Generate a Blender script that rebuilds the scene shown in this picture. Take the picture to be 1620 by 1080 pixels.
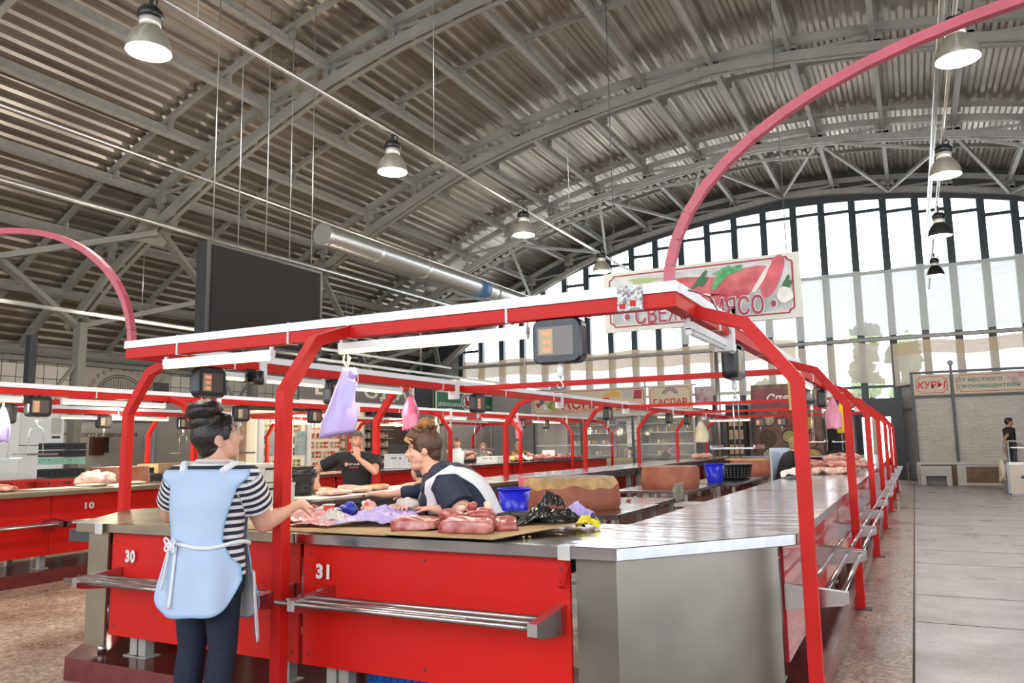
import bpy, math, random
from mathutils import Vector, Matrix, noise
import mathutils.bvhtree
random.seed(7)
SC = bpy.context.scene
COL = SC.collection
PI = math.pi
for o in list(bpy.data.objects): bpy.data.objects.remove(o)

# ---------------- camera, world, sun, daylight, exposure ----------------
cd = bpy.data.cameras.new('camera'); cam = bpy.data.objects.new('camera', cd); COL.objects.link(cam)
cd.sensor_width = 36.0; cd.lens = 36.0*1235/1620; cd.clip_end = 300; cd.clip_start = 0.05
Rm = Matrix(((0.889986,0.074062,0.449930),(0.455717,-0.108600,-0.883477),(-0.016569,0.991321,-0.130437)))
Rm = Rm.normalized()
cam.matrix_world = Matrix.Translation((0,0,1.55)) @ Rm.to_4x4()
SC.camera = cam
SC.view_settings.view_transform = 'Standard'; SC.view_settings.look = 'None'
SC.view_settings.gamma = 1; SC.view_settings.use_curve_mapping = False
SC.view_settings.exposure = 0.12
w = bpy.data.worlds.new('sky'); SC.world = w; w.use_nodes = True
bg = w.node_tree.nodes['Background']; bg.inputs[0].default_value = (0.88,0.94,1.0,1); bg.inputs[1].default_value = 5.8
def area(name, loc, rot, sx, sy, power, col=(1,1,1)):
    l = bpy.data.lights.new(name, 'AREA'); l.shape = 'RECTANGLE'; l.size = sx; l.size_y = sy; l.energy = power; l.color = col
    o = bpy.data.objects.new(name, l); COL.objects.link(o); o.location = loc; o.rotation_euler = rot
    return o
# daylight through the openings behind the camera, plus added fill from the right
area('daylight_entrance', (2.0,-7.6,5.0), (math.radians(84),0,0), 30, 6, 170, (1.0,0.97,0.93))
area('daylight_side_fill', (14.0,8,3.5), (0,math.radians(82),0), 6, 24, 220, (1.0,0.97,0.93))

# ---------------- materials ----------------
MATS = {}
def mat(name, col, rough=0.5, metal=0.0, emit=0.0, bump=0.0, bscale=40, var=0.0, vscale=6, alpha=1.0, trans=0.0, col2=None, coat=0.0, sub=0.0, dist=0.01, detail=3, spec=0.5):
    if name in MATS: return MATS[name]
    m = bpy.data.materials.new(name); m.use_nodes = True; nt = m.node_tree; N = nt.nodes; L = nt.links
    b = N['Principled BSDF']; c = tuple(col)+(1,)
    b.inputs['Base Color'].default_value = c; b.inputs['Roughness'].default_value = rough; b.inputs['Metallic'].default_value = metal
    b.inputs['Coat Weight'].default_value = coat; b.inputs['Specular IOR Level'].default_value = spec; b.inputs['Transmission Weight'].default_value = trans
    if sub: b.inputs['Subsurface Weight'].default_value = sub; b.inputs['Subsurface Radius'].default_value = (0.02,0.008,0.004)
    b.inputs['Alpha'].default_value = alpha
    if emit: b.inputs['Emission Color'].default_value = c; b.inputs['Emission Strength'].default_value = emit
    tc = N.new('ShaderNodeTexCoord')
    if var or col2:
        n = N.new('ShaderNodeTexNoise'); n.inputs['Scale'].default_value = vscale; n.inputs['Detail'].default_value = detail; L.new(tc.outputs['Object'], n.inputs['Vector'])
        r = N.new('ShaderNodeValToRGB'); r.color_ramp.elements[0].position = 0.35; r.color_ramp.elements[1].position = 0.65
        c2 = tuple(col2)+(1,) if col2 else tuple(min(1,x*(1+var)) for x in col)+(1,)
        c1 = c if col2 else tuple(x*(1-var) for x in col)+(1,)
        r.color_ramp.elements[0].color = c1; r.color_ramp.elements[1].color = c2
        L.new(n.outputs['Fac'], r.inputs[0]); L.new(r.outputs[0], b.inputs['Base Color'])
    if bump:
        n2 = N.new('ShaderNodeTexNoise'); n2.inputs['Scale'].default_value = bscale; n2.inputs['Detail'].default_value = 4; L.new(tc.outputs['Object'], n2.inputs['Vector'])
        bp = N.new('ShaderNodeBump'); bp.inputs['Strength'].default_value = bump; bp.inputs['Distance'].default_value = dist
        L.new(n2.outputs['Fac'], bp.inputs['Height']); L.new(bp.outputs[0], b.inputs['Normal'])
    MATS[name] = m; return m
def nodes_of(m): nt = m.node_tree; return nt.nodes, nt.links, nt.nodes['Principled BSDF']

RED = mat('red_paint', (0.56,0.013,0.010), 0.45, spec=.25, var=0.06, vscale=3)
REDPANEL = mat('red_panel', (0.58,0.010,0.006), 0.38, spec=.3, var=0.05, vscale=1.5)
PINKRED = mat('faded_red_paint', (0.50,0.085,0.12), 0.4, var=0.1, vscale=2)
WHITE = mat('white_paint', (0.8,0.8,0.8), 0.4)
TRAYW = mat('white_cable_trunking', (0.82,0.84,0.88), 0.35)
BLACK = mat('black_plastic', (0.012,0.013,0.016), 0.35)
BLACKM = mat('matt_black', (0.02,0.02,0.022), 0.7)
CHROME = mat('chrome', (0.75,0.75,0.75), 0.18, 1.0)
TUBE = mat('lit_tube', (1.0,0.86,0.46), 0.4, emit=1.9)
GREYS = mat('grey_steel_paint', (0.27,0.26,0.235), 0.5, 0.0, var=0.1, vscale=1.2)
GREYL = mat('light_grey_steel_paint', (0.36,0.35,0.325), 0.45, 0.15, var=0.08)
GREYD = mat('dark_grey_paint', (0.045,0.05,0.055), 0.5)
GALV = mat('galvanised_pipe', (0.60,0.60,0.58), 0.32, 0.85, var=0.08, vscale=3)
DUCT = mat('duct_foil', (0.62,0.62,0.60), 0.34, 0.85, bump=0.4, bscale=25)
def steel_mat(name, col, rough, sx, sy, bstr):
    m = mat(name, col, rough, 1.0)
    N,L,b = nodes_of(m); tc = N.new('ShaderNodeTexCoord'); mp = N.new('ShaderNodeMapping'); mp.inputs['Scale'].default_value = (sx,sy,2)
    n = N.new('ShaderNodeTexNoise'); n.inputs['Scale'].default_value = 1.0; n.inputs['Detail'].default_value = 3
    L.new(tc.outputs['Object'], mp.inputs[0]); L.new(mp.outputs[0], n.inputs['Vector'])
    bp = N.new('ShaderNodeBump'); bp.inputs['Strength'].default_value = bstr; bp.inputs['Distance'].default_value = 0.01
    L.new(n.outputs['Fac'], bp.inputs['Height']); L.new(bp.outputs[0], b.inputs['Normal'])
    n2 = N.new('ShaderNodeTexNoise'); n2.inputs['Scale'].default_value = 2.5; n2.inputs['Detail'].default_value = 5
    r = N.new('ShaderNodeValToRGB'); r.color_ramp.elements[0].position = .3; r.color_ramp.elements[1].position = .75
    r.color_ramp.elements[0].color = tuple(x*.82 for x in col)+(1,); r.color_ramp.elements[1].color = tuple(min(1,x*1.1) for x in col)+(1,)
    L.new(tc.outputs['Object'], n2.inputs['Vector']); L.new(n2.outputs['Fac'], r.inputs[0]); L.new(r.outputs[0], b.inputs['Base Color'])
    return m
STEELTOP = steel_mat('steel_worktop', (0.48,0.49,0.51), 0.16, 2.5, 7.0, 0.6)
STEEL = steel_mat('brushed_steel', (0.22,0.20,0.175), 0.42, 2, 2, 0.1)
STEELT = steel_mat('tarnished_steel', (0.36,0.31,0.23), 0.42, 2, 2, 0.1)
STEELRAIL = steel_mat('satin_steel_rail', (0.55,0.52,0.52), 0.25, 3, 3, 0.0)
GLASS = mat('clear_glass', (0.9,0.95,0.95), 0.03, trans=1.0, alpha=0.18)

# ---------------- geometry collector ----------------
class G:
    def __init__(s): s.v = []; s.f = []; s.sm = []; s.mi = []; s.m = 0
    def add(s, vs, fs, smooth=False):
        o = len(s.v); s.v += [Vector(p) for p in vs]; s.f += [tuple(i+o for i in f) for f in fs]; s.sm += [smooth]*len(fs); s.mi += [s.m]*len(fs); return s
    def box(s, x0, x1, y0, y1, z0, z1):
        return s.add([(x,y,z) for z in (z0,z1) for y in (y0,y1) for x in (x0,x1)], [(0,2,3,1),(4,5,7,6),(0,1,5,4),(2,6,7,3),(0,4,6,2),(1,3,7,5)])
    def obox(s, c, size, M=None, rz=0):
        M = M or Matrix.Rotation(rz,3,'Z'); c = Vector(c); h = [x/2 for x in size]
        return s.add([c+M@Vector((x*h[0],y*h[1],z*h[2])) for z in (-1,1) for y in (-1,1) for x in (-1,1)], [(0,2,3,1),(4,5,7,6),(0,1,5,4),(2,6,7,3),(0,4,6,2),(1,3,7,5)])
    def bar(s, p, q, w, h, up=(0,0,1)):
        p = Vector(p); q = Vector(q); d = (q-p); L = d.length; d.normalize(); u = Vector(up)
        sd = d.cross(u)
        if sd.length < 1e-4: sd = d.cross(Vector((0,1,0)))
        sd.normalize(); u = sd.cross(d)
        M = Matrix((sd,d,u)).transposed()
        return s.obox((p+q)/2, (w,L,h), M)
    def tube(s, pts, r, n=8, closed=False, caps=True):
        pts = [Vector(p) for p in pts]; k = len(pts); R = r if isinstance(r,(list,tuple)) else [r]*k
        vs = []; fs = []; ref = None
        for i,p in enumerate(pts):
            if closed: d = pts[(i+1)%k]-pts[i-1]
            else: d = pts[min(i+1,k-1)]-pts[max(i-1,0)]
            d.normalize()
            if ref is None:
                ref = d.cross(Vector((0,0,1)))
                if ref.length < 1e-3: ref = d.cross(Vector((0,1,0)))
            ref = ref - d*ref.dot(d)
            if ref.length < 1e-5: ref = d.orthogonal()
            ref.normalize(); b = d.cross(ref)
            for j in range(n):
                a = 2*PI*j/n; vs.append(p+(ref*math.cos(a)+b*math.sin(a))*R[i])
        for i in range(k if closed else k-1):
            a = i*n; b2 = ((i+1)%k)*n
            for j in range(n): fs.append((a+j, a+(j+1)%n, b2+(j+1)%n, b2+j))
        s.add(vs, fs, True)
        if caps and not closed:
            o = len(s.v)-len(vs); s.f.append(tuple(o+j for j in reversed(range(n)))); s.f.append(tuple(o+(k-1)*n+j for j in range(n))); s.sm += [False]*2; s.mi += [s.m]*2
        return s
    def lathe(s, prof, c=(0,0,0), n=20, smooth=True, sx=1, sy=1, cap=True):
        c = Vector(c); vs = []; fs = []; k = len(prof)
        for r,z in prof:
            for j in range(n): a = 2*PI*j/n; vs.append(c+Vector((r*sx*math.cos(a), r*sy*math.sin(a), z)))
        for i in range(k-1):
            for j in range(n): fs.append((i*n+j, i*n+(j+1)%n, (i+1)*n+(j+1)%n, (i+1)*n+j))
        s.add(vs, fs, smooth)
        if cap:
            o = len(s.v)-len(vs)
            if prof[0][0] > 1e-4: s.f.append(tuple(o+j for j in reversed(range(n)))); s.sm.append(False); s.mi.append(s.m)
            if prof[-1][0] > 1e-4: s.f.append(tuple(o+(k-1)*n+j for j in range(n))); s.sm.append(False); s.mi.append(s.m)
        return s
    def prism(s, pts, z0, z1):
        n = len(pts); vs = [(x,y,z0) for x,y in pts]+[(x,y,z1) for x,y in pts]
        return s.add(vs, [tuple(reversed(range(n))), tuple(range(n,2*n))]+[(i,(i+1)%n,(i+1)%n+n,i+n) for i in range(n)])
    def prismM(s, pts, t, M):
        n = len(pts); vs = [M@Vector((x,y,0)) for x,y in pts]+[M@Vector((x,y,t)) for x,y in pts]
        return s.add(vs, [tuple(reversed(range(n))), tuple(range(n,2*n))]+[(i,(i+1)%n,(i+1)%n+n,i+n) for i in range(n)])
    def sphere(s, c, r, nu=12, nv=8, M=None):
        c = Vector(c); R = r if isinstance(r,(list,tuple)) else (r,r,r); vs = []; fs = []
        M = M or Matrix.Identity(3)
        for i in range(nv+1):
            t = PI*i/nv
            for j in range(nu):
                a = 2*PI*j/nu; vs.append(c+M@Vector((R[0]*math.sin(t)*math.cos(a), R[1]*math.sin(t)*math.sin(a), R[2]*math.cos(t))))
        for i in range(nv):
            for j in range(nu): fs.append((i*nu+j, (i+1)*nu+j, (i+1)*nu+(j+1)%nu, i*nu+(j+1)%nu))
        return s.add(vs, fs, True)
    def cap(s, p, q, r1, r2, n=12):
        p = Vector(p); q = Vector(q); d = (q-p); L = d.length
        if L < 1e-5: return s.sphere(p, max(r1,r2))
        d.normalize(); pts = []; rr = []
        for k in range(5): a = -PI/2+PI/2*k/4.0; pts.append(p+d*math.sin(a)*r1); rr.append(max(1e-4,math.cos(a)*r1))
        for k in range(5): a = PI/2*k/4.0; pts.append(q+d*math.sin(a)*r2); rr.append(max(1e-4,math.cos(a)*r2))
        return s.tube(pts, rr, n)
    def grid(s, fn, nu, nv, smooth=True, closeu=False):
        vs = [fn(i/(nu-1) if not closeu else i/nu, j/(nv-1)) for j in range(nv) for i in range(nu)]; fs = []
        for j in range(nv-1):
            for i in range(nu if closeu else nu-1): fs.append((j*nu+i, j*nu+(i+1)%nu, (j+1)*nu+(i+1)%nu, (j+1)*nu+i))
        return s.add(vs, fs, smooth)
    def blob(s, c, r, amp=.25, freq=3, nu=18, nv=12, seed=0, flat=None, M=None):
        o = len(s.v); s.sphere(c, r, nu, nv, M); c = Vector(c); rm = max(r) if isinstance(r,(list,tuple)) else r
        for i in range(o, len(s.v)):
            d = s.v[i]-c; k = 1+amp*noise.noise(d*(freq/rm)+Vector((seed*3.7,seed*1.3,seed)))*1.6
            s.v[i] = c+d*k
            if flat is not None and s.v[i].z < flat: s.v[i].z = flat
        return s
    def xf(s, M, start=0):
        for i in range(start, len(s.v)): s.v[i] = M@s.v[i]
        return s

def wloc(o):
    l = Vector((0,0,0))
    while o: l += o.location; o = o.parent
    return l
def link(name, me, m, parent=None, base=None, mods=None):
    o = bpy.data.objects.new(name, me); COL.objects.link(o)
    for mm in (m if isinstance(m,(list,tuple)) else [m]): me.materials.append(mm)
    if parent: o.parent = parent
    return o
def build(g, name, m, parent=None, bev=0.0, solid=0.0, subd=0, recenter=True, local=False):
    """link the collected geometry as ONE mesh; coordinates are world ones unless local=True"""
    vs = g.v
    if parent is not None:
        off = Vector((0,0,0)) if local else wloc(parent)
        if name: me = bpy.data.meshes.new(name)
        me.from_pydata([tuple(v-off) for v in vs], [], g.f); o = None; base = Vector((0,0,0))
    else:
        if recenter and vs:
            xs = [v.x for v in vs]; ys = [v.y for v in vs]; zs = [v.z for v in vs]
            base = Vector(((min(xs)+max(xs))/2,(min(ys)+max(ys))/2,min(zs)))
        else: base = Vector((0,0,0))
        me = bpy.data.meshes.new(name); me.from_pydata([tuple(v-base) for v in vs], [], g.f)
    me.polygons.foreach_set('use_smooth', g.sm)
    o = link(name, me, m, parent); o.location = base
    if any(g.mi): me.polygons.foreach_set('material_index', g.mi)
    me.update()
    if bev:
        b = o.modifiers.new('bevel','BEVEL'); b.width = bev; b.segments = 2; b.limit_method = 'ANGLE'; b.angle_limit = math.radians(40)
    if solid:
        b = o.modifiers.new('solid','SOLIDIFY'); b.thickness = solid; b.offset = 0
    if subd:
        b = o.modifiers.new('sub','SUBSURF'); b.levels = subd; b.render_levels = subd
    return o
def tag(o, label=None, cat=None, group=None, kind=None):
    if label: o['label'] = label
    if cat: o['category'] = cat
    if group: o['group'] = group
    if kind: o['kind'] = kind
    return o
def thing(name, loc, label, cat, group=None, rz=0):
    o = bpy.data.objects.new(name, None); COL.objects.link(o); o.location = loc; o.rotation_euler = (0,0,rz); o.empty_display_size = .1
    return tag(o, label, cat, group)
def dup(root, loc, label=None, rz=None, group=None):
    def cp(o, par):
        c = o.copy(); COL.objects.link(c); c.parent = par
        for ch in list(o.children): cp(ch, c)
        return c
    c = cp(root, None); c.location = loc
    if rz is not None: c.rotation_euler = (0,0,rz)
    if label: c['label'] = label
    if group: c['group'] = group
    return c
def text(s, name, loc, width, m, parent=None, rot=(PI/2,0,0), ext=0.002, height=None, local=False, shear=0, bold=0.0, sx=None):
    cu = bpy.data.curves.new(name, 'FONT'); cu.body = s; cu.align_x = 'CENTER'; cu.align_y = 'CENTER'; cu.extrude = 0; cu.shear = shear; cu.offset = bold; cu.size = 1; cu.resolution_u = 3; cu.space_character = 1.0+bold*2
    t = bpy.data.objects.new(name, cu); COL.objects.link(t)
    bpy.context.view_layer.update()
    me = bpy.data.meshes.new_from_object(t.evaluated_get(bpy.context.evaluated_depsgraph_get()))
    bpy.data.objects.remove(t)
    xs = [v.co.x for v in me.vertices]; ys = [v.co.y for v in me.vertices]
    wd = max(xs)-min(xs); hg = max(ys)-min(ys); cx = (max(xs)+min(xs))/2; cy = (max(ys)+min(ys))/2
    kx = width/wd; ky = (height/hg) if height else kx
    M3 = Matrix.Identity(3)
    from mathutils import Euler
    M3 = Euler(rot).to_matrix()
    off = wloc(parent) if (parent and not local) else Vector((0,0,0))
    L = Vector(loc)-off
    for v in me.vertices:
        v.co = M3@Vector(((v.co.x-cx)*kx, (v.co.y-cy)*ky, ext))+L
    me.name = name
    return link(name, me, m, parent)
def bake(o):
    bpy.context.view_layer.update()
    dg = bpy.context.evaluated_depsgraph_get()
    me = bpy.data.meshes.new_from_object(o.evaluated_get(dg), depsgraph=dg)
    o.modifiers.clear(); old = o.data; o.data = me
    return o
def remesh(o, vox, it=4, fac=0.5):
    r = o.modifiers.new('r','REMESH'); r.mode = 'VOXEL'; r.voxel_size = vox; r.use_smooth_shade = True
    s = o.modifiers.new('s','SMOOTH'); s.iterations = it; s.factor = fac
    mats = [x for x in o.data.materials]
    bake(o)
    if not o.data.materials:
        for x in mats: o.data.materials.append(x)
    for p in o.data.polygons: p.use_smooth = True; 
    return o
# ---------------- setting: floor, walls, roof ----------------
def roofz(x): return 11.95-30.6+math.sqrt(30.6**2-(x+3.6)**2)
m = mat('terrazzo_floor', (0.3,0.2,0.15), 0.30)
N,L,b = nodes_of(m)
tc = N.new('ShaderNodeTexCoord')
def noise_n(scale, det=3, rough=.5):
    n = N.new('ShaderNodeTexNoise'); n.inputs['Scale'].default_value = scale; n.inputs['Detail'].default_value = det; n.inputs['Roughness'].default_value = rough; L.new(tc.outputs['Object'], n.inputs['Vector']); return n
def ramp(inp, c1, c2, p1, p2):
    r = N.new('ShaderNodeValToRGB'); r.color_ramp.elements[0].position = p1; r.color_ramp.elements[1].position = p2
    r.color_ramp.elements[0].color = c1+(1,); r.color_ramp.elements[1].color = c2+(1,); L.new(inp, r.inputs[0]); return r
v = N.new('ShaderNodeTexVoronoi'); v.inputs['Scale'].default_value = 45; L.new(tc.outputs['Object'], v.inputs['Vector'])
chips = ramp(v.outputs['Color'], (0.24,0.13,0.09), (0.66,0.51,0.39), 0.25, 0.9)
big = noise_n(1.2, 5); bigr = ramp(big.outputs['Fac'], (0.62,0.60,0.58), (1.0,1.0,1.0), 0.3, 0.62)
mul = N.new('ShaderNodeMixRGB'); mul.blend_type = 'MULTIPLY'; mul.inputs[0].default_value = 1; L.new(chips.outputs[0], mul.inputs[1]); L.new(bigr.outputs[0], mul.inputs[2])
g1 = noise_n(3, 8, .65); grey = ramp(g1.outputs['Fac'], (0.33,0.29,0.30), (0.50,0.45,0.45), 0.3, 0.7)
g3 = noise_n(28, 3); sp = ramp(g3.outputs['Fac'], (0.55,0.45,0.42), (1,1,1), 0.28, 0.42)
mul2 = N.new('ShaderNodeMixRGB'); mul2.blend_type = 'MULTIPLY'; mul2.inputs[0].default_value = .7; L.new(grey.outputs[0], mul2.inputs[1]); L.new(sp.outputs[0], mul2.inputs[2])
sep = N.new('ShaderNodeSeparateXYZ'); L.new(tc.outputs['Object'], sep.inputs[0])
gt = N.new('ShaderNodeMath'); gt.operation = 'GREATER_THAN'; gt.inputs[1].default_value = -0.12; L.new(sep.outputs[0], gt.inputs[0])
mix = N.new('ShaderNodeMixRGB'); L.new(gt.outputs[0], mix.inputs[0]); L.new(mul.outputs[0], mix.inputs[1]); L.new(mul2.outputs[0], mix.inputs[2]); L.new(mix.outputs[0], b.inputs['Base Color'])
rr = ramp(big.outputs['Fac'], (0.22,0.22,0.22), (0.5,0.5,0.5), 0.3, 0.7); L.new(rr.outputs[0], b.inputs['Roughness'])
FLOOR = m
g = G(); g.add([(-24,-8,0),(14.5,-8,0),(14.5,34,0),(-24,34,0)], [(0,1,2,3)])
tag(build(g,'floor',FLOOR,recenter=False), kind='structure')
g = G(); g.box(-0.128,-0.112,-4,33,0.0,0.002)
for k in range(-2,8):
    for y0 in (7.68+3.53*k, 8.98+3.53*k): g.box(-0.11,14,y0-.006,y0+.006,0,0.0015)
for xx in (3.4,6.9): g.box(xx-.006,xx+.006,-4,33,0,.0015)
tag(build(g,'trim_1',mat('dark_floor_joint',(0.05,0.035,0.03),.8),recenter=False), kind='structure')

# tiled left wall
def tile_mat(name, col, line, w_, h_, axes='YZ', mortar=.02, rough=.25, rotx=True, off=0.0):
    mt = mat(name, col, rough); N,L,b = nodes_of(mt)
    tc = N.new('ShaderNodeTexCoord'); sp = N.new('ShaderNodeSeparateXYZ'); cb = N.new('ShaderNodeCombineXYZ'); L.new(tc.outputs['Object'], sp.inputs[0])
    L.new(sp.outputs['XYZ'.index(axes[0])], cb.inputs[0]); L.new(sp.outputs['XYZ'.index(axes[1])], cb.inputs[1])
    br = N.new('ShaderNodeTexBrick'); br.offset = off; br.inputs['Scale'].default_value = 1; br.inputs['Brick Width'].default_value = w_; br.inputs['Row Height'].default_value = h_
    br.inputs['Mortar Size'].default_value = mortar; br.inputs['Color1'].default_value = tuple(col)+(1,); br.inputs['Color2'].default_value = tuple(x*.93 for x in col)+(1,); br.inputs['Mortar'].default_value = tuple(line)+(1,)
    L.new(cb.outputs[0], br.inputs['Vector']); L.new(br.outputs['Color'], b.inputs['Base Color'])
    return mt
TILEW = tile_mat('grid_wall_tiles', (0.80,0.73,0.62), (0.10,0.09,0.08), .42, .42, mortar=.012)
TILEB = tile_mat('beige_wall_tiles', (0.80,0.73,0.63), (0.60,0.54,0.46), .30, .30, mortar=.004)
g = G(); g.box(-23.9,-23.6,-8,33.3,0,2.54); tag(build(g,'wall_left',TILEB,recenter=False), kind='structure')
g = G(); g.box(-23.9,-23.6,-8,33.3,2.54,4.9); tag(build(g,'wall_left_upper',TILEW,recenter=False), kind='structure')
g = G(); g.box(-23.6,-23.3,-8,33,4.25,4.4); g.box(-23.6,-23.5,-8,33,2.5,2.58); tag(build(g,'trim_2',GREYS,recenter=False), kind='structure')
WALLG = mat('grey_wall_paint', (0.36,0.35,0.345), .6, var=.06, vscale=2)
g = G(); g.box(14.2,14.5,14,33.3,0,6.1); g.box(14.2,14.5,-8,14,4.6,6.1); g.box(14.2,14.5,-8,0,0,4.6); tag(build(g,'wall_right',WALLG,recenter=False), kind='structure')  # unseen right wall, put in to contain the light

g = G(); g.box(-24,14.5,-8.3,-8,0,2.2); g.box(-24,14.5,-8.3,-8,8.2,12.3)  # unseen rear wall put in to hold back daylight; openings sized for light
for k in range(11): g.box(-24+3.8*k,-23.2+3.8*k,-8.3,-8,2.2,8.2)
tag(build(g,'wall_near_unseen',WALLG,recenter=False), kind='structure')
# roof: corrugated arch
ROOF = mat('corrugated_roof_metal', (0.36,0.32,0.275), 0.28, 0.72, var=0.12, vscale=.6)
g = G(); pts = []; x = -24.0; n = 0
s_len = 0.105
k = 0
while x < 14.6:
    z = roofz(x); dx = s_len*math.cos(math.asin(max(-1,min(1,(x+3.6)/30.6))))
    nx = (x+3.6)/30.6; nz = math.sqrt(1-nx*nx); h = 0.055 if (k%4) in (1,2) else 0.0
    w0 = dx*(0.55 if k%2==0 else .95)
    pts.append((x-nx*h, z-nz*h+.10)); x += w0; k += 1
nst = 6
vs = []; fs = []
for i,(px,pz) in enumerate(pts):
    for yy in (-8,34): vs.append((px,yy,pz))
for i in range(len(pts)-1): fs.append((2*i,2*i+2,2*i+3,2*i+1))
g.add(vs, fs); tag(build(g,'ceiling',ROOF,recenter=False,solid=.01), kind='structure')

# steel roof: trusses, secondary arches, purlins
def botz(x):
    d = abs(x+3.6); P_ = [(0,11.45),(2,11.2),(4,10.95),(5.8,10.65),(7.6,10.25),(9.6,9.5),(12,8.45),(14,7.35),(16,6.1),(17.4,4.9),(19,4.0)]
    for (a,za),(b_,zb) in zip(P_,P_[1:]):
        if d <= b_: return za+(zb-za)*(d-a)/(b_-a)
    return 4.0
TY = [0.8,7.25,13.7,20.15,26.6,32.6]
nodesx = [-4.1-1.9*i for i in range(11)]+[-2.15+1.95*i for i in range(9)]
nodesx.sort()
wh = ['second steel roof truss out of the frame behind the camera','steel roof truss passing over the counters above the camera','grey steel roof truss crossing the upper left, nearest in the picture','second steel roof truss in view, crossing from the duct up to the crown','third steel roof truss in view, bright from the window light with crossed braces','last steel roof truss standing right against the end window wall']
def truss(Y, label, lit):
    t = thing('roof_truss', (-3.6,Y,4), label, 'roof truss', 'steel roof trusses')
    ms = GREYL if lit else GREYS  # lighter paint on the far trusses stands in for window light
    g = G(); xs = [-23.6+ (37.6/30)*i for i in range(31)]
    for a,b_ in zip(xs,xs[1:]): g.bar((a,Y,roofz(a)-.22),(b_,Y,roofz(b_)-.22),.17,.20)
    build(g,'top_chord',ms,t)
    g = G(); xs = [-20.9]+[x for x in nodesx if -20 < x < 13.5]+[13.8]
    for a,b_ in zip(xs,xs[1:]):
        for dy in (-.11,.11): g.bar((a,Y+dy,botz(a)),(b_,Y+dy,botz(b_)),.12,.2)
        for f_ in (.25,.75): g.obox((a+(b_-a)*f_,Y,botz(a)+(botz(b_)-botz(a))*f_),(.12,.14,.16))
    build(g,'bottom_chord',ms,t)
    for i,xn in enumerate(nodesx):
        zt = roofz(xn)-.3; zb = botz(xn)
        if xn > 13 or xn < -20: continue
        g = G()
        if zt-zb > .25:
            for dy in (-.05,.05): g.bar((xn,Y+dy,zt),(xn,Y+dy,zb),.05,.1,up=(0,1,0))
        side = -1 if xn < -3.6 else 1
        x2 = xn-side*1.7
        if abs(x2+3.6) < abs(xn+3.6): g.bar((xn,Y,zt-.1),(x2,Y,botz(x2)+.08),.06,.09)
        g.obox((xn,Y,zt-.12),(.42,.03,.4)); g.obox((xn,Y,zb+.1),(.36,.03,.22))
        build(g,'web_strut',ms,t)
    return t
TR = {}
for i,Y in enumerate(TY):
    if i == 0: continue
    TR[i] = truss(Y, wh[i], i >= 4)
# big gusset plates and cross braces along the springing of the roof
brk = 0
for side,X1,Z1,X0,Z0 in ((-1,-17.5,botz(-17.5),-20.6,5.0),(1,10.2,botz(10.2),13.6,4.9)):
    for i,Y in enumerate(TY[1:]):
        g = G(); M = Matrix.Rotation(math.radians(-48 if side<0 else 48),3,'Y')
        g.obox((X1,Y-.02,Z1),(1.0,1.0,.04),M); build(g,'gusset_plate',GREYS,TR[i+1])
    if side < 0:
        for i in range(1,5):
            Ya,Yb = TY[i],TY[i+1]
            g = G(); g.bar((X1,Ya,Z1),(X0,Yb,Z0),.2,.14); g.bar((X0,Ya,Z0),(X1,Yb,Z1-.15),.2,.14)
            tag(build(g,'cross_brace',GREYS), ['pair of crossed braces at upper left corner, nearest bay','pair of crossed braces behind the hanging dark screen','pair of crossed braces in the bay beyond the silver duct','pair of crossed braces in the last bay before the windows'][i-1], 'cross brace', 'cross braces above the left wall')
# crown bracing in the last bay
g = G(); bx = [x for x in nodesx if -18 < x < 12]
for a,b_ in zip(bx[::2],bx[2::2]):
    mid = (a+b_)/2
    g.bar((a,26.6,botz(a)),(mid,32.4,botz(mid)-.1),.10,.10); g.bar((b_,26.6,botz(b_)),(mid,32.4,botz(mid)-.1),.10,.10)
    g.bar((a,26.6,botz(a)),(b_,26.6,botz(b_)-.5),.08,.08); 
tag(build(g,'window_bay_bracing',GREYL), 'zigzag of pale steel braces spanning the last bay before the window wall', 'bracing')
for i,(Y,lb) in enumerate(((12.3,'nearest secondary roof arch, just before the first truss in view'),(16.5,'thin secondary roof arch between the first and second trusses'),(21.9,'secondary roof arch just beyond the second truss'),(25.8,'secondary roof arch just before the third truss'),(29.5,'secondary roof arch in the last bay by the windows'))):
    g = G(); xs = [-23.6+(37.6/30)*k for k in range(31)]
    for a,b_ in zip(xs,xs[1:]): g.bar((a,Y,roofz(a)-.1),(b_,Y,roofz(b_)-.1),.11,.12)
    for xn in nodesx:
        if xn < 13: g.obox((xn+.1,Y,roofz(xn)-.26),(.16,.05,.2))
    tag(build(g,'roof_arch',GREYS), lb, 'roof arch', 'secondary roof arches')
ordn = ['lowest','second','third','fourth','fifth','sixth','seventh','eighth','ninth','tenth','eleventh','twelfth','thirteenth','fourteenth','fifteenth','sixteenth','seventeenth','eighteenth','nineteenth','twentieth','twenty-first']
for i,xn in enumerate(nodesx):
    if xn > 13: continue
    g = G(); s_ = (xn+3.6)/30.6; M = Matrix.Rotation(math.asin(s_),3,'Y'); z = roofz(xn)-.42
    g.obox((xn,13,z+.03),(.07,41,.17),M); g.obox((xn,13,z+.12),(.13,41,.015),M); g.obox((xn,13,z-.055),(.13,41,.015),M)
    tag(build(g,'roof_purlin',GREYL), 'long steel roof purlin, %s counted up from the left wall'%ordn[i], 'purlin', 'steel purlins under the corrugated roof')
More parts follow.
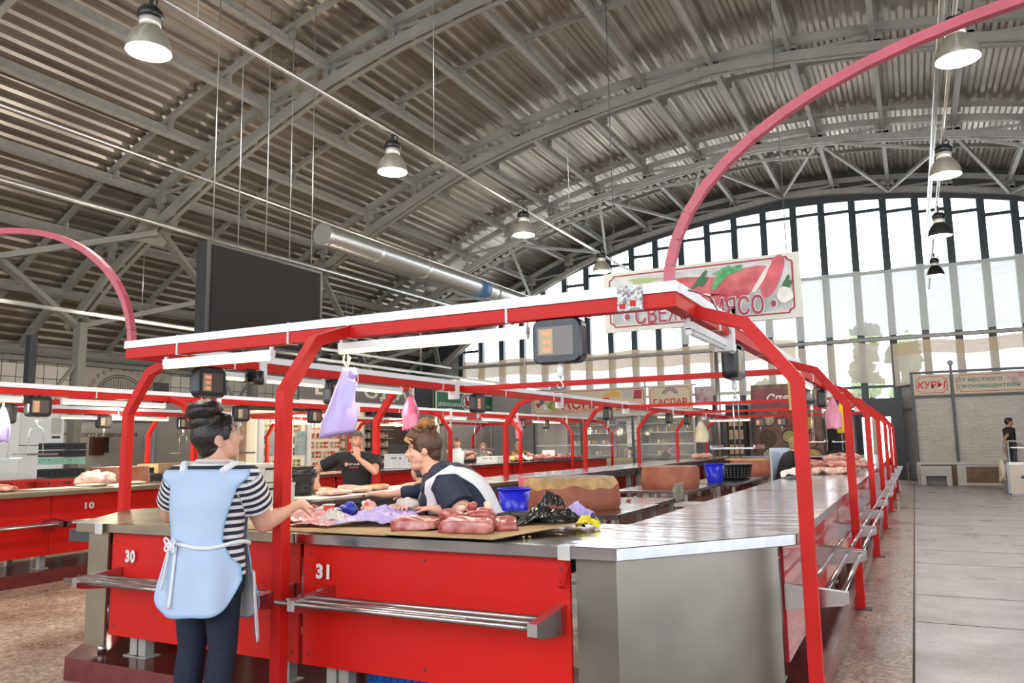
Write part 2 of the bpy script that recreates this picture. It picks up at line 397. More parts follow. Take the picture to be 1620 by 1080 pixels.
# columns on the left wall
for Y,lb in ((7.25,'grey steel wall column left of the frame, nearest'),(13.7,'grey tapered steel column on the tiled wall by the bridge banner'),(20.15,'grey steel column on the tiled wall, right of the bridge banner'),(26.6,'grey steel column on the tiled wall behind the left kiosks')):
    t = thing('roof_column',(-20.5,Y,0),lb,'column','steel wall columns')
    g = G(); g.bar((-20.55,Y,0),(-20.45,Y,5.1),.22,.3,up=(1,0,0)); build(g,'column_shaft',GREYS,t)
    g = G(); g.bar((-20.55,Y-1.3,0),(-20.5,Y-1.3,4.6),.2,.2,up=(1,0,0)); build(g,'side_post',GREYD,t)
    g = G(); g.bar((-20.5,Y-1.2,2.4),(-20.5,Y-.1,3.9),.08,.08); build(g,'diagonal_strut',GREYS,t)

# ---------------- end wall with windows ----------------
YW = 33.0
g = G()
MUL = mat('dark_mullion', (0.035,0.05,0.06), .4)
g.box(-24,-19.6,YW,YW+.3,0,6.5); g.box(-0.35,14.5,YW,YW+.3,0,3.45); g.box(-24,-1.95,YW,YW+.3,0,2.6); 
tag(build(g,'wall_far',WALLG,recenter=False), kind='structure')
g = G(); xs = []
x = -3.77
mx = [-19.6,-18.5,-17.35,-16.25,-15.1,-14,-12.9,-11.8,-10.7,-9.6,-8.45,-7.3,-6.16,-4.96,-3.77,-2.7,-1.56,-.45,.66,1.74,2.8,3.85,4.95,6.05,7.15,8.25,9.35,10.5,11.6,12.7]
for x in mx: g.box(x-.13,x+.13,YW-.1,YW+.14,2.5,roofz(x)-.1)
for z in (2.6,5.35,7.95): g.box(-19.6,14.4,YW-.05,YW+.08,z-.06,z+.06)
for a,b_ in zip(mx,mx[1:]):
    zz = min(roofz(a),roofz(b_))-1.35
    g.box(a,b_,YW-.04,YW+.06,zz-.07,zz+.05)
g.box(-19.6,14.4,YW-.05,YW+.08,3.45,3.55)
tag(build(g,'window_1',MUL,recenter=False), kind='structure')
g = G()
for a,b_ in zip(mx,mx[1:]):
    z1 = min(roofz(a),roofz(b_))-.1; z0 = 2.6
    g.add([(a,YW+.02,z0),(b_,YW+.02,z0),(b_,YW+.02,z1),(a,YW+.02,z1)],[(0,1,2,3)])
o = build(g,'window_glass',mat('window_pane_glass',(0.95,1,1),0.02,alpha=0.06),recenter=False); tag(o,kind='structure')
# dark closing strip beneath the roof over the windows
g = G(); xs = [-23.8+38.2/32*i for i in range(33)]
for a,b_ in zip(xs,xs[1:]): g.add([(a,YW-.3,roofz(a)+.1),(b_,YW-.3,roofz(b_)+.1),(b_,YW-.3,roofz(b_)-1.05),(a,YW-.3,roofz(a)-1.05)],[(0,1,2,3)])
tag(build(g,'trim_3',GREYD,recenter=False,solid=.1), kind='structure')
# dark door frame, bright opening
t = bpy.data.objects.new('door_1', None); COL.objects.link(t); t.location = (-1.3,YW,0); tag(t,kind='structure')
g = G(); g.box(-1.95,-1.75,YW-.2,YW+.2,0,3.0); g.box(-.75,-.3,YW-.35,YW+.2,0,3.0); g.box(-1.95,-.3,YW-.25,YW+.2,2.35,3.05); build(g,'door_frame',mat('dark_door_frame',(0.03,0.032,0.045),.4),t)
# fabric shades
def shade_mat(name, col, a):
    m = bpy.data.materials.new(name); m.use_nodes = True; N = m.node_tree.nodes; L = m.node_tree.links
    b = N['Principled BSDF']; N.remove(b); out = N['Material Output']
    d = N.new('ShaderNodeBsdfDiffuse'); tl = N.new('ShaderNodeBsdfTranslucent'); tr = N.new('ShaderNodeBsdfTransparent')
    d.inputs[0].default_value = tuple(col)+(1,); tl.inputs[0].default_value = tuple(col)+(1,); tr.inputs[0].default_value = (1,1,1,1)
    w1 = N.new('ShaderNodeMixShader'); w1.inputs[0].default_value = .28; L.new(d.outputs[0],w1.inputs[1]); L.new(tl.outputs[0],w1.inputs[2])
    w2 = N.new('ShaderNodeMixShader'); w2.inputs[0].default_value = a; L.new(w1.outputs[0],w2.inputs[1]); L.new(tr.outputs[0],w2.inputs[2])
    tc = N.new('ShaderNodeTexCoord'); wv = N.new('ShaderNodeTexWave'); wv.bands_direction = 'Z'; wv.inputs['Scale'].default_value = 3.5; wv.inputs['Distortion'].default_value = .8
    L.new(tc.outputs['Object'],wv.inputs[0]); mr = N.new('ShaderNodeMapRange'); mr.inputs['To Min'].default_value = a*.85; mr.inputs['To Max'].default_value = min(1,a*1.2); L.new(wv.outputs['Fac'],mr.inputs[0]); L.new(mr.outputs[0],w2.inputs[0])
    L.new(w2.outputs[0],out.inputs[0]); return m
SHW = shade_mat('white_shade_cloth',(0.46,0.46,0.43),.10); SHB = shade_mat('beige_shade_cloth',(0.46,0.35,0.23),.05); SHC = shade_mat('cream_shade_cloth',(0.50,0.44,0.36),.16)
def shade(x0,x1,z0,z1,m,lb):
    g = G()
    def fn(u,v): 
        x = x0+(x1-x0)*u; return Vector((x,YW-.45+.03*math.sin(x*9),z0+(z1-z0)*v+ (0.05*math.sin(x*2.2) if v in (0,1) else 0)))
    g.grid(fn, int((x1-x0)*8)+2, 6)
    tag(build(g,'cloth_shade',m),lb,'shade','cloth window shades')
shade(-3.9,6.0,5.45,7.95,SHW,'upper white cloth shade left of centre on the end windows, right of the meat sign')
shade(6.02,13.8,5.45,7.95,SHW,'upper white cloth shade at the far right of the end windows')
shade(-3.9,-.55,3.62,5.15,SHC,'lower cream cloth shade above the bright doorway')
shade(-.5,13.8,3.5,4.6,SHC,'thin cream cloth shade behind the poultry kiosk roof')
shade(-.5,13.8,4.6,5.1,SHB,'beige cloth valance above the poultry kiosk')
shade(-19.3,-3.95,4.75,5.5,SHB,'long beige cloth valance low on the left end windows')
shade(-19.3,-3.95,3.4,4.75,SHC,'long cream cloth shade low on the left end windows behind the deli kiosk')
shade(-8.9,-3.95,5.6,8.0,SHW,'white cloth shade hanging behind the meat sign')
# cable ladder along the windows
t = thing('cable_ladder',(0,32.2,5.2),'perforated steel cable ladder running along the end windows','cable ladder')
g = G(); 
for y in (32.1,32.4): g.box(-19.5,14,y-.02,y+.02,5.18,5.28)
build(g,'side_rail',GREYL,t); g = G(); x = -19.5
while x < 14: g.box(x,x+.04,32.1,32.4,5.19,5.22); x += .22
tag(build(g,'rungs',GREYL,t),kind='stuff')
# trees and ground outside
g = G(); g.add([(-60,33.4,-.1),(60,33.4,-.1),(60,120,-.1),(-60,120,-.1)],[(0,1,2,3)]); tag(build(g,'ground_outside',mat('outside_paving',(0.55,0.53,0.5),.8),recenter=False),kind='structure')
for (x,y,h,r),lb in (((-1.9,48,7.6,1.0),'pale tree outside, seen through the shade above the doorway'),((-8.6,52,6.0,.9),'small tree outside, seen below the meat sign'),((-0.2,50,7.2,.9),'tree outside, just right of the one above the doorway')):
    t = thing('tree',(x,y,0),lb,'tree','trees outside the windows')
    g = G(); g.tube([(x,y,0),(x,y,h*.6)],[.2,.12]); build(g,'trunk',mat('bark',(0.12,0.08,0.05),.9),t)
    g = G()
    for k in range(7): g.blob((x+random.uniform(-r,r)*.6,y+random.uniform(-r,r)*.5,h*.55+random.uniform(0,1)*h*.42),(r*.62,r*.6,r*.62),.4,3,14,10,k)
    build(g,'crown',mat('leaves',(0.22,0.26,0.15),.8,var=.3),t)

# ---------------- pendant lamps, pipes, duct ----------------
BELL = mat('lamp_bell_aluminium',(0.62,0.60,0.52),.28,.7)
BULB = mat('lamp_glow',(1.0,0.96,0.84),.5,emit=14.0)
def bell_lamp(loc, label, lit=True, dark=False, power=300, k=1.0):
    t = thing('pendant_lamp', loc, label, 'lamp', 'bell-shaped pendant lamps')
    x,y,z = loc; c = (x,y,z)
    g = G(); g.lathe([(.235*k,0),(.232*k,.05*k),(.21*k,.13*k),(.17*k,.21*k),(.115*k,.275*k),(.112*k,.28*k),(.165*k,.205*k),(.203*k,.13*k),(.226*k,.05*k),(.229*k,0)],c,28,cap=False); build(g,'lamp_shade',mat('dark_lamp_bell',(0.03,0.03,0.03),.3,.3) if dark else BELL,t)
    g = G(); g.lathe([(.112*k,.27*k),(.112*k,.37*k),(.10*k,.375*k)],c,24); build(g,'lamp_collar',mat('lamp_collar_glass',(0.75,0.74,0.66),.25,.5),t)
    g = G(); g.lathe([(.125*k,.37*k),(.13*k,.45*k),(.09*k,.50*k)],c,20); build(g,'ballast_housing',BLACK,t)
    g = G(); g.tube([(x,y,z+.5*k),(x,y,z+.56*k),(x+.06,y,z+.6*k),(x+.1,y,z+.55*k),(x+.08,y,z+.47*k)],.012,6); g.box(x-.02,x+.02,y-.01,y+.01,z+.45*k,z+.66*k); build(g,'hanger',BLACK,t)
    g = G(); g.lathe([(.001,.035*k),(.15*k,.03*k),(.222*k,.02*k),(.222*k,.015*k),(.001,.012*k)],c,24); build(g,'diffuser',BULB if lit else mat('grey_diffuser',(0.5,0.5,0.5),.3),t)
    if lit and power:
        l = bpy.data.lights.new('lamp_light','POINT'); l.energy = power; l.color = (1.0,.93,.8); l.shadow_soft_size = .15
        o = bpy.data.objects.new('lamp_light',l); COL.objects.link(o); o.location = (0,0,-.12); o.parent = t
    return t
for (y,z),lb in (((5.28,5.78),'lit bell pendant lamp at the top left, largest in the picture'),((9.7,5.82),'lit bell pendant lamp above the hanging dark screen, second in the left row'),((14.37,5.9),'lit bell pendant lamp over the middle of the hall, third in the left row'),((19.0,6.0),'small lit bell pendant lamp by the corner of the meat sign')):
    bell_lamp((-7,y,z),lb)
for (y,z,d,kk),lb in (((11.3,6.45,0,1.15),'large lit bell pendant lamp at the upper right behind the pink arch'),((16.1,6.35,0,1.15),'lit bell pendant lamp at right just above the crown of the windows'),((20.2,6.15,1,1.1),'dark bell pendant lamp against the windows at right'),((24.9,6.1,1,1.0),'lowest and farthest dark bell pendant lamp against the windows')):
    bell_lamp((.87,y,z),lb,True,bool(d),300 if not d else 60,kk)
bell_lamp((-13.5,27.5,7.2),'tiny dark bell pendant lamp left of the meat sign',True,True,20,1.0)
def pipe(p, q, r, m, label, cat='pipe', group=None, name='ceiling_pipe'):
    g = G(); g.tube([p,q],r,12); return tag(build(g,name,m),label,cat,group)
pipe((-7,-2,6.44),(-7,31,6.5),.03,GALV,'conduit pipe carrying the left row of pendant lamps')
pipe((.87,6,7.05),(.87,32,6.95),.03,GALV,'conduit pipe carrying the right row of pendant lamps')
pipe((.95,10,8.8),(.95,32,8.9),.06,GALV,'white pipe running above the right row of pendant lamps')
pipe((-17,4,7.32),(-17,31,7.4),.07,GALV,'thick white pipe along the upper left, below the purlins')
pipe((-10.2,4,6.0),(-10.2,31,6.05),.022,GALV,'thin conduit crossing the upper left above the screen')
for y,lb in ((10.9,'thin steel wire holding the left lamp conduit near the second lamp'),(5.9,'thin steel wire holding the left lamp conduit near the first lamp'),(16.9,'thin steel wire holding the left lamp conduit past the third lamp')):
    pipe((-7,y,6.45),(-7,y,roofz(-7)-.3),.008,GALV,lb,'wire','hanging wires','suspension_wire')
t = thing('ventilation_duct',(-13,15,6.9),'round silver ventilation duct with end cap under the roof','duct')
g = G(); ys = [15.1+.12*i for i in range(0,76)]; g.tube([(-13,y,6.92) for y in ys],[.27+(.012 if i%2 else 0) for i in range(len(ys))],20); build(g,'duct_pipe',DUCT,t)
for ya,yb_ in ((15.02,15.16),(17.2,17.3),(19.6,19.7)):
    g = G(); g.tube([(-13,ya,6.92),(-13,yb_,6.92)],.295,20); build(g,'duct_band',DUCT,t)
g = G(); g.tube([(-13,y,6.92) for y in (22.9,23.5)],.31,20); tag(build(g,'duct_coupling',mat('blue_coupling',(0.05,0.18,0.38),.5),t),'blue coupling')
g = G(); ys = [24.2+.12*i for i in range(0,60)]; g.tube([(-13,y,6.92) for y in ys],[.25+(.012 if i%2 else 0) for i in range(len(ys))],20); build(g,'duct_pipe',DUCT,t)
# big hanging screen
t = thing('video_screen',(-10,10.3,3.3),'large blank dark video screen hanging from the roof','screen')
g = G(); g.box(-10.25,-10.02,8.8,11.6,3.28,4.93); build(g,'screen_cabinet',mat('screen_cabinet',(0.018,0.018,0.02),.5),t)
SCR = mat('led_screen_face',(0.014,0.013,0.0135),.8,spec=.15,bump=.3,bscale=120)
g = G(); g.box(-10.03,-10.0,8.9,11.52,3.34,4.88); build(g,'screen_face',SCR,t)
for y in (9.0,9.55,10.2,10.8,11.4):
    g = G(); g.tube([(-10.13,y,4.93),(-10.13,y,roofz(-10.13)-.4)],.01,6); build(g,'hanging_cable',GALV,t)
# linear strip lights hung along the hall
def strip_run(X,z,y0,y1,lits,label):
    t = thing('strip_light_run',(X,y0,z),label,'strip light')
    g = G(); g.box(X-.03,X+.03,y0,y1,z,z+.06); build(g,'trunking',GALV,t)
    for a,b_ in lits:
        g = G(); g.box(X-.05,X+.05,a,b_,z-.05,z-.005); build(g,'tube',TUBE,t)
    y = y0+1
    while y < y1: 
        g = G(); g.tube([(X,y,z+.06),(X,y,z+1.6)],.008,5); build(g,'hanging_cable',GALV,t); y += 3.3
strip_run(-13.5,4.05,6,22,((13.2,14.2),),'long hanging strip light passing behind the dark screen')
strip_run(-12.2,3.55,14,27,((20.5,22.6),),'long hanging strip light with a lit end left of the windows')
# ---------------- market islands: plinths, counters, red frames ----------------
PLT = tile_mat('dark_red_plinth_tile', (0.13,0.022,0.022), (0.035,0.015,0.015), .30, .30, axes='XY', mortar=.006, rough=.18)
PLS = mat('plinth_side_tile', (0.15,0.025,0.022), .25, var=.15, vscale=8)
YE = 26.3
def octo(cx, w, y0, ch, cy): # half-width w, chamfer ch wide, cy long
    return [(cx-w+ch,y0),(cx+w-ch,y0),(cx+w,y0+cy),(cx+w,YE),(cx-w,YE),(cx-w,y0+cy)]
def plinth(cx, label):
    t = thing('tiled_plinth',(cx,3.6,0),label,'plinth')
    o_ = octo(cx,2.72,3.58,.7,.85); i_ = octo(cx,1.6,4.75,.1,.1); i_[3] = (cx+1.6,YE-1.1); i_[4] = (cx-1.6,YE-1.1)
    g = G()
    for a in range(6):
        b_ = (a+1)%6; g.add([(o_[a][0],o_[a][1],.15),(o_[b_][0],o_[b_][1],.15),(i_[b_][0],i_[b_][1],.15),(i_[a][0],i_[a][1],.15)],[(0,1,2,3)])
    build(g,'plinth_top',PLT,t)
    g = G()
    for P_ in (o_,i_):
        for a in range(6):
            b_ = (a+1)%6; g.add([(P_[a][0],P_[a][1],0),(P_[b_][0],P_[b_][1],0),(P_[b_][0],P_[b_][1],.15),(P_[a][0],P_[a][1],.15)],[(0,1,2,3)])
    build(g,'plinth_side',PLS,t)
plinth(-3.3,'dark red tiled plinth carrying the counters nearest the camera')
plinth(-12.05,'dark red tiled plinth under the left-hand counter island')

def frame(cx, label, tubes, cross):
    t = thing('canopy_frame',(cx,4.1,0),label,'frame')
    xl,xr,yf,yb = cx-2.15,cx+2.18,4.1,YE-.6
    g = G(); g.box(xl-.04,xr+.04,yf-.04,yf+.04,2.265,2.345); build(g,'front_beam',RED,t,bev=.004)
    g = G(); g.box(xl-.045,xr+.045,yf-.05,yf+.05,2.347,2.405); build(g,'white_trunking',TRAYW,t)
    for x in [xl+.55,xl+1.65,cx+.02,cx+1.2]:
        g = G(); g.box(x-.006,x+.006,yf-.052,yf+.05,2.26,2.41); build(g,'trunking_band',WHITE,t)
    for x in (xl,xr):
        g = G(); g.box(x-.04,x+.04,yf+.04,yb,2.265,2.345); build(g,'side_beam',RED,t)
        g = G(); g.box(x-.05,x+.05,yf+.05,yb,2.347,2.405); build(g,'white_trunking',TRAYW,t)
        y = yf+1.0
        k = 0
        while y < yb:
            g = G(); g.box(x-.052,x+.052,y-.006,y+.006,2.26,2.41)
            build(g,'trunking_band',WHITE,t)
            if k%2 == 0: g = G(); g.box(x-.065,x+.065,y+.3,y+.38,2.16,2.42); build(g,'trunking_bracket',WHITE,t)
            y += 1.76; k += 1
    g = G(); g.box(xl,xr,yb-.04,yb+.04,2.265,2.345); build(g,'rear_beam',RED,t)
    for y in cross:
        g = G(); g.box(xl,xr,y-.03,y+.03,2.27,2.335); build(g,'cross_beam',RED,t)
    prof = lambda s: [(2.75*s,1.86),(2.5*s,2.2),(2.18*s,2.31)]
    def post(x0, y, s, base, dx=True):
        g = G()
        w = .036
        # mitred square tube swept in a plane
        cl = [(0,base),(0,1.87),(.26,2.21),(.60,2.32)]
        def off(i, sgn):
            P_ = [Vector((a,b_)) for a,b_ in cl]
            if i == 0: n = Vector((1,0))
            elif i == 3: d = (P_[3]-P_[2]).normalized(); n = Vector((d.y,-d.x))
            else:
                d1 = (P_[i]-P_[i-1]).normalized(); d2 = (P_[i+1]-P_[i]).normalized(); n1 = Vector((d1.y,-d1.x)); n2 = Vector((d2.y,-d2.x)); n = (n1+n2).normalized(); n /= n.dot(n1)
            return P_[i]+n*sgn*w
        vs = []
        for i in range(4):
            for sgn in (-1,1):
                for q in (-w,w):
                    p = off(i,sgn)
                    if dx: vs.append((x0-s*p.x, y+q, p.y))
                    else: vs.append((x0+q, y+p.x, p.y))
        fs = []
        for i in range(3):
            a = i*4; b_ = a+4
            fs += [(a,a+1,b_+1,b_),(a+1,a+3,b_+3,b_+1),(a+3,a+2,b_+2,b_+3),(a+2,a,b_,b_+2)]
        fs += [(0,2,3,1),(12,13,15,14)]
        g.add(vs,fs); pp = build(g,'post',RED,t,bev=.003)
        if base < .1:
            g = G(); g.box(x0-.09,x0+.09,y-.07,y+.07,0,.008); build(g,'base_plate',GREYD,pp)
    for k in range(7):
        y = 4.53+3.53*k
        if y > YE: break
        post(cx+2.75, y, 1, 0.0); post(cx-2.75, y, -1, 0.0)
    post(cx, 3.5, 1, 0.0, dx=False)
    for kind,a,b_,q in tubes: pass
    return t
frame(-3.3,'red steel canopy frame of bent posts and beams over the nearest counters',(),(9.1,15.9,20.5))
frame(-12.05,'red steel canopy frame over the left-hand counter island',(),(7.4,13.2,19.5))

def arch(x0,x1,label,n=28):
    g = G(); c = (x0+x1)/2; a = (x1-x0)/2; pts = [(c-a*math.cos(PI*i/n)*(1 if True else 0), 4.1, 2.34+1.24*math.sin(PI*i/n)**.95) for i in range(n+1)]
    for p,q in zip(pts,pts[1:]): g.bar(p,q,.05,.05,up=(0,1,0))
    tag(build(g,'arch_bar',PINKRED),label,'arch','pink-red arches over the aisles')
arch(-9.87,-5.47,'pink-red arched bar springing from the left corner of the near canopy over the left aisle')
arch(-1.13,3.3,'long pink-red arched bar from the right corner of the near canopy to the top right')

def fluo(p, q, label, lit=True, grp='fluorescent lamps under the red beams'):
    p = Vector(p); q = Vector(q); t = thing('fluorescent_lamp',(p+q)/2,label,'lamp',grp)
    g = G(); g.bar(p,q,.05,.045); build(g,'lamp_housing',WHITE,t)
    d = (q-p).normalized()*.03; dz = Vector((0,0,-.034))
    g = G(); g.tube([p+d+dz,q-d+dz],.017,8); build(g,'tube',TUBE if lit else mat('unlit_tube',(.7,.7,.68),.3),t)
    for s_ in (p,q):
        c = s_ if s_ is p else s_
        g = G(); e = (q-p).normalized()*.012*(1 if s_ is p else -1); g.bar(s_+dz,s_+dz+e,.036,.036); g.bar(s_+e,s_+e+Vector((0,0,.045)),.02,.02,up=(0,1,0)); build(g,'end_cap',WHITE,t)
    if lit and (p.x < -9 or (p-Vector((-3,4,2))).length < 12):
        l = bpy.data.lights.new('tube_light','AREA' if p.x > -12 else 'POINT')
        if p.x > -12: l.shape = 'RECTANGLE'; l.size = (q-p).length; l.size_y = .03
        else: l.shadow_soft_size = .2
        l.energy = 170 if p.x < -12 else (20 if p.x < -9 else 9); l.color = (1,.92,.7)
        o = bpy.data.objects.new('tube_light',l); COL.objects.link(o); o.location = (0,0,-.06); o.parent = t
        o.rotation_euler = (0,0,math.atan2(d.y,d.x))
Zf = 2.215
for a,b_,lb,lit in (((-5.08,4.1,Zf),(-3.98,4.1,Zf),'lit fluorescent lamp under the front beam, above the customer with the apron',1),
  ((-3.38,4.1,Zf),(-1.98,4.1,Zf),'lit fluorescent lamp under the front beam, between the middle post and the big scale',1),
  ((-5.45,5.0,Zf),(-5.45,6.35,Zf),'lit fluorescent lamp under the left side beam, nearest its corner',1),
  ((-5.45,6.85,Zf),(-5.45,7.75,Zf),'lit fluorescent lamp under the left side beam, behind the purple bag',1),
  ((-1.12,4.45,Zf),(-1.12,5.9,Zf),'unlit fluorescent lamp under the right side beam by the corner',0),
  ((-1.12,9.2,Zf),(-1.12,10.6,Zf),'lit fluorescent lamp under the right side beam, above the pink and yellow bags',1),
  ((-9.87,5.3,Zf),(-9.87,5.9,Zf),'lit fluorescent lamp at the left edge, under the left island beam',1),
  ((-9.87,6.4,Zf),(-9.87,8.0,Zf),'lit fluorescent lamp under the left island beam, left of the near canopy post',1),
  ((-9.87,15.4,Zf),(-9.87,16.8,Zf),'lit fluorescent lamp under the left island beam, above the man in white vest',1),
  ((-9.87,17.6,Zf),(-9.87,19.0,Zf),'lit fluorescent lamp under the left island beam, above the blonde woman',1),
  ((-9.87,20.6,Zf),(-9.87,22.6,Zf),'lit fluorescent lamp under the far end of the left island beam',1),
  ((-14.2,9.2,Zf),(-14.2,11.6,Zf),'lit fluorescent lamp on the outer beam of the left island, above the wall writing',1),
  ((-14.2,14.6,Zf),(-14.2,16.4,Zf),'lit fluorescent lamp on the outer beam of the left island, by the glass-door fridge',1),
  ((-14.2,19.0,Zf),(-14.2,21.0,Zf),'lit fluorescent lamp on the outer beam of the left island, under the grey sign',1),
  ((-5.9,25.6,Zf),(-4.6,25.6,Zf),'lit fluorescent lamp on the rear beam, right of the hanging white bag',1),
  ((-8.3,27.88,2.46),(-6.9,27.88,2.46),'lit fluorescent lamp at the front of the deli kiosk',1)):
    fluo(a,b_,lb,bool(lit))

def footrail(t, p, q, out, z=.70, br=(0.0,1.0), m=STEELRAIL):
    """three parallel tubes with wedge brackets between p and q, standing off in direction out"""
    p = Vector((p[0],p[1],z)); q = Vector((q[0],q[1],z)); o_ = Vector((out[0],out[1],0))
    r = thing('foot_rail',(0,0,0),None,None); del_ = r; r.parent = t; r.location = (0,0,0)
    for a in (.10,.20,.29):
        g = G(); g.tube([p+o_*a,q+o_*a],.0155,10); build(g,'rail_tube',m,r)
    for f_ in br:
        c = p+(q-p)*f_; dd = (q-p).normalized()*.025
        g = G()
        vs = [c+dd*s_+o_*a+Vector((0,0,h)) for s_ in (-1,1) for a,h in ((0,.055),(0,-.085),(.30,-.045),(.30,.028),(.33,-.03),(.33,.028))]
        g.add(vs,[(0,1,2,4,5,3),(6,9,11,10,8,7),(0,6,7,1),(1,7,8,2),(2,8,10,4),(4,10,11,5),(5,11,9,3),(3,9,6,0)]); build(g,'rail_bracket',m,r)
    return r
def sock(t, x, y, z1=.3, m=GREYL):
    g = G(); g.box(x-.035,x+.035,y-.035,y+.035,.155,z1); g.box(x-.07,x+.07,y-.06,y+.06,.15,.158); build(g,'leg',m,t)
# front counters
def front_unit(x0,x1,num,label,rail,yA,yB,topm):
    t = thing('market_counter',((x0+x1)/2,3.9,0.15),label,'counter')
    def sk(x): return (yA+(yB-yA)*(x-x0)/(x1-x0))
    g = G(); g.prism([(x0,sk(x0)),(x1,sk(x1)),(x1,4.68),(x0,4.68)],.992,1.05); build(g,'worktop',topm,t,bev=.004)
    g = G(); g.prism([(x0+.01,sk(x0)+.07),(x1-.01,sk(x1)+.07),(x1-.01,sk(x1)+.09),(x0+.01,sk(x0)+.09)],.30,.99); pn = build(g,'front_panel',REDPANEL,t)
    g = G()
    for xx in (x0+.06,(x0+x1)/2,x1-.06):
        for zz in (.36,.93): g.tube([(xx,sk(xx)+.071,zz),(xx,sk(xx)+.064,zz)],.007,8)
    build(g,'panel_screws',GREYD,pn)
    text(num,'stall_number',(x0+.17 if num=='31' else x0+.22,sk(x0)+.054,-0.0+.835),.10,mat('number_white',(.75,.72,.68),.5),pn,height=.085,bold=.045)
    g = G(); g.prism([(x0+.03,sk(x0)+.1),(x1-.03,sk(x1)+.1),(x1-.03,4.6),(x0+.03,4.6)],.90,.985); build(g,'underframe',GREYD,t)
    footrail(t,(rail[0],sk(rail[0])+.065),(rail[1],sk(rail[1])+.065),(0,-1),z=.705,br=(0.09,1.0) )
    for xx in (x0+.15,x0+.24,x1-.2): sock(t,xx,sk(xx)+.2)
    sock(t,x0+.2,4.55,.9); sock(t,x1-.2,4.55,.9)
    return t
front_unit(-5.05,-3.30,'30','red-fronted counter marked 30, behind the customer with the apron',(-5.1,-3.34),3.63,3.6,STEELT)
front_unit(-3.29,-1.56,'31','red-fronted counter marked 31, the seller leans on it',(-3.21,-1.62),3.6,3.6,STEELTOP)
def corner(s, label, m, mt):
    cx = -3.3
    X = lambda d: cx+s*d
    t = thing('corner_counter',(X(2.1),4.1,.15),label,'counter')
    pts = [(X(1.75),3.60),(X(2.0),3.60),(X(2.70),4.50),(X(2.70),4.69),(X(1.69),4.69)]
    if s < 0: pts = pts[::-1]
    g = G(); g.prism(pts,.99,1.052); build(g,'worktop',mt,t,bev=.004)
    pan = [(X(1.76),3.68),(X(1.97),3.68),(X(2.58),4.63),(X(2.56),4.64),(X(1.95),3.70),(X(1.76),3.70)]
    if s < 0: pan = pan[::-1]
    g = G(); g.prism(pan[:2]+pan[-2:] if s>0 else pan[:2]+pan[-2:],.22,.985); build(g,'steel_skirt',m,t)
    p2 = [(X(1.97),3.68),(X(2.58),4.60),(X(2.565),4.61),(X(1.955),3.69)]
    if s < 0: p2 = p2[::-1]
    g = G(); g.prism(p2,.22,.985); build(g,'chamfer_panel',m,t)
    g = G(); g.prism([(min(X(1.8),X(2.3)),3.75),(max(X(1.8),X(2.3)),3.75 if s<0 else 4.4),(max(X(1.8),X(2.3)),4.6),(min(X(1.8),X(2.3)),4.6)],.9,.985); build(g,'underframe',GREYD,t)
    for (d,y) in ((1.88,3.76),(2.5,4.6),(1.85,4.6)):
        g = G(); g.lathe([(.028,.15),(.03,.2),(.022,.205),(.022,.3),(.032,.31),(.032,.5)],(X(d),y,0),14); build(g,'leg',STEELRAIL,t)
    return t
cr = corner(1,'steel-clad corner counter at the near right, between stall 31 and the long counter row',STEEL,STEELTOP)
corner(-1,'steel-clad corner counter at the left end, beside stall 30',STEELT,STEELT)
g = G(); g.bar((-1.575,3.665,.97),(-1.60,3.62,.86),.028,.006); g.bar((-1.60,3.62,.86),(-1.60,3.64,.845),.028,.006); g.tube([(-1.60,3.615,.865),(-1.6,3.61,.865)],.008,8)
tag(build(g,'metal_bracket',RED,cr),'small bent red bracket')
TAPE = mat('clear_tape',(0.85,0.85,0.83),.2,alpha=.6)
g = G(); g.box(-1.60,-1.535,3.594,3.60,.985,1.052); g.box(-1.60,-1.535,3.594,3.66,1.052,1.055); tag(build(g,'packing_tape',TAPE),'strip of clear tape over the worktop joint left of the near corner counter','tape')
g = G(); g.box(-5.09,-5.02,3.594,3.60,.985,1.052); g.box(-5.09,-5.02,3.594,3.66,1.052,1.055); tag(build(g,'packing_tape',TAPE),'strip of clear tape over the worktop joint at the left end by stall 30','tape')
# rows
PINKP = mat('glossy_red_panel', (0.55,0.03,0.035), .12, coat=.6, bump=.12, bscale=2.2, dist=.02)
def row_unit(xo, s, y0, label, L=3.5, num=None, topm=STEELTOP, rails=True, ztop=1.05, group=None):
    """counter along Y; outer edge at xo, outward direction s"""
    t = thing('market_counter',(xo-s*.5,y0+L/2,.15),label,'counter',group)
    X = lambda d: xo-s*d
    def bx(g,d0,d1,*r): g.box(min(X(d0),X(d1)),max(X(d0),X(d1)),*r)
    g = G(); bx(g,0,1.0,y0,y0+L,ztop-.055,ztop); build(g,'worktop',topm,t,bev=.004)
    g = G(); bx(g,.11,.13,y0+.02,y0+L/2-.005,.32,ztop-.06); p1 = build(g,'front_panel',PINKP if xo > -2 else REDPANEL,t)
    g = G(); bx(g,.11,.13,y0+L/2+.005,y0+L-.02,.32,ztop-.06); build(g,'front_panel',PINKP if xo > -2 else REDPANEL,t)
    if num: text(num,'stall_number',(X(.105),6.55,.87),.13,mat('number_white',(.75,.72,.68),.5),p1,rot=(PI/2,0,s*PI/2),height=.085,bold=.045)
    g = G(); bx(g,.2,.97,y0+.05,y0+L-.05,ztop-.14,ztop-.06); build(g,'underframe',GREYD,t)
    for yy in (y0+.3,y0+1.75,y0+L-.3):
        sock(t,X(.25),yy,ztop-.1); sock(t,X(.9),yy,ztop-.1)
    if rails:
        for a,b_ in ((0.0,1.68),(1.78,3.42)): footrail(t,(X(.11),y0+a),(X(.11),y0+b_),(s,0),z=.70,br=(0.0,1.0),m=STEELRAIL)
    return t
on = ['first','second','third','fourth','fifth','sixth']
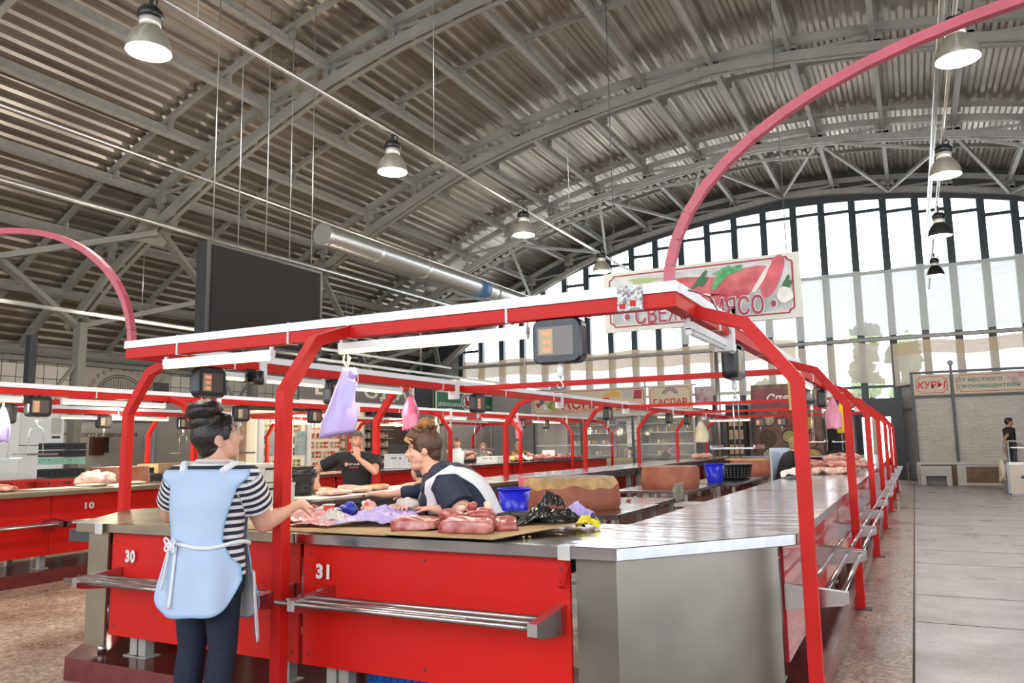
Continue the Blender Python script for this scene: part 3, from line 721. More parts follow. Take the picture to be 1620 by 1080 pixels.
for k in range(6):
    row_unit(-.60,1,4.71+3.53*k,'steel-topped red counter, %s bay of the long row on the right'%on[k])
    row_unit(-6.0,-1,4.71+3.53*k,'steel-topped counter, %s bay of the row behind the sellers, back to the left aisle'%on[k],rails=(k<3))
    row_unit(-9.3,1,4.3+3.53*k,'red-fronted counter across the left aisle, %s bay%s'%(on[k],', marked 10' if k==0 else ''),num='10' if k==0 else None,ztop=1.08,topm=STEELT if k==0 else STEELTOP,rails=(k<3))
    row_unit(-14.8,-1,4.3+3.53*k,'counter on the far side of the left island, %s bay'%on[k],rails=False,ztop=1.08)
g = G()
t = thing('market_counter',(-3.3,25.8,.15),'steel counter closing the far end of the near island, by the spice stand','counter')
g = G(); g.box(-5.95,-.65,25.95,26.9,.995,1.05); build(g,'worktop',STEELTOP,t); g = G(); g.box(-5.9,-.7,26.78,26.8,.3,.99); build(g,'front_panel',REDPANEL,t)
for x in (-5.8,-3.3,-.8): sock(t,x,26.1,.99); sock(t,x,26.7,.99)

# ---------------- hanging scales ----------------
SCB = mat('scale_body_plastic',(0.016,0.017,0.021),.32); SCS = mat('scale_screen_glass',(0.115,0.092,0.082),.22); RO = mat('readout_strip',(0.42,0.36,0.22),.4); DIG = mat('red_digits',(1.0,0.12,0.05),.5,emit=3.0); GRN = mat('green_led',(0.05,1.0,0.15),.5,emit=4.0)
def rbox(g, w, h, y0, y1, cz, r=.05, n=4):
    pts = []
    for cx_,cz_,a0 in ((w/2-r,h/2-r,0),(-w/2+r,h/2-r,90),(-w/2+r,-h/2+r,180),(w/2-r,-h/2+r,270)):
        for i in range(n+1): a = math.radians(a0+90*i/n); pts.append((cx_+r*math.cos(a),cz_+r*math.sin(a)))
    k = len(pts); vs = []
    for y,sc in ((y0,.93),(y0+.02,1),(y1-.02,1),(y1,.93)):
        for x,z in pts: vs.append((x*sc,y,cz+z*sc))
    fs = [tuple(range(k)),tuple(reversed(range(3*k,4*k)))]
    for j in range(3):
        for i in range(k): fs.append((j*k+i,(j*k)+k+i,(j*k)+k+(i+1)%k,j*k+(i+1)%k))
    g.add(vs,[tuple(reversed(f)) for f in fs])
def scale(loc, rz, label, pan=0.0, k=1.0, digits=True, screen='red', hookonly=False, grp='electronic hanging scales'):
    """loc: the point on the beam; local front faces -Y"""
    t = thing('hanging_scale',loc,label,'scale',grp)
    dz = -.16
    g = G(); rbox(g,.31*k,.26*k,-.055*k,.055*k,dz); b_ = build(g,'scale_body',SCB,t,local=True)
    for sgn in (-1,1):
        g = G(); g.box(-.118*k,.108*k,min(sgn*.05,sgn*.058)*k,max(sgn*.05,sgn*.058)*k,dz-.085*k,dz+.082*k); sc = build(g,'scale_screen',SCS,t,local=True)
        x0 = -.105*k if sgn < 0 else .01*k
        g = G(); g.box(x0,x0+.088*k,sgn*.0585*k-.001,sgn*.0585*k+.001,dz-.075*k,dz+.07*k); build(g,'readout_strip',RO,sc,local=True)
        if digits:
            for i,sx in enumerate(('0000','0.75','000')):
                rot = (PI/2,0,0) if sgn < 0 else (PI/2,0,PI)
                text(sx,'readout_digits',(x0+.052*k,sgn*.0605*k,dz+(.043-.047*i)*k),.055*k if i==0 else .045*k,DIG,sc,rot=rot,ext=.0005,height=.02*k,local=True,bold=.02)
    if screen == 'green':
        g = G(); g.sphere((.085*k,-.06*k,dz+.06*k),.012*k,8,6); build(g,'status_light',GRN,t,local=True)
    g = G(); g.box(-.012,.012,-.012,.012,dz+.125*k,.06); g.tube([(.03,0,dz+.13*k),(.06,.01,.02),(.11,0,-.01),(.12,.02,dz+.1*k)],.006,6); build(g,'mount_cable',BLACK,t,local=True)
    zb = dz-.13*k
    g = G(); g.lathe([(.014,zb+.005),(.014,zb-.015),(.019,zb-.02),(.019,zb-.07),(.01,zb-.075)],(0,0,0),12); build(g,'load_hook_block',WHITE,t,local=True)
    pts = [(0,0,zb-.075),(0.004,0,zb-.10)]+[(.018*math.cos(a)-.0,0,zb-.125+.018*math.sin(a)) for a in [math.radians(x) for x in (60,10,-40,-90,-140,-190)]]
    g = G(); g.tube(pts,.004,6); build(g,'hook',CHROME,t,local=True)
    if pan:
        zt = zb-.10; zp = zt-pan; hw = .17*k
        g = G()
        g.tube([(-hw*.55,0,zp),(-hw*.55,0,zt-.1),(-hw*.42,0,zt-.045),(0,0,zt-.01),(hw*.42,0,zt-.045),(hw*.55,0,zt-.1),(hw*.55,0,zp)],.0045,6); build(g,'pan_wire',CHROME,t,local=True)
        g = G(); g.obox((0,0,zp),(.40*k,.30*k,.01)); g.obox((0,-.15*k,zp+.01),(.40*k,.01,.025)); g.obox((0,.15*k,zp+.01),(.40*k,.01,.025)); build(g,'weighing_pan',CHROME,t,local=True)
    t.rotation_euler = (0,0,rz)
    return t
B_ = 2.265
H_ = PI/2
scale((-1.79,4.12,B_+.03),0,'large black hanging scale with red digits under the front beam at centre, hook empty',k=1.0)
scale((-5.45,4.85,B_+.02),H_,'black hanging scale with three red readouts above the customer in the blue apron')
scale((-5.45,6.55,B_+.02),H_,'black hanging scale behind the hanging purple bag')
scale((-5.45,9.6,B_+.02),H_,'black hanging scale on the left side beam by the rooster sign',pan=.42)
scale((-5.45,14.9,B_+.02),H_,'black hanging scale on the left side beam in front of the deli kiosk',digits=False,pan=.4)
scale((-1.15,5.85,B_+.02),H_,'black hanging scale seen from its back near the right corner post, steel pan below',pan=.40,digits=False)
scale((-1.15,10.7,B_+.02),H_,'black hanging scale on the right beam, left of the pink and yellow bags',digits=False,pan=.38)
scale((-1.15,12.1,B_+.02),H_,'black hanging scale on the right beam, above the pink and yellow bags',digits=False)
scale((-1.15,15.2,B_+.02),H_,'black hanging scale on the right beam behind the third post',digits=False,pan=.4)
scale((-9.9,6.12,B_+.02),H_,'black hanging scale with red digits at the left edge, before the cooling unit',pan=.38)
scale((-10.6,6.1,B_-.05),0.5,'smaller black hanging scale farthest left, beside the one with red digits',digits=False,pan=.36)
scale((-14.2,10.1,B_+.02),H_,'black hanging scale above the wall writing, behind the left post',digits=False)
scale((-14.2,12.0,B_+.02),H_,'hanging scale with a green light in front of the black door',digits=False,screen='green',pan=.42)
scale((-9.9,9.5,B_+.02),H_,'hanging scale just right of the face of the customer in the blue apron',digits=False,pan=.42)
scale((-9.9,11.3,B_+.02),H_,'hanging scale right of the middle post, before the fridge shelves',digits=False)
scale((-9.9,14.5,B_+.02),H_,'black hanging scale right of the hanging pink bag, on the left island beam',digits=False)
scale((-9.9,15.6,B_+.02),H_,'black hanging scale with red digits above the man in the white vest',pan=.4)
scale((-11.2,16.4,B_-.12),H_,'lower hanging scale with red digits beside the roller shutter')
scale((-9.9,20.0,B_+.02),H_,'black hanging scale over the far meat counter, left of two',digits=False)
scale((-9.9,21.6,B_+.02),H_,'black hanging scale over the far meat counter, right of two',digits=False)
scale((-4.3,25.6,B_),0,'left of two red-digit scales hanging on the rear beam before the spice panel')
scale((-3.65,25.6,B_),0,'right of two red-digit scales hanging on the rear beam before the spice panel')
scale((-5.45,19.3,B_+.02),H_,'hanging scale edge-on in front of the deli kiosk glass, left one',digits=False)
scale((-5.45,21.1,B_+.02),H_,'hanging scale edge-on in front of the deli kiosk glass, right one',digits=False)
g = G(); g.box(-5.52,-5.40,5.25,5.37,2.16,2.28); g.lathe([(.045,0),(.05,.03),(.05,.12),(.03,.13)],(-5.33,5.32,2.13),12); tag(build(g,'socket_box',BLACK),'small dark socket box fixed under the left side beam near its corner','box')
# white junction box with red switches at the front beam
t = thing('switch_box',(-1.33,4.04,2.26),'white switch box with two red rocker switches on the front beam near the right corner','switch box')
g = G(); g.box(-1.40,-1.26,4.03,4.06,2.262,2.40); build(g,'box_body',mat('speckled_white_box',(.8,.8,.8),.4,col2=(.12,.12,.12),vscale=60),t)
g = G(); g.box(-1.385,-1.355,4.02,4.03,2.275,2.30); build(g,'switch',RED,t); g = G(); g.box(-1.325,-1.295,4.02,4.03,2.285,2.315); build(g,'switch',RED,t)
# open wire at the right corner
g = G(); g.tube([(-1.12,4.14,2.40),(-1.0,4.5,2.38),(-1.05,5.2,2.30),(-1.1,5.8,2.24)],.004,5); tag(build(g,'loose_cable',BLACK),'loose black cable hanging along the right side beam above the back-turned scale','cable')
# printed meat sign
t = thing('hanging_sign',(-2.87,12,3.33),'big hanging board with raw meat picture reading СВЕЖЕЕ МЯСО','sign')
CREAM = mat('sign_cream',(0.62,0.60,0.54),.5); WINE = mat('sign_wine_red',(0.32,0.02,0.05),.5)
x0,x1,z0,z1,Y = -4.39,-1.33,3.33,4.31,12.0
g = G(); g.box(x0,x1,Y,Y+.06,z0,z1); build(g,'sign_board',CREAM,t)
def frame_line(g, x0,x1,z0,z1,y, w=.014, n=.07, axis='Y'):
    pts = [(x0+n,z0),(x1-n,z0),(x1-n,z0+n*.5),(x1,z0+n),(x1,z1-n),(x1-n,z1-n*.5),(x1-n,z1),(x0+n,z1),(x0+n,z1-n*.5),(x0,z1-n),(x0,z0+n),(x0+n,z0+n*.5)]
    for i in range(len(pts)):
        a = pts[i]; b_ = pts[(i+1)%len(pts)]
        if axis == 'Y': g.bar((a[0],y,a[1]),(b_[0],y,b_[1]),w,.003,up=(0,1,0))
        else: g.bar((y,a[0],a[1]),(y,b_[0],b_[1]),w,.003,up=(1,0,0))
g = G(); g.box(x0+.14,x1-.14,Y-.004,Y,z0+.12,z1-.1); build(g,'picture_ground',mat('sign_light_print',(.62,.62,.62),.5,col2=(.36,.36,.37),vscale=2),t)
g = G(); frame_line(g,x0+.1,x1-.1,z0+.08,z1-.06,Y-.006,.022); build(g,'sign_border',WINE,t)
MEATP = mat('printed_meat',(0.42,0.035,0.05),.5,col2=(0.62,0.16,0.17),vscale=3.5,detail=6)
def flatblob(pts, y, name, m, th=.003):
    g = G(); k = len(pts); g.add([(p[0],y,p[1]) for p in pts]+[(p[0],y+th,p[1]) for p in pts],[tuple(range(k)),tuple(reversed(range(k,2*k)))]+[(i,i+k,(i+1)%k+k,(i+1)%k) for i in range(k)]); return build(g,name,m,t)
def ell(cx,cz,a,b_,rot=0,n=22,wob=.08,seed=0):
    out = []
    for i in range(n):
        th = 2*PI*i/n; k = 1+wob*math.sin(3*th+seed)+wob*.6*math.sin(5*th+seed*2); x = a*k*math.cos(th); z = b_*k*math.sin(th)
        out.append((cx+x*math.cos(rot)-z*math.sin(rot),cz+x*math.sin(rot)+z*math.cos(rot)))
    return out
flatblob(ell(-2.78,3.86,.62,.24,-.1,seed=1),Y-.010,'meat_picture',MEATP)
flatblob(ell(-2.18,3.93,.50,.22,.25,seed=2),Y-.014,'meat_picture',MEATP)
flatblob(ell(-1.72,3.98,.34,.13,1.15,seed=3,wob=.03),Y-.018,'meat_picture',mat('printed_meat_pink',(0.55,0.10,0.12),.5,var=.2,vscale=5))
FATP = mat('printed_fat',(0.80,0.66,0.60),.5)
flatblob(ell(-1.88,3.95,.26,.035,1.0,seed=1,wob=.15),Y-.021,'fat_streak',FATP); flatblob(ell(-2.85,3.82,.40,.015,-.15,wob=.2),Y-.014,'fat_streak',FATP)
GRP = mat('printed_herb',(0.05,0.26,0.09),.5,col2=(0.13,0.42,0.16),vscale=8)
flatblob(ell(-2.47,4.05,.22,.07,.9,seed=4,wob=.12),Y-.023,'leaf_picture',GRP); flatblob(ell(-2.33,4.14,.22,.05,.1,seed=5,wob=.2),Y-.024,'leaf_picture',GRP); flatblob(ell(-2.78,4.03,.14,.07,.8,seed=6,wob=.3),Y-.022,'leaf_picture',mat('printed_dark_herb',(0.03,0.13,0.05),.5)); flatblob(ell(-1.52,3.85,.10,.06,1,seed=6,wob=.3),Y-.022,'leaf_picture',MATS['printed_dark_herb']); flatblob(ell(-3.7,4.13,.25,.05,0,seed=7,wob=.25),Y-.008,'leaf_picture',mat('printed_pale_herb',(0.36,0.42,0.16),.5))
flatblob(ell(-1.55,3.68,.115,.12,0,seed=2,wob=.05),Y-.026,'garlic_picture',mat('printed_garlic',(.72,.70,.66),.5,var=.1))
text('• СВЕЖЕЕ МЯСО •','sign_lettering',(-2.86,Y-.028,3.57),2.40,mat('sign_letter_halo',(.68,.68,.68),.5),t,height=.32,bold=.04)
text('• СВЕЖЕЕ МЯСО •','sign_lettering',(-2.86,Y-.031,3.57),2.36,WINE,t,height=.30,bold=.012)
for x in (-4.2,-1.5):
    g = G(); g.tube([(x,Y+.03,z1),(x,Y+.03,roofz(x)-.3)],.008,5); build(g,'hanging_cable',GREYD,t)
# ---------------- kiosks and shop fronts around the hall ----------------
SHUT = mat('roller_shutter',(0.62,0.58,0.54),.5)
def shutter_part(t, x0,x1,y,z0,z1, axis='Y', m=SHUT, pitch=.055):
    g = G(); n = int((z1-z0)/pitch)
    for i in range(n):
        z = z0+(z1-z0)*i/n
        if axis == 'Y': g.add([(x0,y,z),(x1,y,z),(x1,y-.018,z+pitch*.45),(x0,y-.018,z+pitch*.45),(x1,y,z+pitch*.95),(x0,y,z+pitch*.95)],[(0,1,2,3),(3,2,4,5)])
        else: g.add([(y,x0,z),(y,x1,z),(y+.018,x1,z+pitch*.45),(y+.018,x0,z+pitch*.45),(y,x1,z+pitch*.95),(y,x0,z+pitch*.95)],[(0,1,2,3),(3,2,4,5)])
    return build(g,'roller_shutter',m,t)
SIGNC = mat('sign_beige',(0.60,0.50,0.36),.5); SRED = mat('sign_red_letters',(0.45,0.02,0.03),.5); STEALL = mat('sign_green_letters',(0.07,0.22,0.17),.5); HALO = mat('sign_pale_halo',(0.78,0.74,0.66),.5)
# poultry kiosk
Yk = 29.5
t = thing('poultry_kiosk',(1.9,Yk,0),'closed kiosk with roller shutters and signs КУРЫ and ОТ МЕСТНОГО ПРОИЗВОДИТЕЛЯ','kiosk')
DF = mat('kiosk_dark_frame',(0.06,0.065,0.07),.4); KW = mat('kiosk_white_panel',(0.60,0.58,0.55),.5); WOOD = mat('brown_panel_wood',(0.20,0.12,0.065),.6,var=.2,vscale=4)
g = G(); g.box(-.0,4.9,Yk+.1,32.5,0,3.6); build(g,'kiosk_body',mat('kiosk_body',(0.35,0.34,0.33),.6),t)
for x in (0.02,1.19,4.6):
    g = G(); g.box(x,x+.07,Yk-.03,Yk+.1,.68,3.72 if x!=1.19 else 3.9); build(g,'frame_post',DF,t)
g = G(); g.box(0,4.9,Yk-.06,Yk+.1,3.66,3.73); build(g,'top_rail',DF,t); g = G(); g.box(0,4.9,Yk-.04,Yk+.1,2.86,2.93); build(g,'sign_rail',DF,t)
shutter_part(t,.1,1.17,Yk+.08,.74,2.86); shutter_part(t,1.27,4.6,Yk+.08,.74,2.86)
for x0,x1,nm in ((.09,1.17,0),(1.27,3.9,1)):
    g = G(); g.box(x0,x1,Yk-.02,Yk+.05,2.94,3.62); sb = build(g,'sign_panel',SIGNC,t)
    g = G(); frame_line(g,x0+.09,x1-.09,3.01,3.55,Yk-.025,.018,.1); build(g,'sign_border',SRED,sb)
    if nm == 0:
        text('КУРЫ','sign_lettering',((x0+x1)/2,Yk-.03,3.28),.86,HALO,sb,height=.27,bold=.06,shear=.15); text('КУРЫ','sign_lettering',((x0+x1)/2,Yk-.035,3.28),.84,mat('sign_bright_red',(0.62,0.02,0.02),.5),sb,height=.25,bold=.035,shear=.15)
    else:
        text('ОТ МЕСТНОГО','sign_lettering',(2.02,Yk-.03,3.39),1.25,STEALL,sb,height=.13,bold=.025,shear=.1); text('ПРОИЗВОДИТЕЛЯ','sign_lettering',(2.26,Yk-.03,3.17),1.72,STEALL,sb,height=.13,bold=.025,shear=.1)
        for k,(a,b_,r1,r2,ro) in enumerate(((2.98,3.42,.20,.08,.2),(3.28,3.48,.22,.09,-.1),(3.0,3.28,.16,.08,-.3),(3.5,3.30,.22,.10,.4))):
            pp = ell(a,b_,r1,r2,ro,seed=k,wob=.15); g = G(); kk = len(pp); y = Yk-.024-.001*k; g.add([(p[0],y,p[1]) for p in pp],[tuple(range(kk))]); build(g,'poultry_picture',mat('printed_poultry',(0.48,0.26,0.22),.5,col2=(.62,.42,.36),vscale=6),sb,solid=.001)
g = G(); g.sphere((1.225,Yk-.02,3.98),.085,14,10); g.lathe([(.03,3.9),(.03,3.94)],(1.225,Yk-.02,0),10); build(g,'dome_camera',mat('grey_camera',(.35,.36,.37),.3),t)
g = G(); g.box(0,4.9,Yk-.12,Yk+.12,.66,.74); g.box(0,.12,Yk-.1,Yk,0,.66); g.box(1.15,1.3,Yk-.06,Yk,0,.66); g.box(1.3,3.2,Yk-.06,Yk,.0,.07); g.box(1.3,3.2,Yk-.06,Yk,.58,.66); g.box(1.3,1.4,Yk-.06,Yk,.07,.58); g.box(2.75,2.9,Yk-.06,Yk,.07,.58); build(g,'base_frame',KW,t)
g = G(); g.box(1.4,2.75,Yk-.03,Yk,.07,.58); g.box(.9,1.12,Yk-.03,Yk,.03,.62); build(g,'base_panel',WOOD,t)
g = G(); g.box(.08,.98,Yk-.35,Yk-.1,.30,.62); g.box(.08,.24,Yk-.34,Yk-.1,0,.3); g.box(.82,.98,Yk-.34,Yk-.1,0,.3); tag(build(g,'white_bench_box',KW,bev=.005),'white box stand on two legs in front of the КУРЫ kiosk','stand')
g = G(); 
for x in (-.28,-.02): g.tube([(x,29.2,0),(x,29.2,.72)],.012,6); g.tube([(x,29.5,0),(x,29.5,.72)],.012,6)
g.tube([(-.28,29.2,.72),(-.02,29.2,.72),(-.02,29.5,.72),(-.28,29.5,.72)],.012,6,closed=True); tag(build(g,'metal_stand',GREYL),'thin grey metal stand between the doorway and the poultry kiosk','stand')
# freezer counter at the right edge
t = thing('display_freezer',(3.0,25.2,0),'cream display freezer with a blue fish-like emblem at the right edge','freezer')
g = G(); g.box(2.12,4.2,24.6,26.3,.0,.80); build(g,'freezer_body',mat('freezer_cream',(0.62,0.53,0.42),.4),t,bev=.01)
g = G(); g.box(2.10,2.16,24.58,26.32,0,.86); g.box(2.12,4.2,24.58,24.6,.0,.05); build(g,'freezer_edge',mat('freezer_grey_edge',(0.30,0.31,0.33),.3,.3),t)
g = G(); g.box(2.14,4.2,24.6,26.3,.80,.86); g.box(2.3,4.2,25.1,26.2,1.22,1.25); build(g,'freezer_lid',STEELRAIL,t)
for x,y in ((2.2,24.7),(2.2,26.2)):
    g = G(); g.box(x-.015,x+.015,y-.015,y+.015,.86,1.42); build(g,'glass_post',GREYL,t)
g = G(); g.box(2.2,4.2,24.66,24.67,.86,1.42); g.box(2.19,2.2,24.7,26.2,.86,1.42); build(g,'glass_front',GLASS,t)
g = G(); g.box(2.18,4.2,24.65,24.69,1.40,1.43); build(g,'top_rail',GREYL,t)
BLU = mat('emblem_navy',(0.02,0.03,0.16),.5)
pp = ell(2.74,.42,.19,.21,0,wob=.06); kk = len(pp); g = G(); g.add([(p[0],24.594,p[1]) for p in pp],[tuple(range(kk))]); g.add([(2.44,24.594,.52),(2.60,24.594,.46),(2.60,24.594,.34),(2.50,24.594,.44),(2.40,24.594,.43)],[(0,1,2,3,4)]); eb = build(g,'emblem',BLU,t,solid=.002)
pp = ell(2.74,.42,.13,.14,0,wob=.05); g = G(); g.add([(p[0],24.590,p[1]) for p in pp],[tuple(range(len(pp)))]); build(g,'emblem_centre',MATS['freezer_cream'],eb,solid=.001)
pp = ell(2.76,.40,.07,.05,.4,wob=.2); g = G(); g.add([(p[0],24.587,p[1]) for p in pp],[tuple(range(len(pp)))]); build(g,'emblem_fish',mat('emblem_gold',(0.6,0.42,0.15),.5),eb,solid=.001)
g = G(); g.blob((2.02,24.7,.62),(.10,.08,.30),.35,2.5,16,12,3); g.tube([(2.05,24.7,.9),(2.1,24.66,.97)],[.03,.015],8); tag(build(g,'hanging_bag',mat('pale_bag',(0.55,0.47,0.33),.5)),'pale yellowish bag hanging on the corner of the display freezer','bag')

# deli kiosk
t = thing('deli_kiosk',(-10.1,28,0),'glazed deli kiosk with cream signs reading ГАСПАР','kiosk')
KG = mat('kiosk_pale_frame',(0.52,0.51,0.49),.4)
g = G(); g.box(-13.4,-6.9,28.05,31.4,2.55,2.75); g.box(-13.4,-6.9,31.3,31.4,0,2.75); g.box(-13.4,-13.3,28.2,31.4,0,2.75); g.box(-6.98,-6.9,29.4,31.4,0,2.75); build(g,'kiosk_shell',mat('kiosk_interior',(0.28,0.25,0.22),.6),t)
g = G(); g.box(-13.4,-6.9,28.0,28.1,2.52,2.66); g.box(-13.4,-6.9,28.0,28.1,3.55,3.6); build(g,'fascia_rail',KG,t)
for x in (-13.35,-11.35,-9.3,-9.05,-7.0): 
    g = G(); g.box(x-.04,x+.04,28.0,28.1,0,2.55); build(g,'frame_post',KG if x > -9.2 else DF,t)
g = G(); g.box(-13.3,-7,28.0,28.02,.95,2.5); build(g,'kiosk_glass',mat('kiosk_glass',(0.9,0.95,0.95),.03,alpha=.10),t)
def deli_sign(x0,x1,z0,z1,main,w_,hz,sub=None):
    g = G(); g.box(x0,x1,27.93,28.0,z0,z1); sb = build(g,'sign_panel',SIGNC,t)
    g = G(); frame_line(g,x0+.07,x1-.07,z0+.06,z1-.06,27.925,.02,.1); build(g,'sign_border',SRED,sb)
    text(main,'sign_lettering',(hz[0],27.92,hz[1]),w_,SRED,sb,height=hz[2],bold=.03)
    if sub: text(sub,'sign_small_lettering',(hz[0]+.1,27.92,z0+.13),sub and 2.9,SRED,sb,height=.09,bold=.01)
    return sb
sb = deli_sign(-13.4,-8.72,2.66,3.58,'ГАСПАР',2.3,(-11.25,3.04,.40),'МОЛОЧНЫЕ И МЯСНЫЕ ИЗДЕЛИЯ')
def flat_at(name, pts, y, m, par):
    g = G(); g.add([(p[0],y,p[1]) for p in pts],[tuple(range(len(pts)))]); return build(g,name,m,par,solid=.002)
for k in range(6):
    flat_at('berry_picture',ell(-13.1+.16*k,3.05+.12*math.sin(k*2),.10,.09,0,seed=k,wob=.2),27.922-.001*k,[mat('print_wine',(0.35,0.03,0.05),.5),mat('print_blue',(0.08,0.10,0.32),.5),mat('print_white',(.7,.7,.7),.5)][k%3],sb)
for k in range(3): flat_at('fruit_picture',ell(-12.62+.10*k,3.05-.05*k,.16,.13,k,seed=k,wob=.2),27.915-.001*k,[mat('print_olive',(0.40,0.36,0.08),.5),mat('print_green',(0.10,0.22,0.07),.5)][k%2],sb)
flat_at('cheese_picture',[(-10.45,3.28),(-9.7,3.25),(-9.75,3.42),(-10.0,3.5)],27.92,mat('print_cheese',(0.70,0.38,0.05),.5),sb)
flat_at('jar_picture',[(-9.62,3.2),(-9.3,3.2),(-9.28,3.46),(-9.6,3.46)],27.92,mat('print_jar',(0.45,0.45,0.45),.5),sb); flat_at('jar_picture',[(-9.2,3.15),(-8.88,3.15),(-8.88,3.46),(-9.15,3.48)],27.919,MATS['print_wine'],sb)
for k in range(5): flat_at('fruit_picture',ell(-10.25+.24*k,2.80,.14,.05,0,seed=k,wob=.1),27.917-.001*k,[MATS['print_green'],mat('print_lemon',(0.62,0.48,0.06),.5)][k%2],sb)
sb = deli_sign(-8.62,-7.0,2.66,3.58,'ГАСПАР',1.25,(-7.81,2.98,.26))
g = G()
for r in (.27,.17):
    pts = [(-7.81+r*math.cos(a),27.92,3.27+r*.8*math.sin(a)) for a in [PI*i/14 for i in range(15)]]; g.tube(pts,.012,6)
for a in [PI*(i+.5)/7 for i in range(7)]: g.tube([(-7.81+.17*math.cos(a),27.92,3.27+.14*math.sin(a)),(-7.81+.27*math.cos(a),27.92,3.27+.22*math.sin(a))],.01,5)
build(g,'sign_emblem',BLU,sb)
g = G(); g.sphere((-8.75,27.95,3.85),.09,12,8); g.tube([(-8.75,27.95,3.58),(-8.75,27.95,3.78)],.03,8); build(g,'dome_camera',MATS['grey_camera'],t)
g = G(); g.box(-13.3,-7.0,28.15,29.0,.1,.85); build(g,'display_counter_base',mat('counter_grey_base',(0.35,0.34,0.33),.4),t)
g = G(); g.box(-13.3,-7.0,28.12,28.14,.85,1.45); build(g,'display_counter_glass',MATS['kiosk_glass'],t)
g = G(); g.box(-13.3,-7.0,28.10,28.6,1.45,1.49); build(g,'display_counter_top',mat('white_counter_top',(0.75,0.77,0.72),.3),t)  # plain white top without emission
g = G(); g.box(-9.6+.6,-8.05,30.3,30.9,1.2,2.45); 
for z in (1.05,1.5,1.95,2.3):
    g = G(); g.box(-13.2,-7.1,30.75,31.2,z-.03,z); build(g,'wall_shelf',KG,t)
g = G(); g.box(-10.65,-10.6,30.0,31.2,0,2.5); g.box(-9.75,-9.7,30.0,31.2,0,2.5); g.box(-10.65,-9.7,30.0,31.2,2.42,2.5); build(g,'kiosk_fridge_frame',mat('dark_fridge_frame',(0.06,0.03,0.03),.4),t)
g = G(); g.box(-10.6,-9.75,31.15,31.2,.3,2.42); build(g,'kiosk_fridge_back',mat('fridge_glow_back',(0.75,0.72,0.62),.5,emit=.35),t)  # fridge back emits to look lit from inside
l = bpy.data.lights.new('kiosk_light','AREA'); l.shape='RECTANGLE'; l.size=5; l.size_y=.6; l.energy=70; l.color=(1,.95,.85); o = bpy.data.objects.new('kiosk_light',l); COL.objects.link(o); o.parent = t; o.location = (0,1.6,2.5)
g = G(); g.box(-7.0,-6.35,28.3,28.36,2.9,3.5); g.box(-6.95,-6.4,28.29,28.3,2.95,3.45); build(g,'side_picture',mat('side_picture',(0.30,0.12,0.16),.5,col2=(.55,.42,.44),vscale=5),t)
g = G(); g.box(-6.98,-6.35,28.1,28.16,.8,2.6); build(g,'side_door_frame',DF,t); g = G(); g.box(-6.9,-6.42,28.09,28.1,1.55,2.5); build(g,'side_window',mat('side_window_brown',(0.20,0.13,0.09),.3),t)
# galvanised post and electric box
g = G(); g.tube([(-6.1,28.0,0),(-6.1,28.0,4.9)],.09,14); tag(build(g,'support_post',GALV),'tall round galvanised post right of the deli kiosk','post')
g = G(); g.box(-5.95,-5.2,28.4,28.6,1.9,2.5); tag(build(g,'electric_cabinet',mat('cabinet_olive',(0.28,0.27,0.23),.5),bev=.01),'olive grey wall cabinet between the galvanised post and the spice stand','cabinet')
g = G(); g.box(-6.0,-4.9,28.6,28.7,0,2.9); tag(build(g,'partition_wall',WALLG),'grey partition behind the olive cabinet','partition')
# spice stand
t = thing('spice_stand',(-3.9,28.5,0),'tall dark picture panel with spices and the script word Специи','stand')
g = G(); g.box(-5.05,-2.75,28.5,28.6,.3,3.48); build(g,'printed_panel',mat('printed_spices',(0.13,0.055,0.045),.5,col2=(0.26,0.13,0.09),vscale=3,detail=6),t)
g = G(); g.box(-5.06,-2.74,28.48,28.5,2.62,3.3); build(g,'title_band',mat('printed_wine_band',(0.16,0.03,0.045),.5,col2=(.24,.07,.08),vscale=3),t)
text('Специи','sign_lettering',(-3.78,28.47,2.98),1.5,mat('sign_white',(.8,.8,.78),.5),t,height=.34,bold=.03,shear=.35)
sc_ = [(0.45,0.38,0.26),(0.30,0.05,0.03),(0.50,0.33,0.08),(0.10,0.05,0.03),(0.40,0.34,0.14),(0.28,0.10,0.05)]
for k,(x,z,r) in enumerate(((-4.5,2.25,.24),(-3.9,2.3,.34),(-3.25,2.1,.3),(-4.55,1.6,.3),(-3.85,1.65,.26),(-3.2,1.5,.3),(-4.5,1.0,.3),(-3.85,1.0,.36),(-3.1,.95,.34))):
    flat_at('spice_bowl_picture',ell(x,z,r,r,0,wob=.0,n=28),28.494-.0003*k,mat('bowl_rim_print',(0.08,0.03,0.02),.5),t)
    flat_at('spice_picture',ell(x,z,r*.8,r*.78,0,wob=.04,n=24,seed=k),28.490-.0003*k,mat('spice_print_%d'%(k%6),sc_[k%6],.6,var=.3,vscale=12),t)
t = thing('drink_fridge',(-5.4,27.6,0),'black open display cabinet left of the spice panel','cabinet')
g = G(); g.box(-5.75,-5.1,27.5,28.1,0,2.75); build(g,'cabinet_body',BLACKM,t)
for z in (1.25,1.75,2.2):
    for k in range(3):
        g = G(); g.obox((-5.6+.17*k,27.48,z),(.13,.03,.32)); build(g,'card_pack',mat('tan_pack',(0.42,0.26,0.14),.5,var=.3,vscale=3),t)
t = thing('dark_kiosk',(-2.2,29.6,0),'dark open kiosk with glass showcase behind the far scales on the right','kiosk')
g = G(); g.box(-2.72,-2.0,29.5,31.2,0,2.75); g.box(-2.0,-1.95,29.5,31.2,0,2.75); g.box(-2.7,-2.0,29.5,29.52,2.3,2.85); build(g,'kiosk_shell',BLACKM,t)
g = G(); g.box(-2.7,-1.9,28.9,29.4,.3,1.15); build(g,'dark_counter',BLACKM,t)
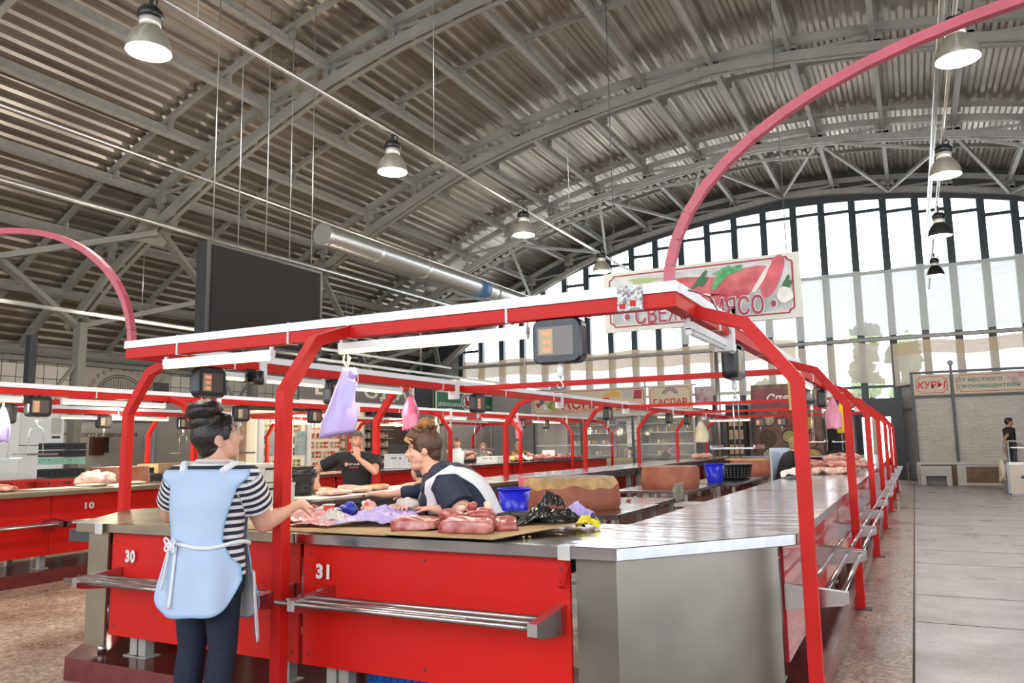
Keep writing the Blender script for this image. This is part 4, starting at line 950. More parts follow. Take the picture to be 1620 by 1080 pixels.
g = G(); g.box(-2.68,-2.2,28.95,29.3,1.15,1.75); build(g,'glass_showcase',GLASS,t)
for x in (-2.68,-2.2): 
    g = G(); g.box(x-.015,x+.015,28.93,28.96,1.15,2.5); build(g,'showcase_post',GREYL,t)
g = G(); g.lathe([(.05,1.15),(.055,1.18),(.055,1.38),(.02,1.45),(.02,1.5)],(-2.0,28.9,0),12); tag(build(g,'white_bottle',mat('white_bottle',(.7,.7,.68),.3)),'white bottle standing on the dark kiosk counter, near the far posts','bottle')

# shop front along the left: signs and shelves on the plane X = -17
XS = -17.0
t = thing('left_shop_row',(XS,23,0),'row of shops on the left with the grey sign reading ВЫГОДА','shop')
g = G(); g.box(XS-3.3,XS,16.2,16.3,0,3.0); g.box(XS-3.3,XS-3.2,16.3,31.4,0,3.0); g.box(XS-3.3,XS,31.3,31.4,0,4.0); g.box(XS-3.3,XS,16.2,31.4,2.95,3.02); g.box(XS-3.3,XS,21.9,22.0,0,3.0); g.box(XS-3.3,XS,26.4,26.5,0,3.0); build(g,'shop_shell',mat('shop_interior',(0.38,0.34,0.29),.6),t)
GS = mat('grey_sign_ground',(0.13,0.125,0.13),.5)
g = G(); g.box(XS,XS+.08,18.6,24.9,3.02,3.95); sb = build(g,'sign_panel',GS,t)
g = G(); g.box(XS+.08,XS+.085,18.6,24.9,3.90,3.95); g.box(XS+.08,XS+.085,18.6,24.9,3.02,3.06); g.box(XS+.08,XS+.085,24.75,24.9,3.02,3.95); build(g,'sign_border',HALO,sb)
text('ВЫГОДА','sign_lettering',(XS+.09,21.9,3.42),5.2,mat('sign_cream_letters',(.62,.56,.48),.5),sb,rot=(PI/2,0,PI/2),height=.56,bold=.03)
g = G(); g.box(XS-.05,XS,25.0,26.3,3.02,3.9); build(g,'dark_panel',BLACKM,t)
GG = mat('green_sign',(0.025,0.15,0.075),.5)
g = G(); g.box(XS,XS+.08,26.4,31.1,3.0,3.75); sb = build(g,'sign_panel',GG,t)
g = G(); g.box(XS+.08,XS+.085,26.4,31.1,3.70,3.75); g.box(XS+.08,XS+.085,26.4,26.5,3.0,3.75); build(g,'sign_border',HALO,sb)
text('ДУБОССАРСКАЯ','sign_lettering',(XS+.09,27.65,3.2),2.1,mat('sign_white',(.8,.8,.78),.5),sb,rot=(PI/2,0,PI/2),height=.17,bold=.03)
text('ПТИЦЕФАБРИКА','sign_lettering',(XS+.09,30.1,3.2),1.8,mat('sign_white',(.8,.8,.78),.5),sb,rot=(PI/2,0,PI/2),height=.17,bold=.03)
def flat_x(name, pts, x, m, par):
    g = G(); g.add([(x,p[0],p[1]) for p in pts],[tuple(range(len(pts)))]); return build(g,name,m,par,solid=.003)
flat_x('logo_ground',ell(28.9,3.38,.52,.36,0,wob=0,n=30),XS+.09,mat('sign_white',(.8,.8,.78),.5),sb)
flat_x('logo_ring',ell(28.9,3.38,.46,.31,0,wob=0,n=30),XS+.095,mat('logo_dark_ring',(.12,.14,.15),.5),sb); flat_x('logo_ground',ell(28.9,3.38,.36,.25,0,wob=0,n=30),XS+.10,mat('sign_white',(.8,.8,.78),.5),sb)
flat_x('bird_emblem',[(28.7,3.28),(28.78,3.2),(28.86,3.18),(28.86,3.1),(28.9,3.1),(28.9,3.18),(29.0,3.22),(29.1,3.34),(29.22,3.42),(29.05,3.46),(28.98,3.4),(28.88,3.42),(28.84,3.55),(28.78,3.62),(28.70,3.58),(28.66,3.5),(28.72,3.46),(28.70,3.36)],XS+.105,SRED,sb)
shutter_part(t,27.2,31.0,XS+.05,.2,2.9,axis='X',pitch=.08)
g = G(); g.box(XS,XS+.1,26.9,27.1,0,3.0); g.box(XS,XS+.1,31.0,31.2,0,3.0); build(g,'shutter_post',KG,t)
g = G(); g.box(-13.6,-12.9,30.2,30.3,0,4.0); g.box(-17,-13.6,31.2,31.3,0,3.9); tag(build(g,'grey_partition',WALLG),'grey partition between the rooster sign and the deli kiosk','partition')
# glass-door fridges
FR = mat('fridge_white_frame',(0.62,0.64,0.66),.35); GLOW = mat('glowing_shelf_back',(0.75,0.66,0.50),.5,emit=.5)  # cabinet and shelf backs glow by emission, standing in for interior lighting
t = thing('glass_door_fridge',(XS+.3,17.9,0),'tall white fridge with glass doors and drinks, left of the middle post','fridge')
g = G(); 
for y in (16.75,17.95,18.75): g.box(XS+.2,XS+.3,y,y+.18,.9,2.55)
g.box(XS+.2,XS+.3,16.75,18.93,2.4,2.58); g.box(XS+.2,XS+.3,16.75,18.93,.75,.95); build(g,'door_frame',FR,t)
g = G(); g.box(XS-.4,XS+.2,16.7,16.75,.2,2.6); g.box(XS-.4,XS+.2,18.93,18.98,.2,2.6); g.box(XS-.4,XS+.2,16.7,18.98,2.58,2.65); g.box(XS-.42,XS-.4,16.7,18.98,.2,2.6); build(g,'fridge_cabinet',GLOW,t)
for z in (1.0,1.35,1.7,2.05): 
    g = G(); g.box(XS-.38,XS+.18,16.78,18.9,z-.02,z); build(g,'fridge_shelf',FR,t)
for y0 in (17.05,18.2):
    g = G(); g.box(XS+.30,XS+.305,y0,y0+.45,1.35,2.05); build(g,'door_sticker',mat('blue_sticker',(0.12,0.28,0.36),.5,col2=(.45,.40,.36),vscale=4),t)
t = thing('shop_shelves',(XS-.6,20.4,0),'brightly lit open shop shelves behind the man in the black T-shirt','shelves')
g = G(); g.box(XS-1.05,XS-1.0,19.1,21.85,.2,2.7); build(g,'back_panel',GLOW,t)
for z in (.9,1.22,1.54,1.86,2.18): 
    g = G(); g.box(XS-1.0,XS-.5,19.1,21.85,z-.02,z); build(g,'shelf_board',mat('red_edge_shelf',(0.55,0.30,0.24),.5),t)
g = G(); g.box(XS-.1,XS+.02,19.0,21.85,.2,.85); build(g,'counter_front',REDPANEL,t)
t = thing('shop_shelves',(XS-.9,24.2,0),'dark shop shelves behind the seller, right of the far red post','shelves')
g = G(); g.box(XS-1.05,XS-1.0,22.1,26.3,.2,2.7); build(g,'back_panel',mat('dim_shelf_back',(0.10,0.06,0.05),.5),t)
for z in (.9,1.22,1.54,1.86,2.18):
    g = G(); g.box(XS-1.0,XS-.5,22.4,24.4,z-.02,z); build(g,'shelf_board',KG,t)
g = G(); g.box(XS-.1,XS+.02,22.1,26.3,.2,.95); build(g,'counter_front',mat('shop_steel_front',(.4,.4,.4),.3,.6),t)
g = G(); g.box(XS-.02,XS+.05,22.35,22.5,0,2.9); build(g,'green_post',mat('dark_green_post',(.03,.07,.06),.4),t)
for (x,y,z,e) in ((XS-.4,20.4,2.85,40),(XS-.4,24.0,2.85,10)):
    l = bpy.data.lights.new('shop_light','AREA'); l.shape='RECTANGLE'; l.size=.4; l.size_y=2.4; l.energy=e; l.color=(1,.9,.7); o = bpy.data.objects.new('shop_light',l); COL.objects.link(o); o.location = (x,y,z)
# goods on shelves, each a thing
cols = [(0.55,0.08,0.05),(0.62,0.42,0.08),(0.60,0.52,0.38),(0.20,0.30,0.08),(0.55,0.30,0.16),(0.70,0.66,0.58),(0.10,0.14,0.35),(0.35,0.10,0.06)]
PM = [mat('pack_colour_%d'%i,c,.45) for i,c in enumerate(cols)]
protos = []
def proto(kind, m, label, grp):
    t = thing(kind,(0,0,0),label,kind.split('_')[-1],grp)
    if kind == 'food_pack':
        g = G(); g.box(-.055,.055,-.055,.055,0,.20); build(g,'pack_body',m,t,local=True); g = G(); g.box(-.057,.057,-.057,.057,.05,.12); build(g,'pack_label',PM[5],t,local=True)
    elif kind == 'glass_jar':
        g = G(); g.lathe([(.05,0),(.052,.02),(.052,.12),(.04,.14)],(0,0,0),10); build(g,'jar_body',m,t,local=True); g = G(); g.lathe([(.042,.14),(.042,.165)],(0,0,0),10); build(g,'jar_lid',PM[0],t,local=True)
    elif kind == 'drink_bottle':
        g = G(); g.lathe([(.04,0),(.042,.02),(.042,.17),(.016,.22),(.016,.25)],(0,0,0),10); build(g,'bottle_body',m,t,local=True); g = G(); g.lathe([(.018,.25),(.018,.27)],(0,0,0),8); build(g,'bottle_cap',PM[5],t,local=True)
    elif kind == 'cheese_piece':
        g = G(); g.prism([(-.10,-.08),(.10,-.08),(.06,.08),(-.08,.06)],0,.12); build(g,'cheese_body',mat('cheese',(0.62,0.44,0.12),.5,var=.2,vscale=9),t,local=True)
    return t
def fill(plan):
    for kind,mi_,label,grp,spots in plan:
        ps = []
        for j,mm in enumerate(mi_):
            n = 0
            src = None
            for q,(x,y,z) in enumerate(spots):
                if q%len(mi_) != j: continue
                if src is None:
                    cn = ['red','yellow','cream','green','orange-brown','white','navy','brown'][mm]; src = proto(kind, PM[mm], (cn+' '+label) if kind != 'cheese_piece' else label, (cn+' '+grp) if kind != 'cheese_piece' else grp); src.location = (x,y,z)
                else: dup(src,(x,y,z))
R_ = random.Random(3)
def line(x0,y0,x1,y1,z,n): return [(x0+(x1-x0)*(i+.5)/n+R_.uniform(-.015,.015),y0+(y1-y0)*(i+.5)/n+R_.uniform(-.015,.015),z) for i in range(n)]
fill([
 ('food_pack',(1,3,0,2),'bright food pack in the glass-door fridge','packs in the glass-door fridge',sum([line(XS,16.95,XS,17.9,z,6)+line(XS,18.15,XS,18.75,z,4) for z in (1.0,1.35,1.7,2.05)],[])),
 ('food_pack',(2,4,0,5),'food pack on the brightly lit shop shelves','packs on the lit shop shelves',sum([line(XS-.7,19.2,XS-.7,21.75,z,14) for z in (1.22,1.54)],[])),
 ('glass_jar',(1,4,7),'jar on the brightly lit shop shelves','jars on the lit shop shelves',sum([line(XS-.7,19.2,XS-.7,21.75,z,14) for z in (.9,1.86,2.18)],[])),
 ('food_pack',(4,7,2),'pack on the dim shop shelves behind the seller','packs on the dim shop shelves',sum([line(XS-.7,22.5,XS-.7,24.3,z,8) for z in (.9,1.22,1.54,1.86)],[])),
 ('glass_jar',(4,3,6,5),'jar on the back shelves of the deli kiosk','jars on the deli kiosk shelves',sum([line(-13.1,30.95,-10.8,30.95,z,14) for z in (1.05,1.5,1.95)]+[line(-9.5,30.95,-7.2,30.95,z,12) for z in (1.05,1.5)],[])),
 ('drink_bottle',(3,1,6,4),'bottle on the back shelves of the deli kiosk','bottles on the deli kiosk shelves',sum([line(-9.5,30.95,-7.2,30.95,z,12) for z in (1.95,)]+[line(-13.1,30.95,-10.8,30.95,2.3,9)],[])),
 ('cheese_piece',(1,2),'yellow piece of cheese in the glass deli counter','cheese in the deli counter',line(-13.1,28.6,-9.4,28.6,.85,18)+line(-13.0,28.35,-9.4,28.35,.85,15)),
])
# left wall details
XW = -23.6
t = thing('wall_writing',(XW+.01,16.1,2.1),'dark lettering МОЙКА ТОРГОВОГО ИНВЕНТАРЯ on the tiled wall','lettering')
text('МОЙКА ТОРГОВОГО ИНВЕНТАРЯ','wall_lettering',(XW+.015,16.05,2.09),3.97,mat('wall_letter_dark',(0.10,0.085,0.07),.5),t,rot=(PI/2,0,PI/2),height=.17,bold=.02)
t = thing('bridge_banner',(XW+.1,17.3,2.95),'large beige banner with an arched bridge drawing on the tiled wall','banner')
BAN = mat('banner_beige',(0.52,0.46,0.39),.6)
g = G(); g.box(XW+.05,XW+.1,15.55,19.2,2.92,4.5); build(g,'banner_board',BAN,t)
INK = mat('banner_ink',(0.10,0.085,0.07),.6)
g = G(); xi = XW+.11
for r in (.70,.63): g.tube([(xi,17.25+r*1.25*math.cos(a),3.36+r*math.sin(a)) for a in [PI*i/20 for i in range(21)]],.014,5)
for i in range(1,18):
    y = 17.25-.79+1.58*i/18; h = .63*math.sqrt(max(0,1-((y-17.25)/.79)**2)); g.tube([(xi,y,3.36),(xi,y,3.36+h)],.007,4)
g.tube([(xi,15.8,3.33),(xi,16.1,3.53),(xi,16.5,3.42),(xi,18.0,3.42),(xi,18.3,3.6),(xi,18.95,4.1)],.012,5); g.box(xi-.005,xi+.005,15.75,18.85,3.33,3.37)
build(g,'bridge_drawing',INK,t)
arc = 'НОВЫЙ РАЗБЕГ'
for i,ch in enumerate(arc):
    if ch == ' ': continue
    a = PI-(PI*(i+1.2)/(len(arc)+1.4)); text(ch,'banner_letters',(XW+.11,17.25+1.13*math.cos(a),3.36+.90*math.sin(a)),.10,INK,t,rot=(PI/2,0,PI/2),height=.14)
g = G(); g.box(xi,xi+.01,18.5,19.15,2.97,3.9)
for k in range(5): g.box(xi+.01,xi+.015,18.55+.12*k,18.63+.12*k,3.02,3.85)
build(g,'dark_figure_panel',mat('banner_dark_print',(.12,.11,.10),.6),t)
g = G(); g.box(XW+.05,XW+.1,16.05,16.9,2.60,2.88); tag(build(g,'small_wall_sign',mat('brown_sign',(0.16,0.06,0.05),.6)),'small brown sign on the wall beneath the bridge banner','sign')
g = G(); g.tube([(XW+.1,15.0,2.62),(XW+.1,19.5,2.62)],.035,8); tag(build(g,'wall_pipe',mat('dark_pipe',(.12,.10,.09),.5)),'dark pipe running along the tiled wall over the writing','pipe')
t = thing('soap_dispenser',(XW+.1,16.5,1.5),'brown and chrome dispenser on the tiled wall under the writing','dispenser')
g = G(); g.box(XW+.02,XW+.2,16.3,16.7,1.42,2.0); build(g,'dispenser_body',mat('brown_gloss',(0.14,0.05,0.03),.2),t); g = G(); g.box(XW+.02,XW+.18,16.72,16.88,1.5,2.0); build(g,'chrome_side',CHROME,t)
t = thing('black_door_panel',(XW+.1,19.8,0),'tall black door in the tiled wall, right of the writing','door')
g = G(); g.box(XW+.02,XW+.1,18.75,20.85,0,2.45); build(g,'door_leaf',mat('door_black',(0.018,0.016,0.022),.7),t); g = G(); g.box(XW,XW+.12,18.66,18.75,0,2.5); g.box(XW,XW+.12,20.85,20.94,0,2.5); g.box(XW,XW+.12,18.66,20.94,2.45,2.54); build(g,'door_frame',FR,t)
g = G(); g.box(XW+.02,XW+.03,18.2,18.5,1.7,1.98); tag(build(g,'paper_notice',mat('notice_paper',(.6,.58,.6),.6)),'small paper notice on the wall left of the black door','notice')
t = thing('cooling_unit',(-17.4,10.2,0),'big white cooling unit with a raised cabinet at the left edge','fridge')
g = G(); g.box(-18.3,-17.0,8.2,10.15,0,2.45); build(g,'unit_body',mat('unit_white',(0.55,0.60,0.66),.35),t,bev=.02)
g = G(); g.box(-18.3,-17.1,10.2,11.2,1.70,2.40); cb_ = build(g,'raised_cabinet',mat('unit_white',(0.55,0.60,0.66),.35),t,bev=.02)
g = G(); g.box(-17.1,-17.09,10.9,11.12,1.95,2.3); build(g,'control_panel',mat('panel_grey',(.35,.36,.38),.4),cb_)
g = G(); g.box(-17.09,-17.08,10.92,11.1,1.85,1.9); build(g,'name_plate',BLACK,cb_)
g = G(); g.box(-18.3,-17.1,10.2,11.2,0,1.69); build(g,'lower_body',mat('unit_white',(0.55,0.60,0.66),.35),t)
g = G(); g.box(-17.3,-16.95,11.95,12.6,2.0,2.45);
pipe((-20.5,18.2,4.6),(-17.6,18.2,1.2),.05,GREYL,'slanting grey pipe leaning by the fridge behind the head of the customer','pipe',None,'slanted_pipe')
t = thing('wood_panel',(-17.1,16.3,0),'tall brown wood panel just left of the glass-door fridge','panel')
g = G(); g.box(-17.3,-17.1,15.75,16.65,.2,2.7); build(g,'panel_board',mat('panel_wood',(.30,.20,.13),.5,var=.2,vscale=3),t)
# ---------------- goods, tables, blocks, bags ----------------
BLK = mat('chopping_block_paint',(0.30,0.075,0.04),.55,bump=.4,bscale=14,col2=(0.40,0.13,0.07),vscale=5,detail=6)
BLKW = mat('chopping_block_raw_wood',(0.52,0.32,0.13),.6,bump=.5,bscale=18,var=.25,vscale=9)
BLKT = mat('chopping_block_top',(0.22,0.13,0.10),.6,bump=.7,bscale=22,var=.3,vscale=12)
def block(x,y,z,r,h,label,raw=True,seed=0):
    t = thing('chopping_block',(x,y,z),label,'chopping block','butcher chopping blocks')
    n = 64
    def rad(a,zz): return r*(1+.018*math.sin(3*a+seed)+.012*math.sin(7*a+seed*2)+.006*math.sin(31*a)) * (1-.07*(zz/h)**2-.05*max(0,1-zz/h*6)**2)
    zb = lambda a: h*(.70+.05*math.sin(5*a+seed)+.04*math.sin(11*a+1)) if raw else h*.985
    g = G()
    vs = []; fs = []
    for j in range(7):
        for i in range(n):
            a = 2*PI*i/n; zz = zb(a)*j/6; R = rad(a,zz); vs.append((x+R*math.cos(a),y+R*math.sin(a),z+zz))
    for j in range(6):
        for i in range(n): fs.append((j*n+i,j*n+(i+1)%n,(j+1)*n+(i+1)%n,(j+1)*n+i))
    g.add(vs,fs,True); build(g,'painted_side',BLK,t)
    g = G(); vs = []; fs = []
    for j in range(5):
        for i in range(n):
            a = 2*PI*i/n; z0 = zb(a); zz = z0+(h-z0)*j/4; R = rad(a,zz)*(1 if j<2 else 1-.012*(j-1)**1.6); vs.append((x+R*math.cos(a),y+R*math.sin(a),z+zz))
    for j in range(4):
        for i in range(n): fs.append((j*n+i,j*n+(i+1)%n,(j+1)*n+(i+1)%n,(j+1)*n+i))
    g.add(vs,fs,True); build(g,'raw_wood_band',BLKW,t)
    g = G(); vs = []; fs = []
    for j in range(8):
        for i in range(n):
            a = 2*PI*i/n; k = 1-j/7.0; R = rad(a,h)*(1-.012*3**1.6)*k; vs.append((x+R*math.cos(a),y+R*math.sin(a),z+h-.028*(1-k*k)+.006*noise.noise(Vector((R*math.cos(a)*9,R*math.sin(a)*9,seed)))))
    for j in range(7):
        for i in range(n): fs.append((j*n+i,j*n+(i+1)%n,(j+1)*n+(i+1)%n,(j+1)*n+i))
    g.add(vs,fs,True); build(g,'cutting_surface',BLKT,t)
    return t
def table(x0,x1,y0,y1,z,label,top=STEELTOP,th=.045):
    t = thing('steel_table',((x0+x1)/2,(y0+y1)/2,0),label,'table','steel work tables')
    g = G(); g.box(x0,x1,y0,y1,z-th,z); build(g,'table_top',top,t,bev=.004)
    for x in (x0+.05,x1-.05):
        for y in (y0+.05,y1-.05):
            g = G(); g.box(x-.02,x+.02,y-.02,y+.02,0,z-th); build(g,'leg',GREYL,t)
    g = G(); g.box(x0+.05,x1-.05,y0+.04,y0+.06,.25,.28); g.box(x0+.04,x0+.06,y0+.05,y1-.05,.25,.28); g.box(x1-.06,x1-.04,y0+.05,y1-.05,.25,.28); g.box(x0+.05,x1-.05,y1-.06,y1-.04,.25,.28); build(g,'stretcher',GREYL,t)
table(-3.95,-2.45,6.85,8.15,.90,'steel work table under the nearest chopping block')
block(-3.17,7.5,.90,.50,.31,'largest chopping block, red-painted with raw yellow band, nearest behind the counter',True,1)
table(-3.75,-2.75,8.5,9.9,.84,'steel work table right behind the nearest chopping block')
table(-4.1,-2.95,11.3,13.2,.84,'steel work table under the second chopping block')
block(-3.50,12.3,.84,.46,.33,'second chopping block, dark red-brown, mid-distance',False,2)
table(-3.6,-2.7,13.4,15.9,.84,'steel table with the blue bucket and black basket on it')
table(-3.7,-2.6,16.4,18.0,.84,'steel table under the third chopping block')
block(-3.12,17.2,.84,.46,.30,'third chopping block with a loose board on it, beyond the blue bucket',False,3)
g = G(); g.box(-3.6,-2.75,16.9,17.5,1.14,1.165); tag(build(g,'wooden_board',BLKW),'wooden board lying on the third chopping block','board')
table(-2.7,-2.1,18.6,20.2,.84,'small steel table farthest behind the long right counter')
table(-3.55,-2.95,5.9,6.6,.92,'narrow steel table holding the nearest blue bucket')
table(-12.5,-11.1,6.9,9.3,.95,'work table inside the left island under its chopping block and red crates')
block(-11.85,8.75,.95,.47,.34,'brown chopping block inside the left island, beside the black crates',False,4)
# meat knife scrap on table
MEAT = mat('raw_meat',(0.26,0.02,0.02),.28,coat=.3,col2=(0.48,0.13,0.11),vscale=9,detail=7,bump=.5,bscale=22,sub=.1)
MEATF = mat('raw_meat_with_fat',(0.30,0.022,0.024),.3,coat=.3,col2=(0.58,0.24,0.20),vscale=10,detail=4,bump=.5,bscale=20,sub=.1)
FAT = mat('white_fat',(0.82,0.60,0.52),.35,coat=.2,col2=(0.70,0.38,0.32),vscale=9,bump=.4,bscale=18,sub=.1)
CHICK = mat('poultry_skin',(0.70,0.40,0.28),.35,coat=.2,col2=(0.55,0.20,0.17),vscale=8,bump=.4,bscale=20,sub=.1)
CHICK2 = mat('pale_poultry_skin',(0.78,0.55,0.42),.35,coat=.2,col2=(0.62,0.30,0.25),vscale=8,bump=.4,bscale=20,sub=.1)
def lump(name, c, r, m, label, cat, group=None, amp=.22, freq=2.2, seed=0, nu=26, nv=16, rz=0):
    g = G(); M = Matrix.Rotation(rz,3,'Z'); g.blob((c[0],c[1],c[2]+r[2]*.92),r,amp,freq,nu,nv,seed,flat=c[2],M=M)
    return tag(build(g,name,m),label,cat,group)
ZC = 1.052
# cardboard sheets on the front counter
CARD = mat('cardboard',(0.42,0.27,0.14),.7,var=.12,vscale=5)
def sheet(name, pts, z, m, label, cat, th=.004, lift=None, group=None):
    g = G(); k = len(pts); zz = [z+(lift[i] if lift else 0) for i in range(k)]
    g.add([(p[0],p[1],zz[i]) for i,p in enumerate(pts)]+[(p[0],p[1],zz[i]+th) for i,p in enumerate(pts)],[tuple(reversed(range(k))),tuple(range(k,2*k))]+[(i,(i+1)%k,(i+1)%k+k,i+k) for i in range(k)])
    return tag(build(g,name,m),label,cat,group)
sheet('cardboard_sheet',[(-3.95,3.66),(-3.22,3.66),(-3.25,4.45),(-3.95,4.5)],ZC,CARD,'brown cardboard sheet on the counter left of and behind the middle post','cardboard')
sheet('cardboard_sheet',[(-3.22,3.645),(-2.66,3.63),(-2.62,4.35),(-3.2,4.4)],ZC+.005,CARD,'brown cardboard sheet on the counter under the purple plastic','cardboard')
sheet('cardboard_sheet',[(-2.72,3.63),(-1.98,3.63),(-1.72,4.22),(-1.82,4.42),(-2.6,4.3)],ZC+.010,CARD,'brown cardboard sheet under the big meat slabs, its right corner lifted','cardboard',lift=[0,0,.035,.02,0])
sheet('wooden_board',[(-3.05,4.28),(-2.15,4.28),(-2.12,4.62),(-3.05,4.62)],ZC+.016,mat('brown_board',(0.20,0.09,0.05),.5,var=.2,vscale=6),'brown cutting board under the forearms of the seller','board',th=.018)
# meat slabs: layered pieces
def slab(c, L, W, Hh, rz, label, seed=0, mm=MEATF):
    g = G()
    M = Matrix.Rotation(rz,3,'Z')
    o_ = len(g.v); g.sphere((0,0,0),(1,1,1),40,18)
    for i in range(len(g.v)):
        v = g.v[i]
        e = .42
        p = Vector([math.copysign(abs(q)**e,q) for q in v])
        p = Vector((p.x*L/2,p.y*W/2,p.z*Hh/2))
        nn = noise.noise(p*5.5+Vector((seed*5,3,0)))*.045+noise.noise(p*13+Vector((seed*5,0,0)))*.016+noise.noise(p*28+Vector((seed*5,0,0)))*.007
        p += v.normalized()*nn
        if p.z < -Hh*.42: p.z = -Hh*.42
        g.v[i] = M@p+Vector(c)+Vector((0,0,Hh*.42))
    t = build(g,'meat_slab',mm); tag(t,label,'meat','raw meat slabs on the front counter')
    if mm is MEATF:
        g2 = G()
        def ff(u,v):
            x = (u-.5)*L*.86; y = (v-.5)*W*(.34+.22*math.sin(u*7+seed)); return M@Vector((x,y+.02*math.sin(u*5+seed),0))+Vector(c)
        bv_ = __import__('mathutils').bvhtree.BVHTree.FromPolygons(g.v,g.f)
        def f2(u,v):
            p = ff(u,v); h = bv_.ray_cast(p+Vector((0,0,.3)),Vector((0,0,-1)),.5); z_ = h[0].z if h[0] else p.z
            return Vector((p.x,p.y,z_+.004+.003*noise.noise(p*40)))
        g2.grid(f2,26,8); build(g2,'fat_layer',FAT,t,solid=.004)
    return t
slab((-2.62,3.90,ZC+.015),.30,.16,.070,.06,'flat slab of pinkish raw meat, left one in front of the seller',1)
slab((-2.27,3.87,ZC+.015),.32,.18,.085,.1,'thick raw meat slab with pale fat, right one in front of the seller',2)
slab((-2.08,3.98,ZC+.018),.13,.13,.075,.5,'small dark red chunk of meat at the right end of the thick slab',3,MEAT)
slab((-2.36,4.12,ZC+.015),.24,.14,.10,.15,'heap of chopped red meat behind the thick slab',4,MEAT)
slab((-2.43,3.99,ZC+.015),.14,.15,.10,.9,'dark red end piece between the two meat slabs',5,MEAT)
for k,(x,y,z,r) in enumerate(((-2.44,4.10,.11,.022),(-2.36,4.08,.125,.025),(-2.27,4.12,.12,.022),(-2.40,4.17,.13,.02),(-2.31,4.18,.13,.022),(-2.47,4.15,.115,.02))):
    lump('meat_cube',(x,y,ZC+z-.01),(r*1.3,r,r),[FAT,MEAT][k%2],'small cube of cut meat on the chopped heap','meat','cubes of cut meat',.2,2,k,12,8)
# crumpled plastic
def film(name, col, rough=.25, a=.85):
    return mat(name,col,rough,alpha=a,coat=.3)
LIL = film('lilac_plastic_film',(0.52,0.42,0.80),.3,.88); PNK = film('pink_plastic_film',(0.85,0.45,0.47),.3,.8); BLP = mat('black_plastic_film',(0.012,0.012,0.014),.22,coat=.3); CLR = mat('clear_plastic_film',(0.86,0.88,0.90),.12,alpha=.38,coat=.5); YEL = mat('yellow_rag',(0.72,0.60,0.02),.6); WPL = film('white_plastic_film',(0.82,0.80,0.78),.4,.93)
def crumple(name, c, sx, sy, h, m, label, cat, seed=0, rz=0, n=46, dome=1.0, group=None, edge=.03):
    g = G(); M = Matrix.Rotation(rz,3,'Z')
    def fn(u,v):
        x = (u-.5)*2; y = (v-.5)*2; r = math.sqrt(x*x+y*y)
        wob = 1+.18*noise.noise(Vector((x*1.7,y*1.7,seed)))*2
        k = max(0,1-min(1,r*.75)**2)
        q = Vector((x*2.1+seed,y*2.1,seed)); w2 = noise.noise(q*1.3+Vector((9,3,1)))*.9; zz = h*k*dome*(.55+.5*noise.noise(Vector((x*1.3,y*1.3,seed+5))))+(1-abs(noise.noise(q+Vector((w2,w2,0))))*2.2)*h*(.32 if h < .08 else .17)*(.35+k)+(1-abs(noise.noise(q*2.4+Vector((w2,0,w2))))*2.2)*h*(.14 if h < .08 else .07)*(.3+k)
        p = M@Vector((x*sx/2*wob,y*sy/2*wob,0)); return Vector((c[0]+p.x,c[1]+p.y,c[2]+.004+max(0,zz)))
    g.grid(fn,n,n,smooth=False)
    return tag(build(g,name,m,solid=.0015),label,cat,group)
crumple('plastic_sheet',(-3.02,4.12,ZC+.008),.62,.34,.060,LIL,'crumpled lilac plastic sheet lying in front of the gloved hand','plastic sheet',1,.25)
crumple('plastic_sheet',(-3.20,4.42,ZC+.02),.42,.25,.085,LIL,'second lilac plastic heap, behind the crumpled one and right of the red cup','plastic sheet',2,.5)
crumple('plastic_sheet',(-3.62,4.10,ZC+.008),.45,.45,.075,PNK,'pale pink plastic film heap on the counter right of the middle post','plastic sheet',3,.2)
crumple('plastic_sheet',(-3.40,3.93,ZC+.010),.30,.18,.035,PNK,'low piece of pink film at the counter edge in front of the red cup','plastic sheet',4,.1)
crumple('plastic_bag',(-1.99,4.36,ZC+.01),.40,.26,.12,BLP,'shiny black crumpled plastic bag on the right end of the front counter','bag',5,.4,n=44)
g = G(); g.add([(-2.03,4.38,ZC+.10),(-1.90,4.40,ZC+.10),(-1.98,4.42,ZC+.235),(-2.00,4.48,ZC+.12)],[(0,1,2),(1,3,2),(3,0,2),(0,3,1)]); 
crumple('plastic_bag',(-2.01,4.44,ZC+.10),.16,.12,.11,BLP,'upright black tip of plastic behind the shiny black bag','bag',15,.9,n=20)
crumple('plastic_bag',(-1.90,4.56,ZC+.01),.24,.17,.13,LIL,'small lilac crumpled bag behind the black one','bag',6,0,n=30)
crumple('yellow_rag',(-1.74,4.36,ZC+.002),.13,.10,.065,YEL,'small bright yellow rag beside the black bag','rag',7,.3,n=22)
for k,(x,y) in enumerate(((-1.90,3.83),(-1.88,3.86))):
    lump('crumb',(x,y,ZC),(.010,.008,.006),mat('crumb',(.5,.33,.15),.7),'tiny crumb on the bare steel near the cardboard','crumb','crumbs',.2,2,k,8,6)
# black tray
t = thing('black_tray',(-2.22,4.48,ZC),'black plastic tray left of the black bag','tray')
g = G(); g.add([(-2.33,4.36,ZC+.02),(-2.06,4.36,ZC+.02),(-2.06,4.56,ZC+.02),(-2.33,4.56,ZC+.02),(-2.38,4.32,ZC+.065),(-2.02,4.32,ZC+.065),(-2.02,4.60,ZC+.065),(-2.38,4.60,ZC+.065)],[(0,3,2,1),(0,1,5,4),(1,2,6,5),(2,3,7,6),(3,0,4,7)]); build(g,'tray_body',BLACK,t,solid=.005)
g = G(); g.tube([(-2.38,4.32,ZC+.065),(-2.02,4.32,ZC+.065),(-2.02,4.60,ZC+.065),(-2.38,4.60,ZC+.065)],.006,6,closed=True); build(g,'tray_rim',BLACK,t)
